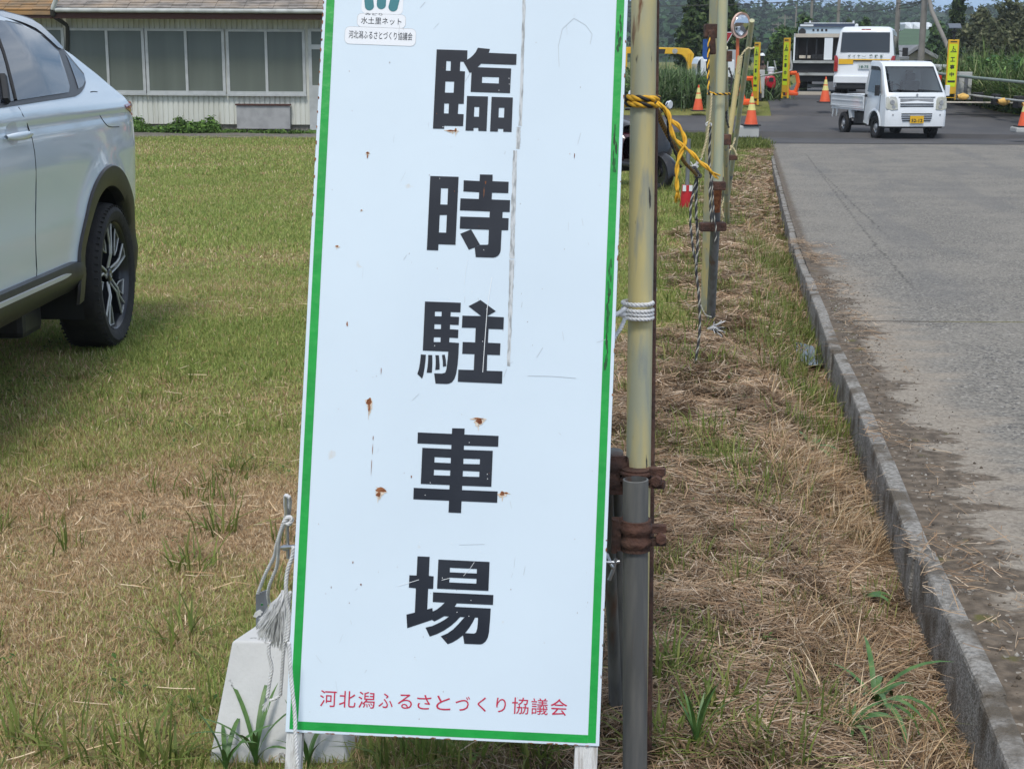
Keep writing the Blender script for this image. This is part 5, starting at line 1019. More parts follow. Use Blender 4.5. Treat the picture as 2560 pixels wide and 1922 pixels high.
for s_ in (0, 6):
    pts = [rows[i][s_] for i in range(n)]; cut = []
    for i, p in enumerate(pts): cut.append(p)
    arch_ = [(pts[0][0], 1.08+.33*math.cos(a), .30+.33*math.sin(a)) for a in np.linspace(math.pi, 0, 12)]
    mb.add(cut+arch_, [tuple(range(n+12))])
cab = B(mb, 'cab', m_wh, bevel=.012, smooth=40, weld=True)
mb = MB(); o = .006
wsv = [(-.60, 1.585, 1.085), (.60, 1.585, 1.085), (.555, 1.19, 1.60), (-.555, 1.19, 1.60)]; nrm = Vector((0, .58, .45)).normalized()*.02
mb.add([Vector(p)+nrm for p in wsv], [(0, 1, 2, 3)])
m_tg, n_, l_, b_ = mk('clear windscreen'); tr_ = n_.new('ShaderNodeBsdfTransparent'); tr_.inputs[0].default_value = (.62, .70, .70, 1); gs_ = n_.new('ShaderNodeBsdfGlossy'); gs_.inputs['Roughness'].default_value = .04; ms_ = n_.new('ShaderNodeMixShader'); ms_.inputs[0].default_value = .16
l_.new(tr_.outputs[0], ms_.inputs[1]); l_.new(gs_.outputs[0], ms_.inputs[2]); l_.new(ms_.outputs[0], n_['Material Output'].inputs[0]); B(mb, 'windscreen', m_tg)
m_seat = M('grey seat cloth', (.11, .12, .13), (.16, .17, .18), scale=6, rough=.9)
mb = MB(); mb.box(-.66, .66, 1.18, 1.52, .80, 1.035); B(mb, 'dashboard', m_blk, bevel=.03)
for s_ in (1, -1):
    mb = MB(); mb.box(s_*.33-.22, s_*.33+.22, .48, .60, .70, 1.30); mb.box(s_*.33-.12, s_*.33+.12, .49, .57, 1.32, 1.48); mb.box(s_*.33-.22, s_*.33+.22, .60, 1.02, .68, .80); B(mb, 'seat', m_seat, bevel=.03)
mb = MB(); mb.tube([Vector((.33+.17*math.cos(a), 1.12+.08*math.sin(a), 1.09+.15*math.sin(a))) for a in np.linspace(0, 2*math.pi, 25)[:-1]], .013, n=6, closed=True); mb.tube([(.17, 1.12, 1.09), (.49, 1.12, 1.09)], .012, n=6); B(mb, 'steering_wheel', m_blk)
mb = MB(); mb.box(-.09, .09, 1.17, 1.19, 1.50, 1.55); B(mb, 'rear_view_mirror', m_blk, bevel=.008)
mb = MB(); mb.tube([Vector((-.55, 1.62, 1.09)), Vector((-.05, 1.60, 1.12))], .012, n=5); mb.tube([Vector((-.05, 1.625, 1.09)), Vector((.45, 1.60, 1.12))], .012, n=5); B(mb, 'wiper', m_blk)
for s_ in (1, -1):
    mb = MB(); wz = lambda z: s_*(wx(z)+.007)
    mb.add([(wz(1.02), 1.36, 1.02), (wz(1.06), .56, 1.06), (wz(1.60), .56, 1.60), (wz(1.62), 1.0, 1.62), (wz(1.56), 1.10, 1.56)], [(0, 1, 2, 3, 4)]); sw_ = B(mb, 'side_window', m_vg)
    mb = MB(); mb.add([(wz(1.55)+s_*.02, .58, 1.56), (wz(1.55)+s_*.02, 1.10, 1.545), (wz(1.6)+s_*.02, 1.0, 1.635), (wz(1.6)+s_*.02, .58, 1.645)], [(0, 1, 2, 3)]); B(mb, 'door_visor', m_blk, par=sw_)
    mb = MB(); mb.tube([(s_*.742, 1.33, .62), (s_*.742, 1.36, 1.0)], .006, n=4); mb.tube([(s_*.742, .46, .40), (s_*.742, .46, 1.02)], .006, n=4); mb.box(s_*.742-.012, s_*.742+.012, .50, .58, .93, .99); B(mb, 'door_seam', m_blk)
    mb = MB(); rr_ = []
    for a in np.linspace(0, math.pi, 16): rr_.append([(s_*.745, 1.08+r*math.cos(a), .30+r*math.sin(a)) for r in (.325, .335, .375, .39)]); rr_[-1] = [rr_[-1][0], (s_*.765, rr_[-1][1][1], rr_[-1][1][2]), (s_*.765, rr_[-1][2][1], rr_[-1][2][2]), rr_[-1][3]]
    mb.grid(rr_); B(mb, 'wheel_arch', m_wh, smooth=60)
    mb = MB(); P = [(.70, .99), (.51, .985), (.475, .93), (.455, .70), (.60, .69), (.71, .70), (.735, .74), (.73, .96)]
    mb.prism([(s_*x, (1.70 if z < .8 else 1.69)-.00+(-.03 if x > .66 else .006)-(z-.7)*.08, z-.02) for x, z in P], (0, .02, 0)); hl_ = B(mb, 'headlight', m_gp, bevel=.008)
    mb = MB(); mb.lathe([(.001, .03), (.05, .03), (.06, .0)], c=(s_*.59, 1.685, .84), axis='y', n=14); mb.lathe([(.001, .03), (.045, .03), (.055, .0)], c=(s_*.56, 1.69, .74), axis='y', n=14); B(mb, 'reflector', m_wheel, par=hl_)
    mb = MB(); mb.tube([(s_*.74, 1.36, 1.06), (s_*.86, 1.42, 1.12)], .012, n=6); mb.box(min(s_*.80, s_*.90), max(s_*.80, s_*.90), 1.38, 1.44, .98, 1.22); B(mb, 'mirror', m_blk if s_ > 0 else m_wh, bevel=.02)
mb = MB()
for z in (.915, .90, .885, .87): pass
mb.box(-.40, .40, 1.672, 1.692, .845, .925); gl = B(mb, 'grille', m_wheel)
mb = MB()
for z in (.805, .755): mb.box(-.40, .40, 1.685, 1.715, z-.012, z+.012)
for z, w in ((.585, .37), (.535, .37), (.485, .36), (.435, .34)): mb.box(-w, w, 1.71, 1.738, z-.011, z+.011)
mb.box(-.44, .44, 1.66, 1.696, .955, .965); B(mb, 'grille_slot', m_blk)
mb = MB(); mb.lathe([(.001, .012), (.022, .012), (.028, 0)], c=(0, 1.692, 1.01), axis='y', n=12); mb.lathe([(.001, .012), (.018, .012), (.022, 0)], c=(-.57, 1.715, .565), axis='y', n=10); mb.lathe([(.001, .012), (.018, .012), (.022, 0)], c=(.57, 1.715, .565), axis='y', n=10); B(mb, 'emblem', m_wheel)
mb = MB(); mb.box(-.165, .165, 1.745, 1.755, .375, .540); pl_ = B(mb, 'number_plate', m_plate)
mb = MB(); put_text(mb, '52-12', Matrix.Translation((0, 1.757, .435)) @ Matrix.Rotation(math.pi, 4, 'Z') @ Matrix.Rotation(math.pi/2, 4, 'X'), .1, fit=(.27, .078), off=.003); B(mb, 'lettering', m_ink, par=pl_)
mb = MB(); mb.box(-.68, .68, .42, 1.62, .26, .40); mb.box(-.33, .33, -1.6, .42, .36, .56); mb.box(-.60, .60, -.95, -.80, .22, .32); mb.box(-.62, -.35, -.25, .35, .30, .56); mb.box(.35, .62, -.45, .25, .30, .56); B(mb, 'chassis', m_dk)
bd = MB(); bd.box(-.71, .71, -1.69, .36, .60, .655); B(bd, 'bed_floor', m_wh)
for nm, bx in (('gate', (.695, .735, -1.70, .37, .665, .955)), ('gate', (-.735, -.695, -1.70, .37, .665, .955)), ('tailgate', (-.693, .693, -1.705, -1.67, .665, .955))):
    mb = MB(); mb.box(*bx); g_ = B(mb, nm, m_wh, bevel=.008)
    if nm == 'gate':
        s_ = 1 if bx[0] > 0 else -1; mb = MB()
        for z in (.69, .82, .93): mb.box(s_*.737 if s_ > 0 else -.745, .745 if s_ > 0 else -.737, -1.66, .33, z-.012, z+.012)
        B(mb, 'gate_rib', m_wh, par=g_, bevel=.003)
mb = MB()
for y in np.arange(-1.6, .35, .075): mb.box(.70, .73, y, y+.03, .956, .975); mb.box(-.73, -.70, y, y+.03, .956, .975)
B(mb, 'rope_hook_rail', m_wheel)
mb = MB(); mb.box(-.70, .70, .36, .395, .66, 1.25); [mb.tube([(x, .34, .66), (x, .34, 1.6)], .014, n=6) for x in (-.6, .6)]; mb.tube([(-.6, .34, 1.6), (.6, .34, 1.6)], .014, n=6); B(mb, 'cab_guard', m_wh)
for s_ in (1, -1):
    mb = MB(); mb.prism([(s_*.71, -1.62, .60), (s_*.71, -1.52, .60), (s_*.71, -1.60, .40), (s_*.71, -1.64, .40)], (-s_*.02, 0, 0)); mb.prism([(s_*.71, -1.36, .60), (s_*.71, -1.28, .60), (s_*.71, -1.34, .42), (s_*.71, -1.39, .42)], (-s_*.02, 0, 0)); mb.prism([(s_*.71, -.60, .60), (s_*.71, -.44, .60), (s_*.71, -.40, .42), (s_*.71, -.50, .40)], (-s_*.16, 0, 0)); B(mb, 'mud_guard', m_wh)
for s_ in (1, -1):
    for yw in (1.08, -.89):
        w = wheel((m_tyre,), .272, .145, .155, parent=tr, loc=(s_*.655, yw, .27)); mb = MB(); f = s_; mb.lathe([(.153, f*.055), (.14, f*.02), (.10, f*.01), (.075, f*.035), (.06, f*.06), (.001, f*.062)], axis='x', n=22, caps=False); B(mb, 'rim', m_wheel, par=w, smooth=40)
        mb = MB(); [mb.lathe([(.001, f*.030), (.012, f*.030), (.012, f*.0)], c=(0, .108*math.cos(a), .108*math.sin(a)), axis='x', n=6) for a in np.linspace(0, 6.28, 9)[:-1]]
# ---- van seen from behind
vz = float(hbase(10.3, 44))
def corner_root(name, label, cat, px, py, Y, az, half, yoff, gz=None):
    f_ = Vector((math.sin(math.radians(az)), math.cos(math.radians(az)), 0)); r_g = Vector((f_.y, -f_.x, 0)); p = PY(px, py, Y); c_ = p+r_g*half-f_*yoff
    return thing(name, label, cat, (c_.x, c_.y, p.z if gz is None else gz), -math.radians(az))
van = corner_root('van', 'white van with dark rear window and yellow side stripe seen from behind', 'van', 2081, 243, 43.6, 16.0, .845, -2.3)
mb = MB(); rows = []
def vw(z): return .845 if z < 1.05 else .845-.13*((z-1.05)/.93)**1.3
vp = [(-2.30, .28), (-2.32, .42), (-2.31, .55), (-2.29, .60), (-2.29, 1.05), (-2.14, 1.86), (-2.06, 1.945), (-1.9, 1.98), (0, 1.99), (1.1, 1.97), (1.35, 1.88), (2.05, 1.10), (2.28, .85), (2.33, .6), (2.33, .3)]
for y, z in vp:
    w = vw(z); e = .06 if abs(y) > 1.95 else 0; sg = -1 if y < 0 else 1; t_ = .07 if z > 1.9 else .0
    rows.append([(-w+.0, y-sg*e, z-t_), (-w+.09, y, z), (-w*.5, y+sg*.02, z+.005), (0, y+sg*.025, z+.01), (w*.5, y+sg*.02, z+.005), (w-.09, y, z), (w, y-sg*e, z-t_)])
mb.grid(rows)
for s_ in (0, 6): mb.add([rows[i][s_] for i in range(len(vp))], [tuple(range(len(vp)))])
B(mb, 'body', m_wh, van, bevel=.03, smooth=50, weld=True)
def rearpl(pts, off=.028):      # points (x,z) on the sloping tail
    out = []
    for x, z in pts:
        y = np.interp(z, [.28, .42, .60, 1.05, 1.86, 1.945], [-2.30, -2.32, -2.29, -2.29, -2.14, -2.06]); out.append((x, float(y)-off-.02*(1-abs(x)/.85), z))
    return out
mb = MB()
xs_ = np.linspace(-.69, .69, 9)
mb.grid([rearpl([(x*(1-.06*(z-1.26)), z) for x in xs_], .03) for z in (1.27, 1.30, 1.5, 1.7, 1.795, 1.82)]); rw_ = B(mb, 'rear_window', m_vg, van, smooth=60)
mb = MB(); p = [Vector((x, -2.14, z)) for x, z in ()]; mb.box(-.13, .13, -2.15, -2.10, 1.885, 1.915); B(mb, 'brake_light', m_rl, van)
mb = MB(); mb.grid([rearpl([(x, z) for x in np.linspace(-.72, -.31, 5)], .026) for z in (.93, 1.075)], m=0); mb.grid([rearpl([(x, z) for x in np.linspace(-.31, .72, 8)], .026) for z in (1.045, 1.075)]); B(mb, 'stripe', m_plate, van)
mb = MB(); mb.grid([rearpl([(x, z) for x in np.linspace(-.31, .5, 7)], .04) for z in (1.0, 1.04)]); B(mb, 'plate_garnish', m_blk, van)
mb = MB(); mb.grid([rearpl([(x, z) for x in np.linspace(-.165, .165, 3)], .045) for z in (.80, .965)]); pv = B(mb, 'number_plate', m_platew, van)
RT = lambda x, z, off: Matrix.Translation((x, -2.29-off, z)) @ Matrix.Rotation(math.pi/2, 4, 'X')
mb = MB(); put_text(mb, '18-75', RT(0, .86, .072), .1, fit=(.25, .07), off=.002); B(mb, 'lettering', M('plate green', (.03, .14, .10), rough=.6), van, par=pv)
m_vt = M('van lettering', (.06, .12, .11), rough=.6); mb = MB()
for i, ch in enumerate('ダイヤ'): put_text(mb, ch, RT(-.43+i*.135, 1.155, .062), .1, fit=(.085, .085), off=.003)
for i, ch in enumerate('建設部'): put_text(mb, ch, RT(.18+i*.15, 1.155, .062), .1, fit=(.095, .095), off=.004)
mb.tube([Vector((-.02+.06*math.cos(a), -2.352, 1.175+.03*math.sin(a))) for a in np.linspace(math.pi*1.05, math.pi*1.95, 8)], .007, n=4); B(mb, 'lettering', m_vt, van)
for s_ in (1, -1):
    mb = MB(); rr_ = []
    for z in np.linspace(.72, 1.17, 8): y = float(np.interp(z, [.60, 1.05, 1.86], [-2.29, -2.29, -2.14])); wd = .10*(1-max(0, (z-1.05)/.14)**2*.6); rr_.append([(s_*(.862), y+.16, z), (s_*.858, y+.04, z), (s_*.835, y-.025, z), (s_*(.835-wd), y-.032, z)])
    mb.grid(rr_); B(mb, 'tail_lamp', m_rl, van, smooth=60)
    mb = MB(); mb.add([(s_*(vw(1.2)+.012), 1.6, 1.2), (s_*(vw(1.2)+.012), -1.9, 1.2), (s_*(vw(1.75)+.012), -1.85, 1.75), (s_*(vw(1.75)+.012), 1.25, 1.75)], [(0, 1, 2, 3)]); B(mb, 'side_window', m_vg, van)
    mb = MB(); mb.box(min(s_*.85, s_*.862), max(s_*.85, s_*.862), -2.2, 2.0, .95, 1.05); B(mb, 'stripe', m_plate, van)
    mb = MB(); mb.tube([(s_*.83, 1.5, 1.32), (s_*1.02, 1.52, 1.30)], .015, n=6); mb.box(min(s_*.93, s_*1.10), max(s_*.93, s_*1.10), 1.48, 1.56, 1.16, 1.42); B(mb, 'mirror', m_blk, van, bevel=.02)
    for yw in (-1.2, 1.35): w = wheel((m_tyre,), .33, .19, .19, parent=van, loc=(s_*.75, yw, .33)); mb = MB(); mb.lathe([(.188, s_*.07), (.17, s_*.03), (.09, s_*.03), (.05, s_*.06), (.001, s_*.06)], axis='x', n=18, caps=False); B(mb, 'rim', m_wheel, van, par=w)
mb = MB(); mb.box(-.80, .80, -2.39, -2.30, .40, .60); mb.box(-.84, -.80, -2.37, -2.0, .40, .60); mb.box(.80, .84, -2.37, -2.0, .40, .60); B(mb, 'bumper', m_wh, van, bevel=.03)
mb = MB(); mb.box(-.78, .78, -2.30, 2.2, .22, .33); mb.box(-.75, .75, -2.34, -2.2, .26, .395); B(mb, 'underbody', m_blk, van)
mb = MB(); mb.lathe([(.05, 0), (.05, .05), (.03, .08), (.001, .085)], c=(-.30, -1.8, 1.985), n=12); B(mb, 'roof_lamp', m_platew, van)
# ---- working lorry behind the van
D = 50.
m_bx = M('lorry black panel', (.022, .022, .026), (.035, .034, .036), scale=3, rough=.5); m_cr = M('cream panel', (.60, .55, .46), (.5, .45, .38), scale=2, rough=.6); m_in = M('lorry interior', (.07, .06, .058), (.04, .035, .035), scale=2, rough=.8); m_bl = M('pale blue board', (.50, .60, .68), rough=.5)
gz = PY(2000, 229, D).z; p0 = PY(1979, 229, D); lorry = thing('work_lorry', 'black and white box lorry with open rear standing behind the white van', 'lorry', (p0.x+1.0, D+2, gz), -math.radians(13))
az_ = math.radians(13); f_ = Vector((math.sin(az_), math.cos(az_), 0)); rgt = Vector((f_.y, -f_.x, 0)); LO = Matrix.Translation((p0.x, p0.y, gz)) @ Matrix.Rotation(-az_, 4, 'Z')
k72 = 3700/51.3
def lz(py): return (229-py)/k72
def lx(px): return (px-1979)/k72*1.02
def LB(name, x0, x1, y0, y1, pa, pb, m, par=None, bev=0.): mb = MB(); mb.T = LO; mb.box(lx(x0), lx(x1), y0, y1, lz(pb), lz(pa)); mb.T = None; return mb.build(name, m, par or lorry, bevel=bev)
XR = 1979+2.15*k72/1.02
LB('box_interior', 1983, XR-2, .5, 4.8, 104, 156, m_in); LB('box_side', 1979, 1982.5, 0, 4.9, 95, 157, m_wh); LB('box_side', XR-3, XR, 0, 4.9, 95, 157, m_wh); LB('box_roof', 1979, XR, 0, 4.9, 95, 103.5, m_cr, bev=.01)
LB('rear_panel', 2049, 2068, .02, .06, 104, 155, m_wh); 
for a in (1987, 2009, 2031): LB('inner_post', a-2, a+1.5, .2, .3, 104, 155, m_blk)
LB('cargo', 1992, 2018, .3, .9, 145, 152, m_cr); LB('cargo', 2020, 2046, .3, .9, 142, 155, m_blk)
LB('tail_step', 1979, XR, -.15, .2, 157, 163, m_pip); LB('rear_skirt', 1980, XR-1, .0, .06, 163.5, 185, m_bx); LB('step_bar', 1992, XR-4, -.08, .02, 185.5, 191.5, m_pip); LB('chassis', 1994, XR-8, .1, 4.9, 191, 206, m_bx)
LB('cab', 1979, XR, 4.95, 6.4, 112, 205, m_wh, bev=.08)
sbd = LB('sign_board', 1988, XR-6, .05, .12, 79.5, 94.5, m_bl); mb = MB(); mb.T = LO
for a in (2023-.5, 2032.5, 2042, 2051.5): mb.box(lx(a-2.3), lx(a+2.3), .035, .046, lz(89), lz(84.2))
mb.T = None; mb.build('board_mark', m_bx, sbd); mb = MB(); mb.T = LO; mb.lathe([(.001, .02), (.10, .02), (.12, .05)], c=(lx(1997), 0.0, lz(91)), axis='y', n=14); mb.T = None; mb.build('board_lamp', m_bx, sbd)
LB('light_bar', 1990, XR-12, .0, .25, 72.5, 79, M('light bar navy', (.06, .08, .13), rough=.3)); LB('light_bar_strip', 1992, 2022, -.02, -.002, 73.8, 78, m_wh); LB('roof_rail', 2000, XR-16, .1, .14, 69.6, 71.2, m_wh)
LB('roof_lamp', 2012, 2015.5, .1, .2, 65, 70, m_wh); LB('roof_lamp', 2110, 2114, .1, .2, 65, 70, m_wh)
for a in (2003, XR-14):
    for yy in (.8, 5.4): mb = MB(); mb.T = LO @ Matrix.Translation((lx(a), yy, .38)); mb.lathe([(.2, -.13), (.36, -.13), (.38, -.1), (.38, .1), (.36, .13), (.2, .13)], axis='x', n=24); mb.T = None; mb.build('wheel', m_tyre, lorry, smooth=40)
mb = MB(); p = PY(1994, 233, 46.5); q = PY(2075, 232, 46.5); mb.box(p.x, q.x, 46.4, 46.5, p.z-.05, p.z+.045); tag(mb.build('timber_beam', m_cr), 'long pale beam lying across the road behind the orange barrier', 'beam')
mb = MB(); p = PY(2012, 218, 52.5); q = PY(2066, 218, 52.5); mb.box(p.x, q.x, 52.5, 52.9, p.z-.02, p.z+.10); tag(mb.build('light_ground_strip', m_wh), 'white strip added on the road for the light ground seen under the lorry', 'beam')  # added white strip stands in for light ground under the lorry
# ---- work signs
def work_sign(label, px, ptop, pbot, Y, rz, txt, lamp=False):
    p = PY(px, pbot, Y); H_ = (pbot-ptop)/3700*Y*1.0; t = thing('work_sign', label, 'sign', p, rz, 'yellow upright work signs'); W_ = .30
    mb = MB(); mb.box(-W_/2, W_/2, -.02, .02, .16, H_); fr = mb.build('sign_frame', m_yel, t, world=False, bevel=.012); mb = MB()
    for s_ in (-1, 1): mb.box(s_*W_/2-.022*(s_ > 0)-.0, s_*W_/2+.022*(s_ < 0), -.025, .025, 0, .158)
    mb.box(-W_/2+.024, W_/2-.024, -.012, .012, .05, .07); mb.box(-.012, .012, .15, .18, 0, .9) if False else None; mb.build('leg', m_yel, t, world=False)
    mb = MB(); mb.tube([(0, .03, H_*.8), (0, .16, .3)], .012, n=6); mb.build('rear_stay', m_yel, t, world=False)
    z0, z1 = .16+H_*.12, H_-.12; mb = MB(); mb.box(-W_/2+.035, W_/2-.035, -.024, -.0205, z0, z1); ln = mb.build('reflective_sheet', m_lime, t, world=False)
    R2 = lambda z, x=0: Matrix.Translation((x, -.0265, z)) @ Matrix.Rotation(math.pi/2, 4, 'X'); mb = MB(); hh = (z1-z0)
    for i, ch in enumerate(txt): put_text(mb, ch, R2(z1-hh*(.36+i*.175)), .1, fit=(.125, hh*.105), off=.004)
    zp = z1-hh*.13; mb.lathe([(.001, -.004), (.018, -.004), (.018, 0)], c=(.0, -.024, zp+.07), axis='y', n=10)
    for a, b2 in (((.0, .05), (-.02, -.01)), ((-.02, -.01), (.025, -.06)), ((-.02, -.01), (-.045, -.06)), ((-.01, .035), (.045, .0)), ((.045, .02), (.06, -.05)), ((.03, -.055), (.09, -.055)), ((-.08, -.065), (.09, -.065))): mb.tube([Vector((a[0], -.0262, zp+a[1])), Vector((b2[0], -.0262, zp+b2[1]))], .0085, n=5)
    mb.box(-W_/2+.05, W_/2-.05, -.0262, -.0245, z0+hh*.10, z0+hh*.15); mb.box(-W_/2+.06, W_/2-.06, -.0265, -.0205, H_-.075, H_-.045); mb.build('lettering', m_ink, ln, world=False)
    if lamp:
        mb = MB(); mb.lathe([(.03, H_), (.035, H_+.16), (.075, H_+.2), (.08, H_+.25), (.02, H_+.26), (.02, H_+.30)], n=12); l2 = mb.build('solar_lamp', m_blk, t, world=False); mb = MB(); mb.prism([(-.17, -.12, H_+.30), (.17, -.12, H_+.30), (.17, .12, H_+.42), (-.17, .12, H_+.42)], (0, 0, .02)); mb.build('solar_panel', M('solar panel', (.10, .12, .15), rough=.15), l2, world=False)
    return t
work_sign('yellow upright work sign with solar lamp on top, right of the small truck', 2374.5, 106, 250, 42.5, math.radians(-6), '工事中', lamp=True)
work_sign('yellow upright work sign seen edge on beside the right orange barrier', 1962, 102, 246, 42.5, math.radians(-66), '工事中')
work_sign('yellow upright work sign seen edge on, nearer the leaning pipes', 1888, 113, 262, 41.0, math.radians(-72), '工事中')
# ---- hexagonal orange barrier stands with a pipe
def barrier(label, px, ptop, pbot, Y, rz):
    p = PY(px, pbot, Y); H_ = (pbot-ptop)/3700*Y; t = thing('barrier_stand', label, 'barrier', p, rz, 'orange hexagon barrier stands'); s_ = H_/.75
    P = [(-.10, .10), (-.19, .36), (-.13, .68), (.13, .68), (.19, .36), (.10, .10)]; mb = MB()
    for a, b2 in zip(P, P[1:]+P[:1]): mb.tube([Vector((a[0]*s_, 0, a[1]*s_)), Vector((b2[0]*s_, 0, b2[1]*s_))], .062*s_, n=6)
    mb.box(-.10*s_, -.04*s_, -.03, .03, .68*s_, .75*s_); mb.box(.04*s_, .10*s_, -.03, .03, .68*s_, .75*s_); mb.build('frame', m_org, t, world=False, bevel=.004)
    mb = MB(); mb.box(-.20*s_, .20*s_, -.16, .16, 0, .10*s_); mb.build('foot', m_org, t, world=False, bevel=.03); return t
b1 = barrier('orange hexagon barrier stand in front of the black lorry', 1979, 180, 239, 43.2, math.radians(-12)); b2_ = barrier('orange hexagon barrier stand behind the leaning pipes', 1869, 193, 263, 41.3, math.radians(-30))
mb = MB(); mb.tube([PY(1868, 198, 41.3), PY(1900, 191.5, 42), PY(1977, 176.5, 43.2)], .024, n=8); tag(mb.build('barrier_pipe', m_pip, smooth=60), 'pale pipe laid between the two orange barrier stands', 'pipe')
mb = MB(); mb.tube([PY(1978, 176, 43.5), PY(1979, 163, 43.5), PY(1976, 150, 43.5), PY(1976, 128, 43.5)], .035, n=8); tag(mb.build('bent_pipe', m_pip, smooth=60), 'white bent pipe standing at the left corner of the lorry', 'pipe')
# ---- red machine, posts
rm = thing('red_machine', 'red engine machine with white ribbed tank and black wheel between the yellow signs', 'machine', PY(1928, 246, 45.5)); Ym = 45.5
m_rp = M('machine red', (.50, .012, .03), (.40, .01, .025), scale=4, rough=.3, coat=.5)
def ZM(a, b_): return (1880+a/13.84, 150+b_/13.84)
P = [ZM(*q) for q in [(480, 590), (600, 560), (770, 555), (815, 640), (840, 800), (800, 960), (700, 1010), (560, 960), (455, 900), (450, 700)]]
mb = MB(); mb.prism([PY(a, b_, Ym) for a, b_ in P], (0, .55, 0)); mb.build('engine_cover', m_rp, rm, bevel=.05, smooth=60)
mb = MB(); mb.prism([PY(*ZM(a, b_), Ym-.02) for a, b_ in ((600, 620), (740, 620), (745, 750), (585, 750))], (0, .03, 0)); mb.build('intake', m_blk, rm)
c_ = PY(*ZM(655, 500), Ym+.25); mb = MB(); s_ = 1/13.84/3700*Ym
mb.lathe([(95*s_, 0), (105*s_, .02), (95*s_, 60*s_), (115*s_, 100*s_), (112*s_, 180*s_), (122*s_, 190*s_), (120*s_, 225*s_), (60*s_, 245*s_), (.001, 247*s_)], c=c_, n=20); mb.build('tank', m_wh, rm, smooth=40)
mb = MB(); mb.tube([PY(*ZM(530, 400), Ym+.3), PY(*ZM(550, 50), Ym+.3)], .02, n=6); mb.tube([PY(*ZM(835, 350), Ym+.3), PY(*ZM(770, 20), Ym+.3)], .02, n=6); mb.build('handle', m_pip, rm)
c_ = PY(*ZM(660, 1260), Ym+.2); mb = MB(); mb.lathe([(.02, -.05), (.11, -.06), (.135, -.03), (.135, .03), (.11, .06), (.02, .05)], c=c_, axis='x', n=20); mb.tube([PY(*ZM(560, 1000), Ym+.2), c_, PY(*ZM(770, 1080), Ym+.2)], .04, n=6); mb.tube([PY(*ZM(470, 1050), Ym+.2), PY(*ZM(760, 1060), Ym+.2)], .05, n=6); mb.build('wheel', m_tyre, rm, smooth=40)
def bridge_post(label, px0, px1, pt, pb, Y, dark):
    p, q = PY(px0, pb, Y), PY(px1, pt, Y); t = thing('bridge_post', label, 'post', ((p.x+q.x)/2, Y+.2, p.z), 0, 'concrete bridge end posts'); w = q.x-p.x; mb = MB(); mb.box(p.x, q.x, Y, Y+.4, p.z-.1, q.z); mb.build('pillar', m_cpost, t, bevel=.02)
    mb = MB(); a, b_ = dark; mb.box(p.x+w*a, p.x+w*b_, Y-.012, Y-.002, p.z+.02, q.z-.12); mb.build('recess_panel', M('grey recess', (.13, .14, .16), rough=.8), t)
bridge_post('pale concrete bridge post with a dark recess behind the left yellow sign', 1892, 1913, 175.5, 237, 45.0, (.02, .42)); bridge_post('pale concrete bridge post with a dark recess right of the lamp topped work sign', 2394, 2432, 180.5, 241, 43.3, (.42, .70))
lp = thing('hooded_post', 'dark post with white hood and brown drum behind the left bridge post', 'post', PY(1906, 178, 49)); s_ = 49/3700.
mb = MB(); mb.tube([PY(1905, 176, 49), PY(1904, 140, 49)], .075, n=10); mb.tube([PY(1904, 132, 49), PY(1904, 127, 49)], .05, n=8); mb.build('pole', m_blk, lp, smooth=60)
mb = MB(); mb.lathe([(.02, 7*s_), (4*s_, 6*s_), (7*s_, 1.5*s_), (7.5*s_, 0)], c=PY(1905.5, 140, 49), n=16); mb.build('hood', m_wh, lp, smooth=60)
mb = MB(); mb.lathe([(8.5*s_, 0), (8.5*s_, 9*s_), (5*s_, 13*s_), (.01, 14*s_)], c=PY(1907, 176, 49), n=16); mb.lathe([(3.4*s_, 0), (3.4*s_, 5*s_), (.01, 6*s_)], c=PY(1906, 159, 49)-Vector((0, .1, 0)), n=12); mb.build('drum', M('brown drum', (.10, .065, .055), (.16, .11, .095), scale=6, rough=.8), lp, smooth=60)
# rubber blocks, sand bags and rails on the right; small ones on the left
m_bag = M('pale orange sand bag', (.75, .47, .13), (.62, .37, .10), scale=5, rough=.8, bump=.4)
def ZR_(a, b_): return (2280+a/7.9, 80+b_/7.9)
def blockr(label, a0, b0, a1, b1, Y):
    p, q = PY(*ZR_(a0, b1), Y), PY(*ZR_(a1, b0), Y); mb = MB(); mb.box(p.x, q.x, Y, Y+.35, p.z, q.z); o = tag(mb.build('rubber_block', m_rub, bevel=.03), label, 'block', 'black rail blocks')
blockr('black rubber rail block right of the concrete bridge post', 1255, 1200, 1425, 1390, 41.5); blockr('black rubber rail block between two sand bags', 1625, 1230, 1760, 1445, 40.3); blockr('black rubber rail block at the right edge', 2065, 1270, 2260, 1510, 39.3)
def bag(label, a0, b0, a1, b1, Y):
    p, q = PY(*ZR_(a0, b1), Y), PY(*ZR_(a1, b0), Y); w, h = q.x-p.x, q.z-p.z; mb = MB(); rows = []
    for t in np.linspace(0, 1, 13):
        e = math.sin(math.pi*min(max(t, .02), .98))**.28; rows.append([Vector((p.x+w*t, Y+.15*e*math.cos(a), p.z+h*.5+h*.5*e*math.sin(a)*(1+.12*math.sin(9*t+2*a)))) for a in np.linspace(0, 2*math.pi, 13)[:-1]])
    mb.grid(rows, closed=True); tag(mb.build('sand_bag', m_bag, smooth=180), label, 'sand bag', 'orange sand bags on the rail')
bag('orange sand bag at the foot of the concrete bridge post', 890, 1215, 1120, 1345, 41.4); bag('orange sand bag lying in front of the second rubber block', 1690, 1310, 1925, 1450, 39.9); bag('orange sand bag cut by the right edge of the picture', 2170, 1370, 2400, 1500, 39.0)
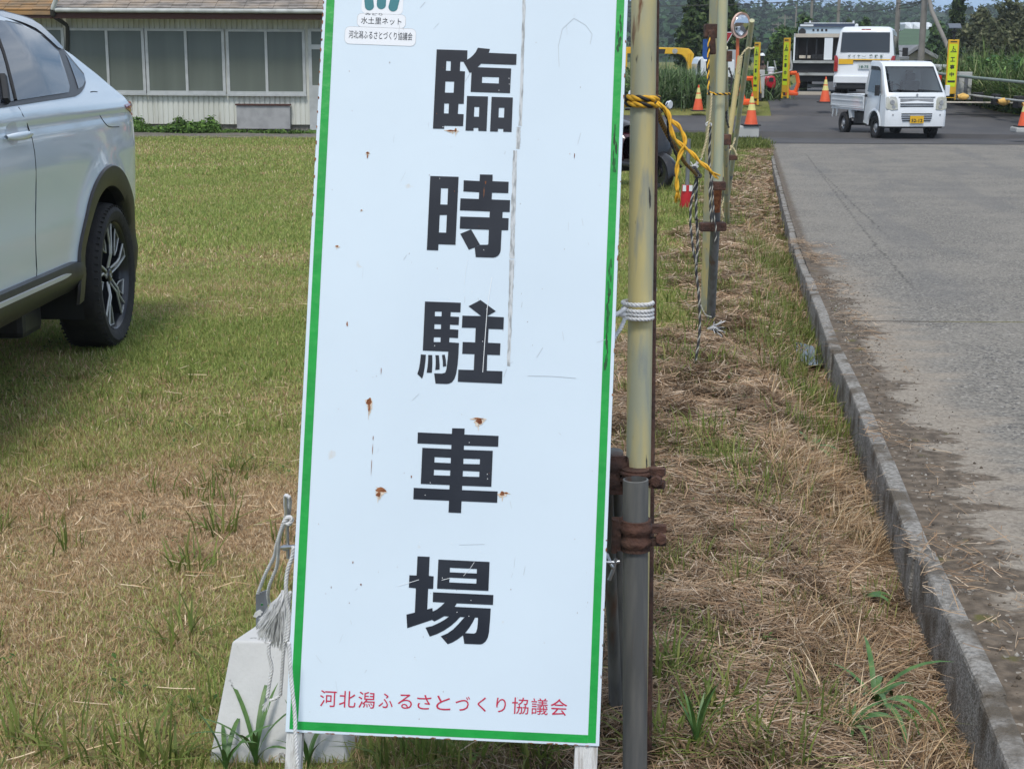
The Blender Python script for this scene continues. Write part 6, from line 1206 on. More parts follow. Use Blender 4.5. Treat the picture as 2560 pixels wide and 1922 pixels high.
mb = MB(); mb.tube([PY(*ZR_(1120, 1245), 41.6), PY(*ZR_(1620, 1305), 40.4), PY(*ZR_(2060, 1355), 39.3), PY(*ZR_(2700, 1420), 38)], .028, n=8); tag(mb.build('low_rail', m_pip, smooth=60), 'low pale rail running along the road edge through the rubber blocks', 'rail')
mb = MB(); mb.tube([PY(*ZR_(450, 815), 44), PY(*ZR_(850, 868), 43.4), PY(*ZR_(1210, 905), 42.5), PY(*ZR_(2212, 1000), 39.5), PY(*ZR_(2900, 1060), 37)], .042, n=8)
mb.build('top_rail', M('green grey rail', (.20, .26, .24), (.26, .31, .28), scale=2, rough=.5, metal=.2), smooth=60); tag(bpy.context.scene.objects['top_rail'], 'long green grey rail in front of the reeds on the right', 'rail')
gr_ = thing('bridge_guard_pipe', 'thick white bridge guard rail ending in a rounded bend behind the work sign', 'guard rail', PY(2400, 200, 46)); mb = MB(); mb.tube(smooth_path([PY(*ZR_(200, 690), 48), PY(*ZR_(640, 705), 47), PY(*ZR_(1000, 735), 46.2), PY(*ZR_(1080, 760), 46), PY(*ZR_(1090, 800), 46)], 5), .09, n=12); mb.build('rail', m_pip, gr_, smooth=60); mb = MB()
for b_ in (820, 905): mb.tube([PY(*ZR_(430, b_), 48), PY(*ZR_(910, b_+30), 46)], .07, n=10)
for a in (560, 880): mb.tube([PY(*ZR_(a, 700), 46.8), PY(*ZR_(a, 1200), 46.8)], .06, n=8)
mb.build('rail', m_pip, gr_, smooth=60)
mb = MB(); mb.lathe([(.10, 0), (.12, .14), (.11, .20), (.001, .21)], c=PY(*ZR_(505, 990), 44.8), n=12); mb.tube([PY(*ZR_(505, 980), 44.8), PY(*ZR_(505, 1250), 44.8)], .03, n=6); tag(mb.build('red_marker', M('red marker', (.62, .05, .03), rough=.5), smooth=40), 'small red marker drum behind the right corner of the small truck', 'marker')
mb = MB(); c_ = PY(*ZR_(1290, 1405), 41); mb.prism([c_+Vector((-2.0*.5, 0, 0)), c_+Vector((1.2, -.2, 0)), c_+Vector((1.3, .1, 0)), c_+Vector((-.9, .3, 0))], (0, 0, .03)); tag(mb.build('plank', m_cr), 'flat pale plank lying under the first rubber block', 'plank')
for i, (a, b_, dx) in enumerate(((1897, 240, 0), (1963, 228, 0))):
    p = PY(a, b_+14, 43+i); mb = MB(); mb.box(p.x-.05, p.x+.08, 43+i, 43.3+i, p.z, p.z+.27); tag(mb.build('rubber_block', m_rub, bevel=.02), ('black rubber block beside the left bridge post', 'black rubber block between the right yellow sign and the orange barrier')[i], 'block', 'black rail blocks')
# ---- excavator boom, blue board, white kei van, stop sign, curved mirror
m_ey = M('excavator yellow', (.78, .47, .03), (.68, .40, .03), scale=3, rough=.45)
def ZX(a, b_): return (1620+a/9.217, b_/9.217)
ex = thing('excavator', 'yellow excavator with its boom raised above the reeds', 'excavator', PY(1640, 215, 58)); Y = 58
mb = MB(); mb.prism([PY(*ZX(a, b_), Y) for a, b_ in ((-900, 1085), (200, 1095), (700, 1105), (930, 1120), (1000, 1170), (1065, 1255), (1040, 1400), (1010, 1620), (900, 1640), (910, 1450), (860, 1340), (790, 1270), (700, 1250), (200, 1245), (-900, 1235))], (0, .25, 0)); bo = mb.build('boom', m_ey, ex, bevel=.02)
mb = MB(); mb.prism([PY(*ZX(a, b_), Y-.01) for a, b_ in ((150, 1135), (405, 1138), (380, 1245), (150, 1245))], (0, .008, 0)); mk_ = mb.build('boom_mark', m_blk, bo); mb = MB(); put_text(mb, '612N', frame(PY(*ZX(300, 1200), Y-.02), (1, 0, 0), (0, 0, 1)), .1, fit=(.24, .085), off=.004); mb.build('lettering', m_wh, mk_)
mb = MB(); mb.tube([PY(*ZX(620, 1185), Y-.02), PY(*ZX(620, 1185), Y+.27)], .10, n=16); mb.build('pin', m_wheel, bo); mb = MB(); mb.tube([PY(*ZX(960, 1240), Y-.03), PY(*ZX(925, 1620), Y-.03)], .05, n=8); mb.build('ram', m_ey, bo)
c_ = PY(1545, 215, Y); mb = MB(); mb.box(c_.x-1.2, c_.x+.3, Y-.6, Y+.9, c_.z+.5, c_.z+1.3); mb.build('machine_body', m_ey, ex, bevel=.1); mb = MB(); mb.box(c_.x-.9, c_.x, Y-.6, Y+.3, c_.z+1.3, c_.z+2.1); mb.build('cabin', m_vg, ex, bevel=.05); mb = MB()
mb.box(c_.x-1.4, c_.x+.5, Y-.9, Y-.5, c_.z-.3, c_.z+.3); mb.build('track', m_rub, ex, bevel=.1); mb = MB(); mb.box(c_.x-1.4, c_.x+.5, Y+.6, Y+1.0, c_.z-.3, c_.z+.3); mb.build('track', m_rub, ex, bevel=.1)
mb = MB(); p, q = PY(1756, 149, 47), PY(1792, 99, 47); mb.box(p.x, q.x, 47, 47.03, p.z, q.z); bb = thing('blue_board', 'plain dark blue board standing behind the pale pipes', 'board', ((p.x+q.x)/2, 47, p.z-1)); mb.build('panel', M('board blue', (.005, .055, .22), rough=.5), bb); mb = MB(); mb.tube([((p.x+q.x)/2, 47.06, p.z-1.3), ((p.x+q.x)/2, 47.06, q.z)], .03, n=8); mb.build('pole', m_pip, bb)
kv = thing('parked_van', 'white box van partly hidden by the reeds under the blue board', 'van', PY(1780, 210, 46)); Y = 46
mb = MB(); mb.prism([PY(*ZX(a, b_), Y) for a, b_ in ((1130, 2000), (1125, 1480), (1160, 1370), (1215, 1315), (1275, 1310), (1285, 1375), (2000, 1380), (2000, 2000))], (0, 1.4, 0)); mb.build('body', m_wh, kv, bevel=.05)
mb = MB(); mb.prism([PY(*ZX(a, b_), Y-.012) for a, b_ in ((1335, 1420), (1500, 1415), (1500, 1640), (1340, 1640))], (0, .01, 0)); mb.build('side_window', m_vg, kv); mb = MB(); mb.prism([PY(*ZX(a, b_), Y-.012) for a, b_ in ((1135, 1490), (1165, 1410), (1215, 1370), (1210, 1640), (1135, 1700))], (0, .01, 0)); mb.build('windscreen', m_vg, kv)
for a in (1240, 1850): c_ = PY(*ZX(a, 1990), Y-.01); mb = MB(); mb.lathe([(.1, -.08), (.27, -.08), (.28, .08), (.1, .08)], c=c_, axis='y', n=20); mb.build('wheel', m_tyre, kv)
mb = MB(); p, q = PY(1817, 160, 60), PY(1848, 125, 60); mb.box(p.x, q.x, 60, 61.5, p.z-1, q.z); tag(mb.build('grey_container', M('pale grey sheet', (.38, .41, .45), (.33, .36, .40), scale=2, rough=.6)), 'pale grey container behind the curved mirror post', 'container')
st = thing('stop_sign', 'red triangular stop sign half hidden behind the pale pipe', 'sign', PY(1814, 205, 44)); mb = MB(); Y = 44
tri = [(1792, 81.5), (1834, 80.5), (1815, 113)]; mb.prism([PY(a, b_, Y) for a, b_ in tri], (0, .02, 0)); pn = mb.build('panel', m_wh, st); mb = MB(); c_ = (1813.7, 91.7)
mb.prism([PY(c_[0]+(a-c_[0])*.86, c_[1]+(b_-c_[1])*.86, Y-.008) for a, b_ in tri], (0, .005, 0)); r2 = mb.build('red_field', m_rl, pn); mb = MB(); put_text(mb, '止まれ', frame(PY(1814, 90, Y-.015), (1, 0, 0), (0, 0, 1)), .1, fit=(.27, .085), off=.003); mb.build('lettering', m_wh, r2); mb = MB(); mb.tube([PY(1814, 82, 44.05), PY(1814, 225, 44.05)], .03, n=8); mb.build('pole', m_pip, st)
cm = thing('curved_mirror', 'round orange framed curved traffic mirror on an orange post', 'mirror', PY(1844, 215, 37)); Y = 37; c_ = PY(1852, 64, Y); R_ = 29.5/3700*Y; tl = Matrix.Translation(c_) @ Matrix.Rotation(math.radians(38), 4, 'Z') @ Matrix.Rotation(math.radians(6), 4, 'X')
mb = MB(); mb.T = tl; mb.lathe([(R_*.94, -.02), (R_*1.05, -.03), (R_*1.06, .03), (R_*.9, .06), (.001, .07)], axis='y', n=36); mb.T = None; mb.build('frame', M('mirror frame', (.62, .36, .26), (.72, .52, .44), scale=4, rough=.5), cm, smooth=40)
mb = MB(); mb.T = tl; mb.lathe([(R_*.95, -.018), (R_*.8, -.035), (R_*.6, -.052), (R_*.4, -.063), (R_*.2, -.07), (.001, -.072)], axis='y', n=36); mb.T = None; mb.build('mirror_face', M('mirror', (.70, .72, .75), rough=.03, metal=1.), cm, smooth=180)
mb = MB(); mb.tube([PY(1845, 60, 37.12), PY(1841.5, 240, 37.12)], .042, n=10); mb.build('pole', M('post orange', (.72, .17, .06), (.60, .15, .07), scale=3, rough=.5), cm, smooth=60)
# ---- scooter behind the sign
pw = G(1652, 476); az_s = math.radians(150); sf = Vector((math.sin(az_s), math.cos(az_s), 0)); sc_c = pw-sf*.60
sc_ = thing('scooter', 'dark maroon scooter with round mirrors parked on the grass behind the post', 'scooter', (sc_c.x, sc_c.y, pw.z), -az_s)
m_mar = M('maroon plastic', (.07, .018, .025), (.05, .014, .02), scale=6, rough=.2, coat=.8); m_bkp = M('scooter black', (.012, .012, .014), rough=.25, coat=.5); m_mg = M('mirror glass', (.75, .8, .86), rough=.1, metal=.3)
def oval(y, z, w, h, n=16, ty=0.): return [Vector((w*math.cos(a), y+ty*math.sin(a)*h, z+h*math.sin(a))) for a in np.linspace(0, 2*math.pi, n+1)[:-1]]
def tyre_(r, w, y): mb = MB(); mb.lathe([(r*.62, -w*.3), (r*.80, -w*.5), (r*.95, -w*.4), (r, 0), (r*.95, w*.4), (r*.80, w*.5), (r*.62, w*.3)], c=(0, y, r), axis='x', n=32, caps=False); t_ = mb.build('wheel', m_tyre, sc_, world=False, smooth=60); mb = MB(); mb.lathe([(r*.64, -.03), (.06, -.02), (.05, -.05), (.05, .05), (.06, .02), (r*.64, .03)], c=(0, y, r), axis='x', n=20); mb.build('rim', m_bkp, t_, world=False, smooth=40)
tyre_(.215, .10, .60); tyre_(.215, .11, -.60)
mb = MB(); rows = [[Vector((x, .60+(.245)*math.cos(a), .215+(.245)*math.sin(a)-abs(x)*.6)) for x in (-.075, -.05, 0, .05, .075)] for a in np.linspace(-.1, 2.6, 16)]; mb.grid(rows); mb.build('front_fender', m_bkp, sc_, world=False, smooth=60)
mb = MB(); mb.tube([(.07, .60, .215), (.07, .50, .52)], .02, n=8); mb.tube([(-.07, .60, .215), (-.07, .50, .52)], .02, n=8); mb.tube([(0, .50, .5), (0, .36, .95)], .025, n=8); mb.build('fork', m_bkp, sc_, world=False, smooth=60)
mb = MB(); mb.grid([oval(.47, .26, .10, .02), oval(.50, .34, .17, .05), oval(.50, .46, .21, .07), oval(.46, .60, .22, .07), oval(.43, .74, .19, .065), oval(.39, .86, .13, .05), oval(.37, .90, .05, .02)], closed=True); 
mb.v = [(x, (y+(.0)), z) for x, y, z in mb.v]
mb = MB(); rows = []
for z, w, y in ((.27, .09, .46), (.33, .16, .50), (.45, .205, .52), (.60, .215, .48), (.74, .19, .44), (.84, .14, .40), (.89, .06, .385)): rows.append([Vector((w*math.cos(a), y+.085*math.sin(a)*(1 if math.sin(a) > 0 else .45), z)) for a in np.linspace(0, 2*math.pi, 17)[:-1]])
mb.grid(rows, closed=True); mb.build('leg_shield', m_bkp, sc_, world=False, smooth=180)
mb = MB(); rows = []
for y, w, h in ((.47, .05, .03), (.44, .12, .07), (.37, .15, .085), (.31, .12, .06), (.28, .04, .02)): rows.append([Vector((w*math.cos(a), y, .94+h*math.sin(a))) for a in np.linspace(0, 2*math.pi, 15)[:-1]])
mb.grid(rows, closed=True); hb_ = mb.build('handlebar_cover', m_bkp, sc_, world=False, smooth=180)
mb = MB(); mb.lathe([(.001, .485), (.05, .475), (.065, .45)], c=(0, 0, .94), axis='y', n=16); mb.build('headlight', m_gp, hb_, world=False, smooth=40)
mb = MB(); mb.tube([(-.34, .30, .95), (-.12, .36, .95), (.12, .36, .95), (.34, .30, .95)], .016, n=8); mb.build('handlebar', m_bkp, sc_, world=False, smooth=60)
for s_, zz in ((-1, .995), (1, 1.13)):
    mb = MB(); mb.tube(smooth_path([(s_*.20, .36, .96), (s_*.24, .36, 1.02), (s_*.265, .35, zz-.03)], 4), .006, n=6); mb.T = Matrix.Translation((s_*.275, .35, zz)) @ Matrix.Rotation(math.radians(180-s_*6), 4, 'Z'); mb.T = mb.T @ Matrix.Rotation(math.radians(18), 4, 'Y') @ Matrix.Diagonal((1, 1, 1.35, 1)); mb.lathe([(.001, -.02), (.034, -.02), (.040, 0), (.024, .03), (.001, .035)], axis='y', n=20, m=1); mb.lathe([(.001, .03), (.034, .028), (.034, .036), (.001, .038)], axis='y', n=20, m=1); mb.T = None; mb.build('mirror', [m_bkp, m_mg], sc_, world=False, smooth=40)
mb = MB(); mb.box(-.15, .15, -.15, .46, .25, .31); mb.build('floorboard', m_plas, sc_, world=False, bevel=.02)
mb = MB(); rows = []
for y, w, z0, z1 in ((-.08, .10, .28, .60), (-.16, .16, .28, .70), (-.35, .185, .30, .73), (-.60, .18, .42, .75), (-.80, .14, .55, .76), (-.90, .07, .64, .74)): rows.append([Vector((w*math.copysign(abs(math.cos(a))**.7, math.cos(a)), y, (z0+z1)/2+(z1-z0)/2*math.copysign(abs(math.sin(a))**.7, math.sin(a)))) for a in np.linspace(0, 2*math.pi, 17)[:-1]])
mb.grid(rows, closed=True); mb.build('rear_body', m_mar, sc_, world=False, smooth=180)
mb = MB(); rows = []
for y, w, z in ((-.10, .09, .70), (-.18, .13, .745), (-.40, .145, .77), (-.65, .14, .785), (-.78, .08, .78)): rows.append([Vector((w*math.cos(a), y, z+.04*math.sin(a))) for a in np.linspace(0, 2*math.pi, 13)[:-1]])
mb.grid(rows, closed=True); mb.build('seat', m_bkp, sc_, world=False, smooth=180)
mb = MB(); mb.tube([(-.16, -.25, .24), (-.17, -.75, .30)], .045, n=12); mb.build('exhaust', m_wheel, sc_, world=False, smooth=60)
mb = MB(); mb.box(-.10, .10, -.60, -.1, .18, .32); mb.build('engine', m_dk, sc_, world=False, bevel=.03)
# ---- grey stake with red base wrap
rs = thing('marker_stake', 'grey stake wrapped in a red sleeve with white patches, in the grass behind the ropes', 'stake', G(1717, 522)); Yp = G(1717, 522).y
mb = MB(); mb.tube([PY(1722, 348, Yp), PY(1716, 520, Yp)], .022, n=10); mb.build('stake', m_steel, rs, smooth=60)
mb = MB(); c0, c1_ = PY(1718, 463, Yp), PY(1715, 521, Yp); mb.tube([c0, c0.lerp(c1_, .9), c1_], [.052, .068, .06], n=16); sl_ = mb.build('red_sleeve', M('red plastic sleeve', (.52, .02, .03), (.42, .02, .03), scale=8, rough=.5, bump=.2), rs, smooth=60)
mb = MB()
for a in (1711, 1727): q = PY(a, 471, Yp-.058); mb.box(q.x-.017, q.x+.017, q.y-.004, q.y+.004, q.z-.03, q.z+.03)
mb.build('white_patch', m_wh, sl_)
mb = MB(); q = G(1634, 732); mb.lathe([(.022, 0), (.018, .022), (.01, .028), (.001, .03)], c=(q.x, q.y, q.z+.01), n=12); tag(mb.build('white_cap', m_wh, smooth=60), 'small white plastic cap lying in the grass right of the post', 'cap')

# ================================================================ trees, reeds, hills, poles, wires, haze
m_fol = Mattr('tree leaves', rough=.6, spec=.25, trans=.22); m_bark = M('bark', (.10, .08, .06), (.06, .05, .04), scale=8, rough=.9)
def leafcloud(name, C_, R, n, size, cols, parent=None, flat=.5, kind=None, up=.0, elong=1., rand=.7):
    C_ = np.array(C_, float); R = np.array(R, float); K = len(C_); vol = np.prod(R, 1)**(2/3); k = rng.choice(K, n, p=vol/vol.sum())
    d = rng.normal(size=(n, 3)); d /= np.linalg.norm(d, axis=1)[:, None]; rad = (.45+.55*rng.random(n)**.5)*(1+.18*rng.normal(size=n)); P = C_[k]+d*R[k]*rad[:, None]
    nn_ = d+rng.normal(size=(n, 3))*rand; nn_[:, 2] += .35; nn_ /= np.linalg.norm(nn_, axis=1)[:, None]; a = np.cross(nn_, rng.normal(size=(n, 3))); a /= np.linalg.norm(a, axis=1)[:, None]
    if up: a = a*(1-up)+np.array([0, 0, 1.])*up+rng.normal(size=(n, 3))*.25; a /= np.linalg.norm(a, axis=1)[:, None]
    b_ = np.cross(nn_, a); b_ /= np.maximum(np.linalg.norm(b_, axis=1), 1e-6)[:, None]; s_ = size*(.5+rng.random(n))[:, None]
    V_ = np.stack([P-a*s_*elong, P+b_*s_*flat, P+a*s_*elong, P-b_*s_*flat], 1).reshape(-1, 3); F = np.arange(n*4).reshape(n, 4)
    cl = rng.random((K, 1))*.5+.75; cc = cols[rng.integers(0, len(cols), n)]*cl[k]*(.65+.7*rng.random(n))[:, None]
    o = np_mesh(name, V_, F, m_fol, np.repeat(cc, 4, axis=0), parent=parent)
    return tag(o, kind=kind) if kind else o
m_hfol = Mattr('far tree leaves', rough=1., spec=0.)
dg = np.array([[.028, .055, .018], [.04, .075, .02], [.055, .095, .025], [.075, .11, .03]]); mg = np.array([[.05, .10, .03], [.075, .14, .04], [.10, .17, .05], [.035, .075, .03]])
og = np.array([[.07, .085, .04], [.10, .115, .055], [.13, .14, .07], [.055, .07, .035], [.16, .165, .09]])
def tree(label, px, ptop, Y, wpx, cols, gz=-.2, shape='broad', n=2600, size=.12, group='trees round the junction', low=.12):
    top_ = PY(px, ptop, Y).z; H_ = top_-gz; base = Vector((PY(px, ptop, Y).x, Y, gz)); W_ = wpx/3700*Y/2; t = thing('tree', label, 'tree', base, 0, group)
    mb = MB(); tw = max(.06, H_*.022); path = [base+Vector((W_*.06*math.sin(k*1.3), 0, H_*.85*k/6)) for k in range(7)]; mb.tube(path, [tw*(1.25-.9*k/6) for k in range(7)], n=8); C_ = []; R = []
    K = 26
    for i in range(K):
        u = (i+.5)/K; h = low+(1-low)*u
        if shape == 'cone': rw = W_*(1-u)**.75*.95+W_*.06
        elif shape == 'column': rw = W_*math.sin(math.pi*min(u*.9+.1, 1))**.6*.8
        else: rw = W_*math.sin(math.pi*(u*.86+.1))**.65
        a = i*2.4+rng.random(); rr_ = rw*(.25+.5*rng.random()) if shape != 'column' else rw*.3; c_ = base+Vector((rr_*math.cos(a), rr_*math.sin(a)*.8, H_*h*.96)); C_.append(tuple(c_)); q = rw*.55*(.8+.5*rng.random()); R.append((q, q, max(q*.7, H_/K*1.3)))
        if i % 3 == 0: b0 = base+Vector((0, 0, H_*h*.8)); mb.tube([b0, b0.lerp(c_, .9)], [tw*.4, tw*.12], n=5)
    mb.build('trunk', m_bark, t); o = leafcloud('crown', C_, R, n, size, cols, parent=None); o.parent = t; o.data.transform(inv(t)); return t
tree('tall dark pointed tree behind the pale pipes at the left of the junction', 1752, -110, 92, 110, dg, shape='cone', n=5200, size=.17)
tree('dark tree with its lower branches beside the excavator boom', 1735, 20, 88, 85, dg, n=3800, size=.16)
tree('dark tree showing between the pale pipe and the round mirror', 1822, -30, 90, 75, dg, n=3600, size=.16)
tree('small dark tree behind the round mirror', 1862, 22, 100, 50, dg, n=1500, size=.17)
tree('round green tree above the left end of the lorry', 2012, 30, 105, 62, mg, n=2200, size=.17); tree('low green tree behind the roof rail of the lorry', 2072, 52, 120, 50, mg, n=1300, size=.18)
tree('small round tree above the van roof at left', 2122, 42, 120, 42, dg, n=1300, size=.18); tree('round dark green tree above the van roof at right', 2166, 38, 120, 46, mg, n=1500, size=.18); tree('bushy green tree behind the left yellow signs', 1962, 60, 95, 70, mg, n=2200, size=.15)
tree('dark bush tree behind the red machine', 1945, 100, 80, 70, dg, n=2200, size=.13); tree('green tree between the two thick utility poles', 2345, 50, 118, 60, mg, n=1700, size=.18)
tree('slim dark green tree behind the van', 2222, 70, 90, 30, mg, n=1000, size=.13)
tree('tall dark cypress rising above the lamp topped work sign', 2400, -60, 98, 62, dg*.8, shape='column', n=6500, size=.15, low=.02)
for i, (px, pt, Y, w) in enumerate(((2455, 12, 92, 95), (2530, -15, 88, 110), (2600, 5, 84, 110), (2490, 60, 80, 110), (2570, 55, 76, 110))):
    tree(['loose olive green tree right of the dark cypress', 'tall loose olive green tree second from the right edge', 'olive green tree cut by the right edge', 'lower olive tree in front of the loose olive trees', 'lowest olive tree near the right edge above the reeds'][i], px, pt, Y, w, og, n=4200, size=.14)
# reeds and bushes: uncountable
def reedbed(name, pts, n, h, w, cols, flop=.5):
    k = rng.integers(0, len(pts), n); P = np.array(pts)[k]; x = P[:, 0]+rng.normal(0, 1, n)*P[:, 2]; y = P[:, 1]+rng.normal(0, 1, n)*P[:, 3]; z0 = hbase(x, y); hh = P[:, 4]*h*(.45+.65*rng.random(n))
    c = cols[rng.integers(0, len(cols), n)]*(.6+.7*rng.random(n))[:, None]
    return blades(name, x, y, hh, w*(.5+rng.random(n)), rng.random(n)*6.28, rng.gamma(2., flop/2, n), c, z=z0, droop=.35, mat=m_fol)
pl = []
for px in np.arange(1600, 1800, 12.): pl.append((PY(px, 200, 43.8).x, 43.8, .35, .5, (.95 if px < 1745 else .6)*(.8+.4*rng.random())))
for px in np.arange(1560, 1900, 14.): pl.append((PY(px, 200, 47.5).x, 47.5, .4, .9, .8))
reedbed('reed_bed', pl, 15000, 1.2, .045, np.array([[.10, .17, .07], [.14, .22, .09], [.19, .27, .12], [.07, .12, .05], [.27, .33, .19]]), flop=.8)
pl = []
for i in range(60):
    px = 2405+i*5.; Y = np.interp(px, [2405, 2560, 2700], [44.8, 41.5, 39.5]); hh = np.interp(px, [2405, 2440, 2500, 2560, 2700], [.85, 1.1, 1.0, 1.05, 1.1])*(.7+.6*rng.random()); pl.append((PY(px, 200, Y+.9).x, Y+1.3, .3, .35, hh)); pl.append((PY(px, 200, Y+4).x, Y+4, .5, 1.1, hh*1.2))
reedbed('reed_bed', pl, 15000, 1.25, .05, np.array([[.11, .18, .055], [.16, .23, .075], [.21, .27, .10], [.08, .13, .04], [.29, .32, .16]]), flop=.8)
leafcloud('undergrowth', [(PY(px, 240, 43.3).x, 43.6, float(hbase(5, 43.6))+.30) for px in np.arange(1600, 1790, 10)]+[(PY(px, 240, 48).x, 48, .55) for px in np.arange(1560, 1920, 14)], [(.5, .5, .38)]*19+[(.7, .7, .42)]*26, 30000, .075, mg*1.6, kind='stuff', elong=1.5)
leafcloud('undergrowth', [(PY(px, 240, np.interp(px, [2405, 2560, 2720], [45.2, 42, 40])).x, np.interp(px, [2405, 2560, 2720], [45.2, 42, 40]), .25) for px in np.arange(2440, 2755, 9)], [(.5, .5, .5)]*35, 12000, .07, mg*1.5, kind='stuff')
leafcloud('undergrowth', [(PY(px, 240, Yq).x+.2*rng.normal(), Yq, .55+.25*rng.random()) for px in np.arange(2405, 2720, 6) for Yq in (np.interp(px, [2405, 2560, 2720], [46.2, 43, 41])+rng.random(),)], [(.55, .5, .5+.2*rng.random()) for _ in range(53)], 26000, .075, mg*1.6, kind='stuff', elong=1.6)
# weeds along the foot of the house
C_ = []; R = []
for px, hpx in ((330, 40), (345, 46), (358, 30), (375, 20), (395, 18), (410, 22), (425, 26), (440, 30), (452, 44), (465, 28), (480, 34), (492, 30), (505, 34), (515, 26), (528, 44), (536, 28), (570, 12), (600, 12), (640, 10), (670, 10), (700, 12), (740, 10), (780, 10)):
    p = PY(px, 336, 31.55); h = hpx/3700*31.55; C_.append((p.x, 31.55, p.z+h*.45)); R.append((.16, .14, h*.5))
leafcloud('weeds_by_wall', C_, R, 7000, .035, np.array([[.10, .19, .04], [.15, .26, .06], [.07, .14, .035]]), kind='stuff', elong=1.2)
# hills covered in woodland
def ridge(x, Y):
    px = 1280+x/Y*3700; py = np.interp(px, [-3000, 0, 1000, 1500, 1640, 1690, 1740, 1800, 1850, 1900, 1950, 1990, 2050, 2120, 2250, 2360, 2450, 2560, 4000], [60, 40, 30, 17, 15, 14, 13, 26, 30, 22, 24, 32, 33, 35, 35, 36, 34, 30, 50]); return EYE+(141-py)/3700*Y+rng.normal(0, 0)*1.0
ys = np.linspace(330, 620, 40); xs = np.linspace(-700, 900, 330); X, Yg = np.meshgrid(xs, ys); t = (Yg-330)/290
Z = (ridge(X*600/Yg, 600)-0.)*np.clip(t*1.05, 0, 1)**.8*.97; Z += (fnoise(X, Yg, .02, 7)-.5)*9*np.clip(t*3, 0, 1)*np.clip((1.08-t)*3, .12, 1)+(fnoise(X, Yg, .11, 9)-.5)*2.2*np.clip(t*6, 0, 1)-.3
F = np.arange(40*330).reshape(40, 330); F = np.stack([F[:-1, :-1], F[:-1, 1:], F[1:, 1:], F[1:, :-1]], -1).reshape(-1, 4)
m_hill = M('wooded hillside', (.030, .060, .028), (.055, .095, .035), scale=.05, rough=.95, c3=(.02, .04, .024), scale3=.03, lo3=.45, hi3=.6, detail=8)
tag(np_mesh('hills', np.stack([X, Yg, Z], -1).reshape(-1, 3), F, m_hill, smooth=True), kind='structure')
n = 5200; u = rng.integers(0, 39, n); v = rng.integers(110, 329, n); C_ = np.stack([X[u, v]+rng.normal(0, 3, n), Yg[u, v]+rng.normal(0, 3, n), Z[u, v]+rng.random(n)*1.5], 1); r0 = 1.8+2.6*rng.random(n)
leafcloud('hillside_woodland', C_, np.stack([r0, r0, r0*1.1], 1), 200000, .85, np.array([[.030, .062, .030], [.036, .074, .034], [.046, .086, .038], [.026, .052, .028]]), kind='stuff', flat=.8, rand=.12).data.materials[0] = m_hfol
mb = MB(); Yh = 300.; P = [PY(a, b_, Yh+(120-b_)*1.2) for a, b_ in ((2215, 130), (2235, 88), (2262, 72), (2330, 74), (2350, 100), (2360, 132))]; mb.add(P+[Vector((p.x, p.y+30, -1)) for p in P], [tuple(range(6)), (0, 6, 7, 1), (1, 7, 8, 2), (2, 8, 9, 3), (3, 9, 10, 4), (4, 10, 11, 5)])
tag(mb.build('grass_bank_terrain', M('grass bank', (.055, .115, .045), (.04, .085, .035), scale=.12, rough=.95)), kind='structure')
mb = MB()
for a0, a1 in ((2263, 2283), (2284, 2306), (2308, 2330)): p, q = PY(a0, 66, 400), PY(a1, 59, 400); mb.prism([(p.x, 400, p.z-1), (q.x, 400, p.z-1), (q.x, 400, q.z-.2), (q.x-.3, 402, q.z+.3), (p.x+.3, 402, q.z+.3), (p.x, 400, q.z-.2)], (0, 5, 0))
tag(mb.build('greenhouse_row', m_wh), 'row of white greenhouses on the far hillside', 'greenhouse')
fh = thing('far_house', 'small grey tiled gable house behind the thick utility pole', 'house', PY(2290, 175, 90)); Y = 90
mb = MB(); mb.prism([PY(a, b_, Y) for a, b_ in ((2262, 180), (2262, 147), (2297, 126), (2332, 147), (2332, 180))], (0, 7, 0)); mb.build('wall', M('beige wall', (.40, .37, .32), rough=.8), fh)
m_tile = M('grey tiles', (.26, .27, .28), (.19, .20, .21), scale=2, rough=.7); mb = MB()
for A_ in (((2256, 149), (2297, 122)), ((2297, 122), (2345, 149))): a, b2 = [PY(*q, Y-.6) for q in A_]; mb.prism([a, b2, b2+Vector((0, 8.5, 0)), a+Vector((0, 8.5, 0))], (0, 0, .22))
p = PY(2236, 134, Y); q = PY(2262, 150, Y); mb.prism([(p.x, Y+1, p.z), (q.x, Y+1, p.z), (q.x, Y-1, q.z), (p.x, Y-1, q.z)], (0, 0, .15)); mb.build('roof', m_tile, fh); mb = MB(); p, q = PY(2285, 160, Y), PY(2330, 151, Y); mb.box(p.x, q.x, Y-.06, Y-.01, p.z, q.z); mb.build('window', m_vg, fh)
# utility poles and wires
m_up = M('concrete utility pole', (.25, .235, .215), (.19, .18, .165), scale=1.5, rough=.9)
def upole(label, px, py, wpx, Y, ptop=None, arms=0):
    p = PY(px, py, Y); r = wpx/3700*Y/2; t = thing('utility_pole', label, 'utility pole', (p.x, Y, float(hbase(p.x, Y))-.3), 0, 'utility poles'); top_ = PY(px, ptop, Y).z if ptop is not None else p.z+6
    mb = MB(); mb.tube([(p.x, Y, float(hbase(p.x, Y))-.3), (p.x, Y, top_)], [r*1.1, r*.85], n=12); mb.build('pole', m_up, t, smooth=60)
    for k in range(arms): mb = MB(); z = top_-.4-k*.9; mb.box(p.x-.9, p.x+.9, Y-.05, Y+.05, z-.04, z+.04); [mb.lathe([(.05, 0), (.07, .1), (.03, .2), (.001, .22)], c=(p.x+d, Y, z+.05), n=8) for d in (-.8, -.3, .3, .8)]; mb.build('crossarm', m_up, t)
    return t
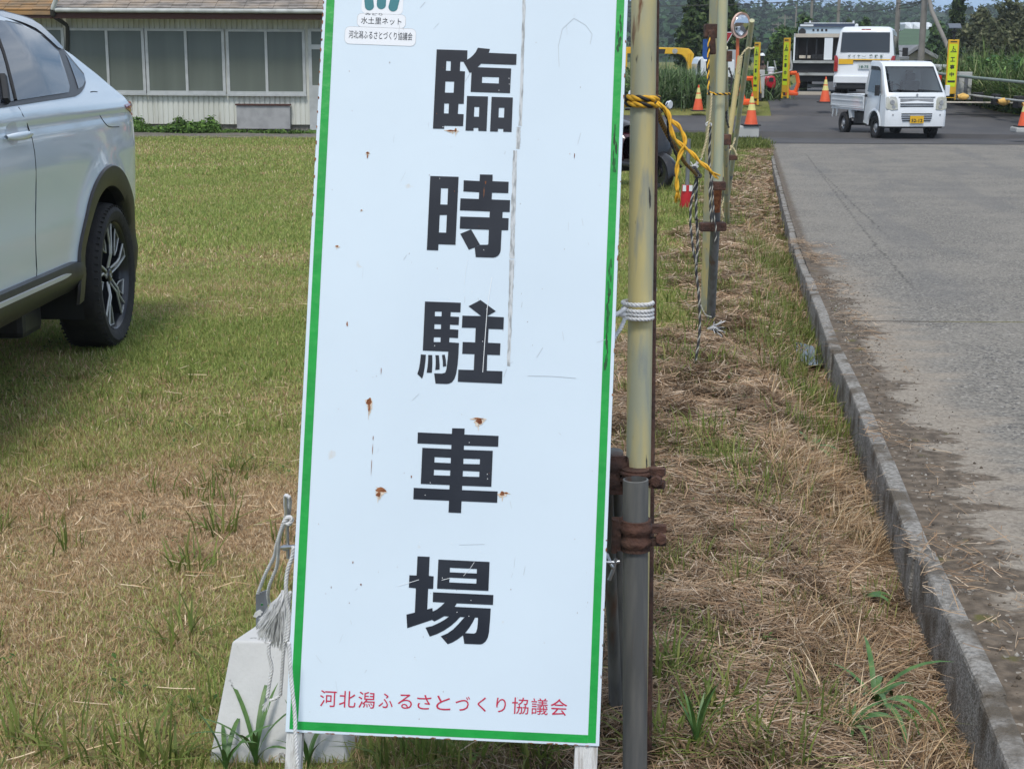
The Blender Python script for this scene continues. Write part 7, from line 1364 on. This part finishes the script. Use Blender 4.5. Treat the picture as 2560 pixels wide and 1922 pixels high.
upole('thick utility pole left of the small truck cab', 2243, 60, 11.5, 100); upole('thicker utility pole right of the first with a slanting brace', 2308, 60, 15, 82); upole('utility pole above the roof rail of the lorry', 2028.5, 40, 6.5, 160); upole('utility pole above the van roof', 2096, 40, 8, 130)
upole('thin utility pole left of the lorry', 1990, 40, 4, 200, ptop=12); upole('thin dark pole between the yellow signs', 1962, 60, 4, 190, ptop=38, arms=1); upole('thin pole with insulators behind the left yellow sign', 1945, 70, 3, 230, ptop=56, arms=1); upole('thin pole farther left behind the mirror', 1934, 80, 2.5, 260, ptop=70, arms=1)
mb = MB(); mb.tube([PY(2309, -60, 82), PY(2330, 30, 81), PY(2366, 110, 80), PY(2392, 190, 79)], 5.0/3700*82, n=10); tag(mb.build('pole_brace', m_up, smooth=60), 'slanting concrete brace leaning against the thicker utility pole', 'brace')
m_wire = M('black cable', (.02, .022, .026), rough=.6); mb = MB()
def wire(pts, r, Y0, Y1, mb=mb):
    n = len(pts); mb.tube(smooth_path([PY(a, b_, Y0+(Y1-Y0)*i/(n-1)) for i, (a, b_) in enumerate(pts)], 5), r, n=5)
wire([(1560, 18), (1700, 15), (1830, 12), (1960, 6), (2120, -3)], .022, 85, 85); wr1 = thing('power_lines', 'dark power and telephone lines strung between the utility poles', 'power line', PY(2150, 20, 110))
wire([(2097, 27), (2140, 30), (2180, 28), (2240, 18), (2300, 4), (2340, -8)], .028, 130, 82); wire([(2103, 18), (2150, 15), (2200, -4)], .016, 130, 100); wire([(2028, 6), (2060, 6), (2097, -2)], .018, 160, 130); wire([(2096, 27), (2075, 45), (2060, 62)], .02, 130, 128); wire([(1700, 90), (1800, 60), (1990, 22), (2028, 8)], .018, 200, 160)
wire([(2243, 8), (2275, 12), (2308, 4)], .03, 100, 82); wire([(2248, 22), (2280, 18), (2310, 2)], .03, 100, 82)
mb.build('cable', m_wire, wr1)
mb = MB(); c_ = PY(2230, 88, 100); mb.lathe([(.12, 0), (.14, .25), (.05, .3)], c=c_, n=10); mb.box(c_.x, c_.x+.5, 100, 100.1, c_.z+.25, c_.z+.35); tag(mb.build('pole_fitting', m_wh), 'small white insulator fitting on the left side of the thick utility pole', 'fitting')
# no pole or wires stand behind the camera for the car window to reflect
# haze
mh, n, l, b = mk('haze air'); n.remove(b); pv_ = n.new('ShaderNodeVolumePrincipled'); pv_.inputs['Color'].default_value = (.84, .91, .97, 1); pv_.inputs['Density'].default_value = .0005; pv_.inputs['Anisotropy'].default_value = .3; l.new(pv_.outputs[0], n['Material Output'].inputs['Volume'])
mb = MB(); mb.box(-960, 1010, -930, 900, -8, 70); hz = tag(mb.build('haze', mh), kind='stuff')
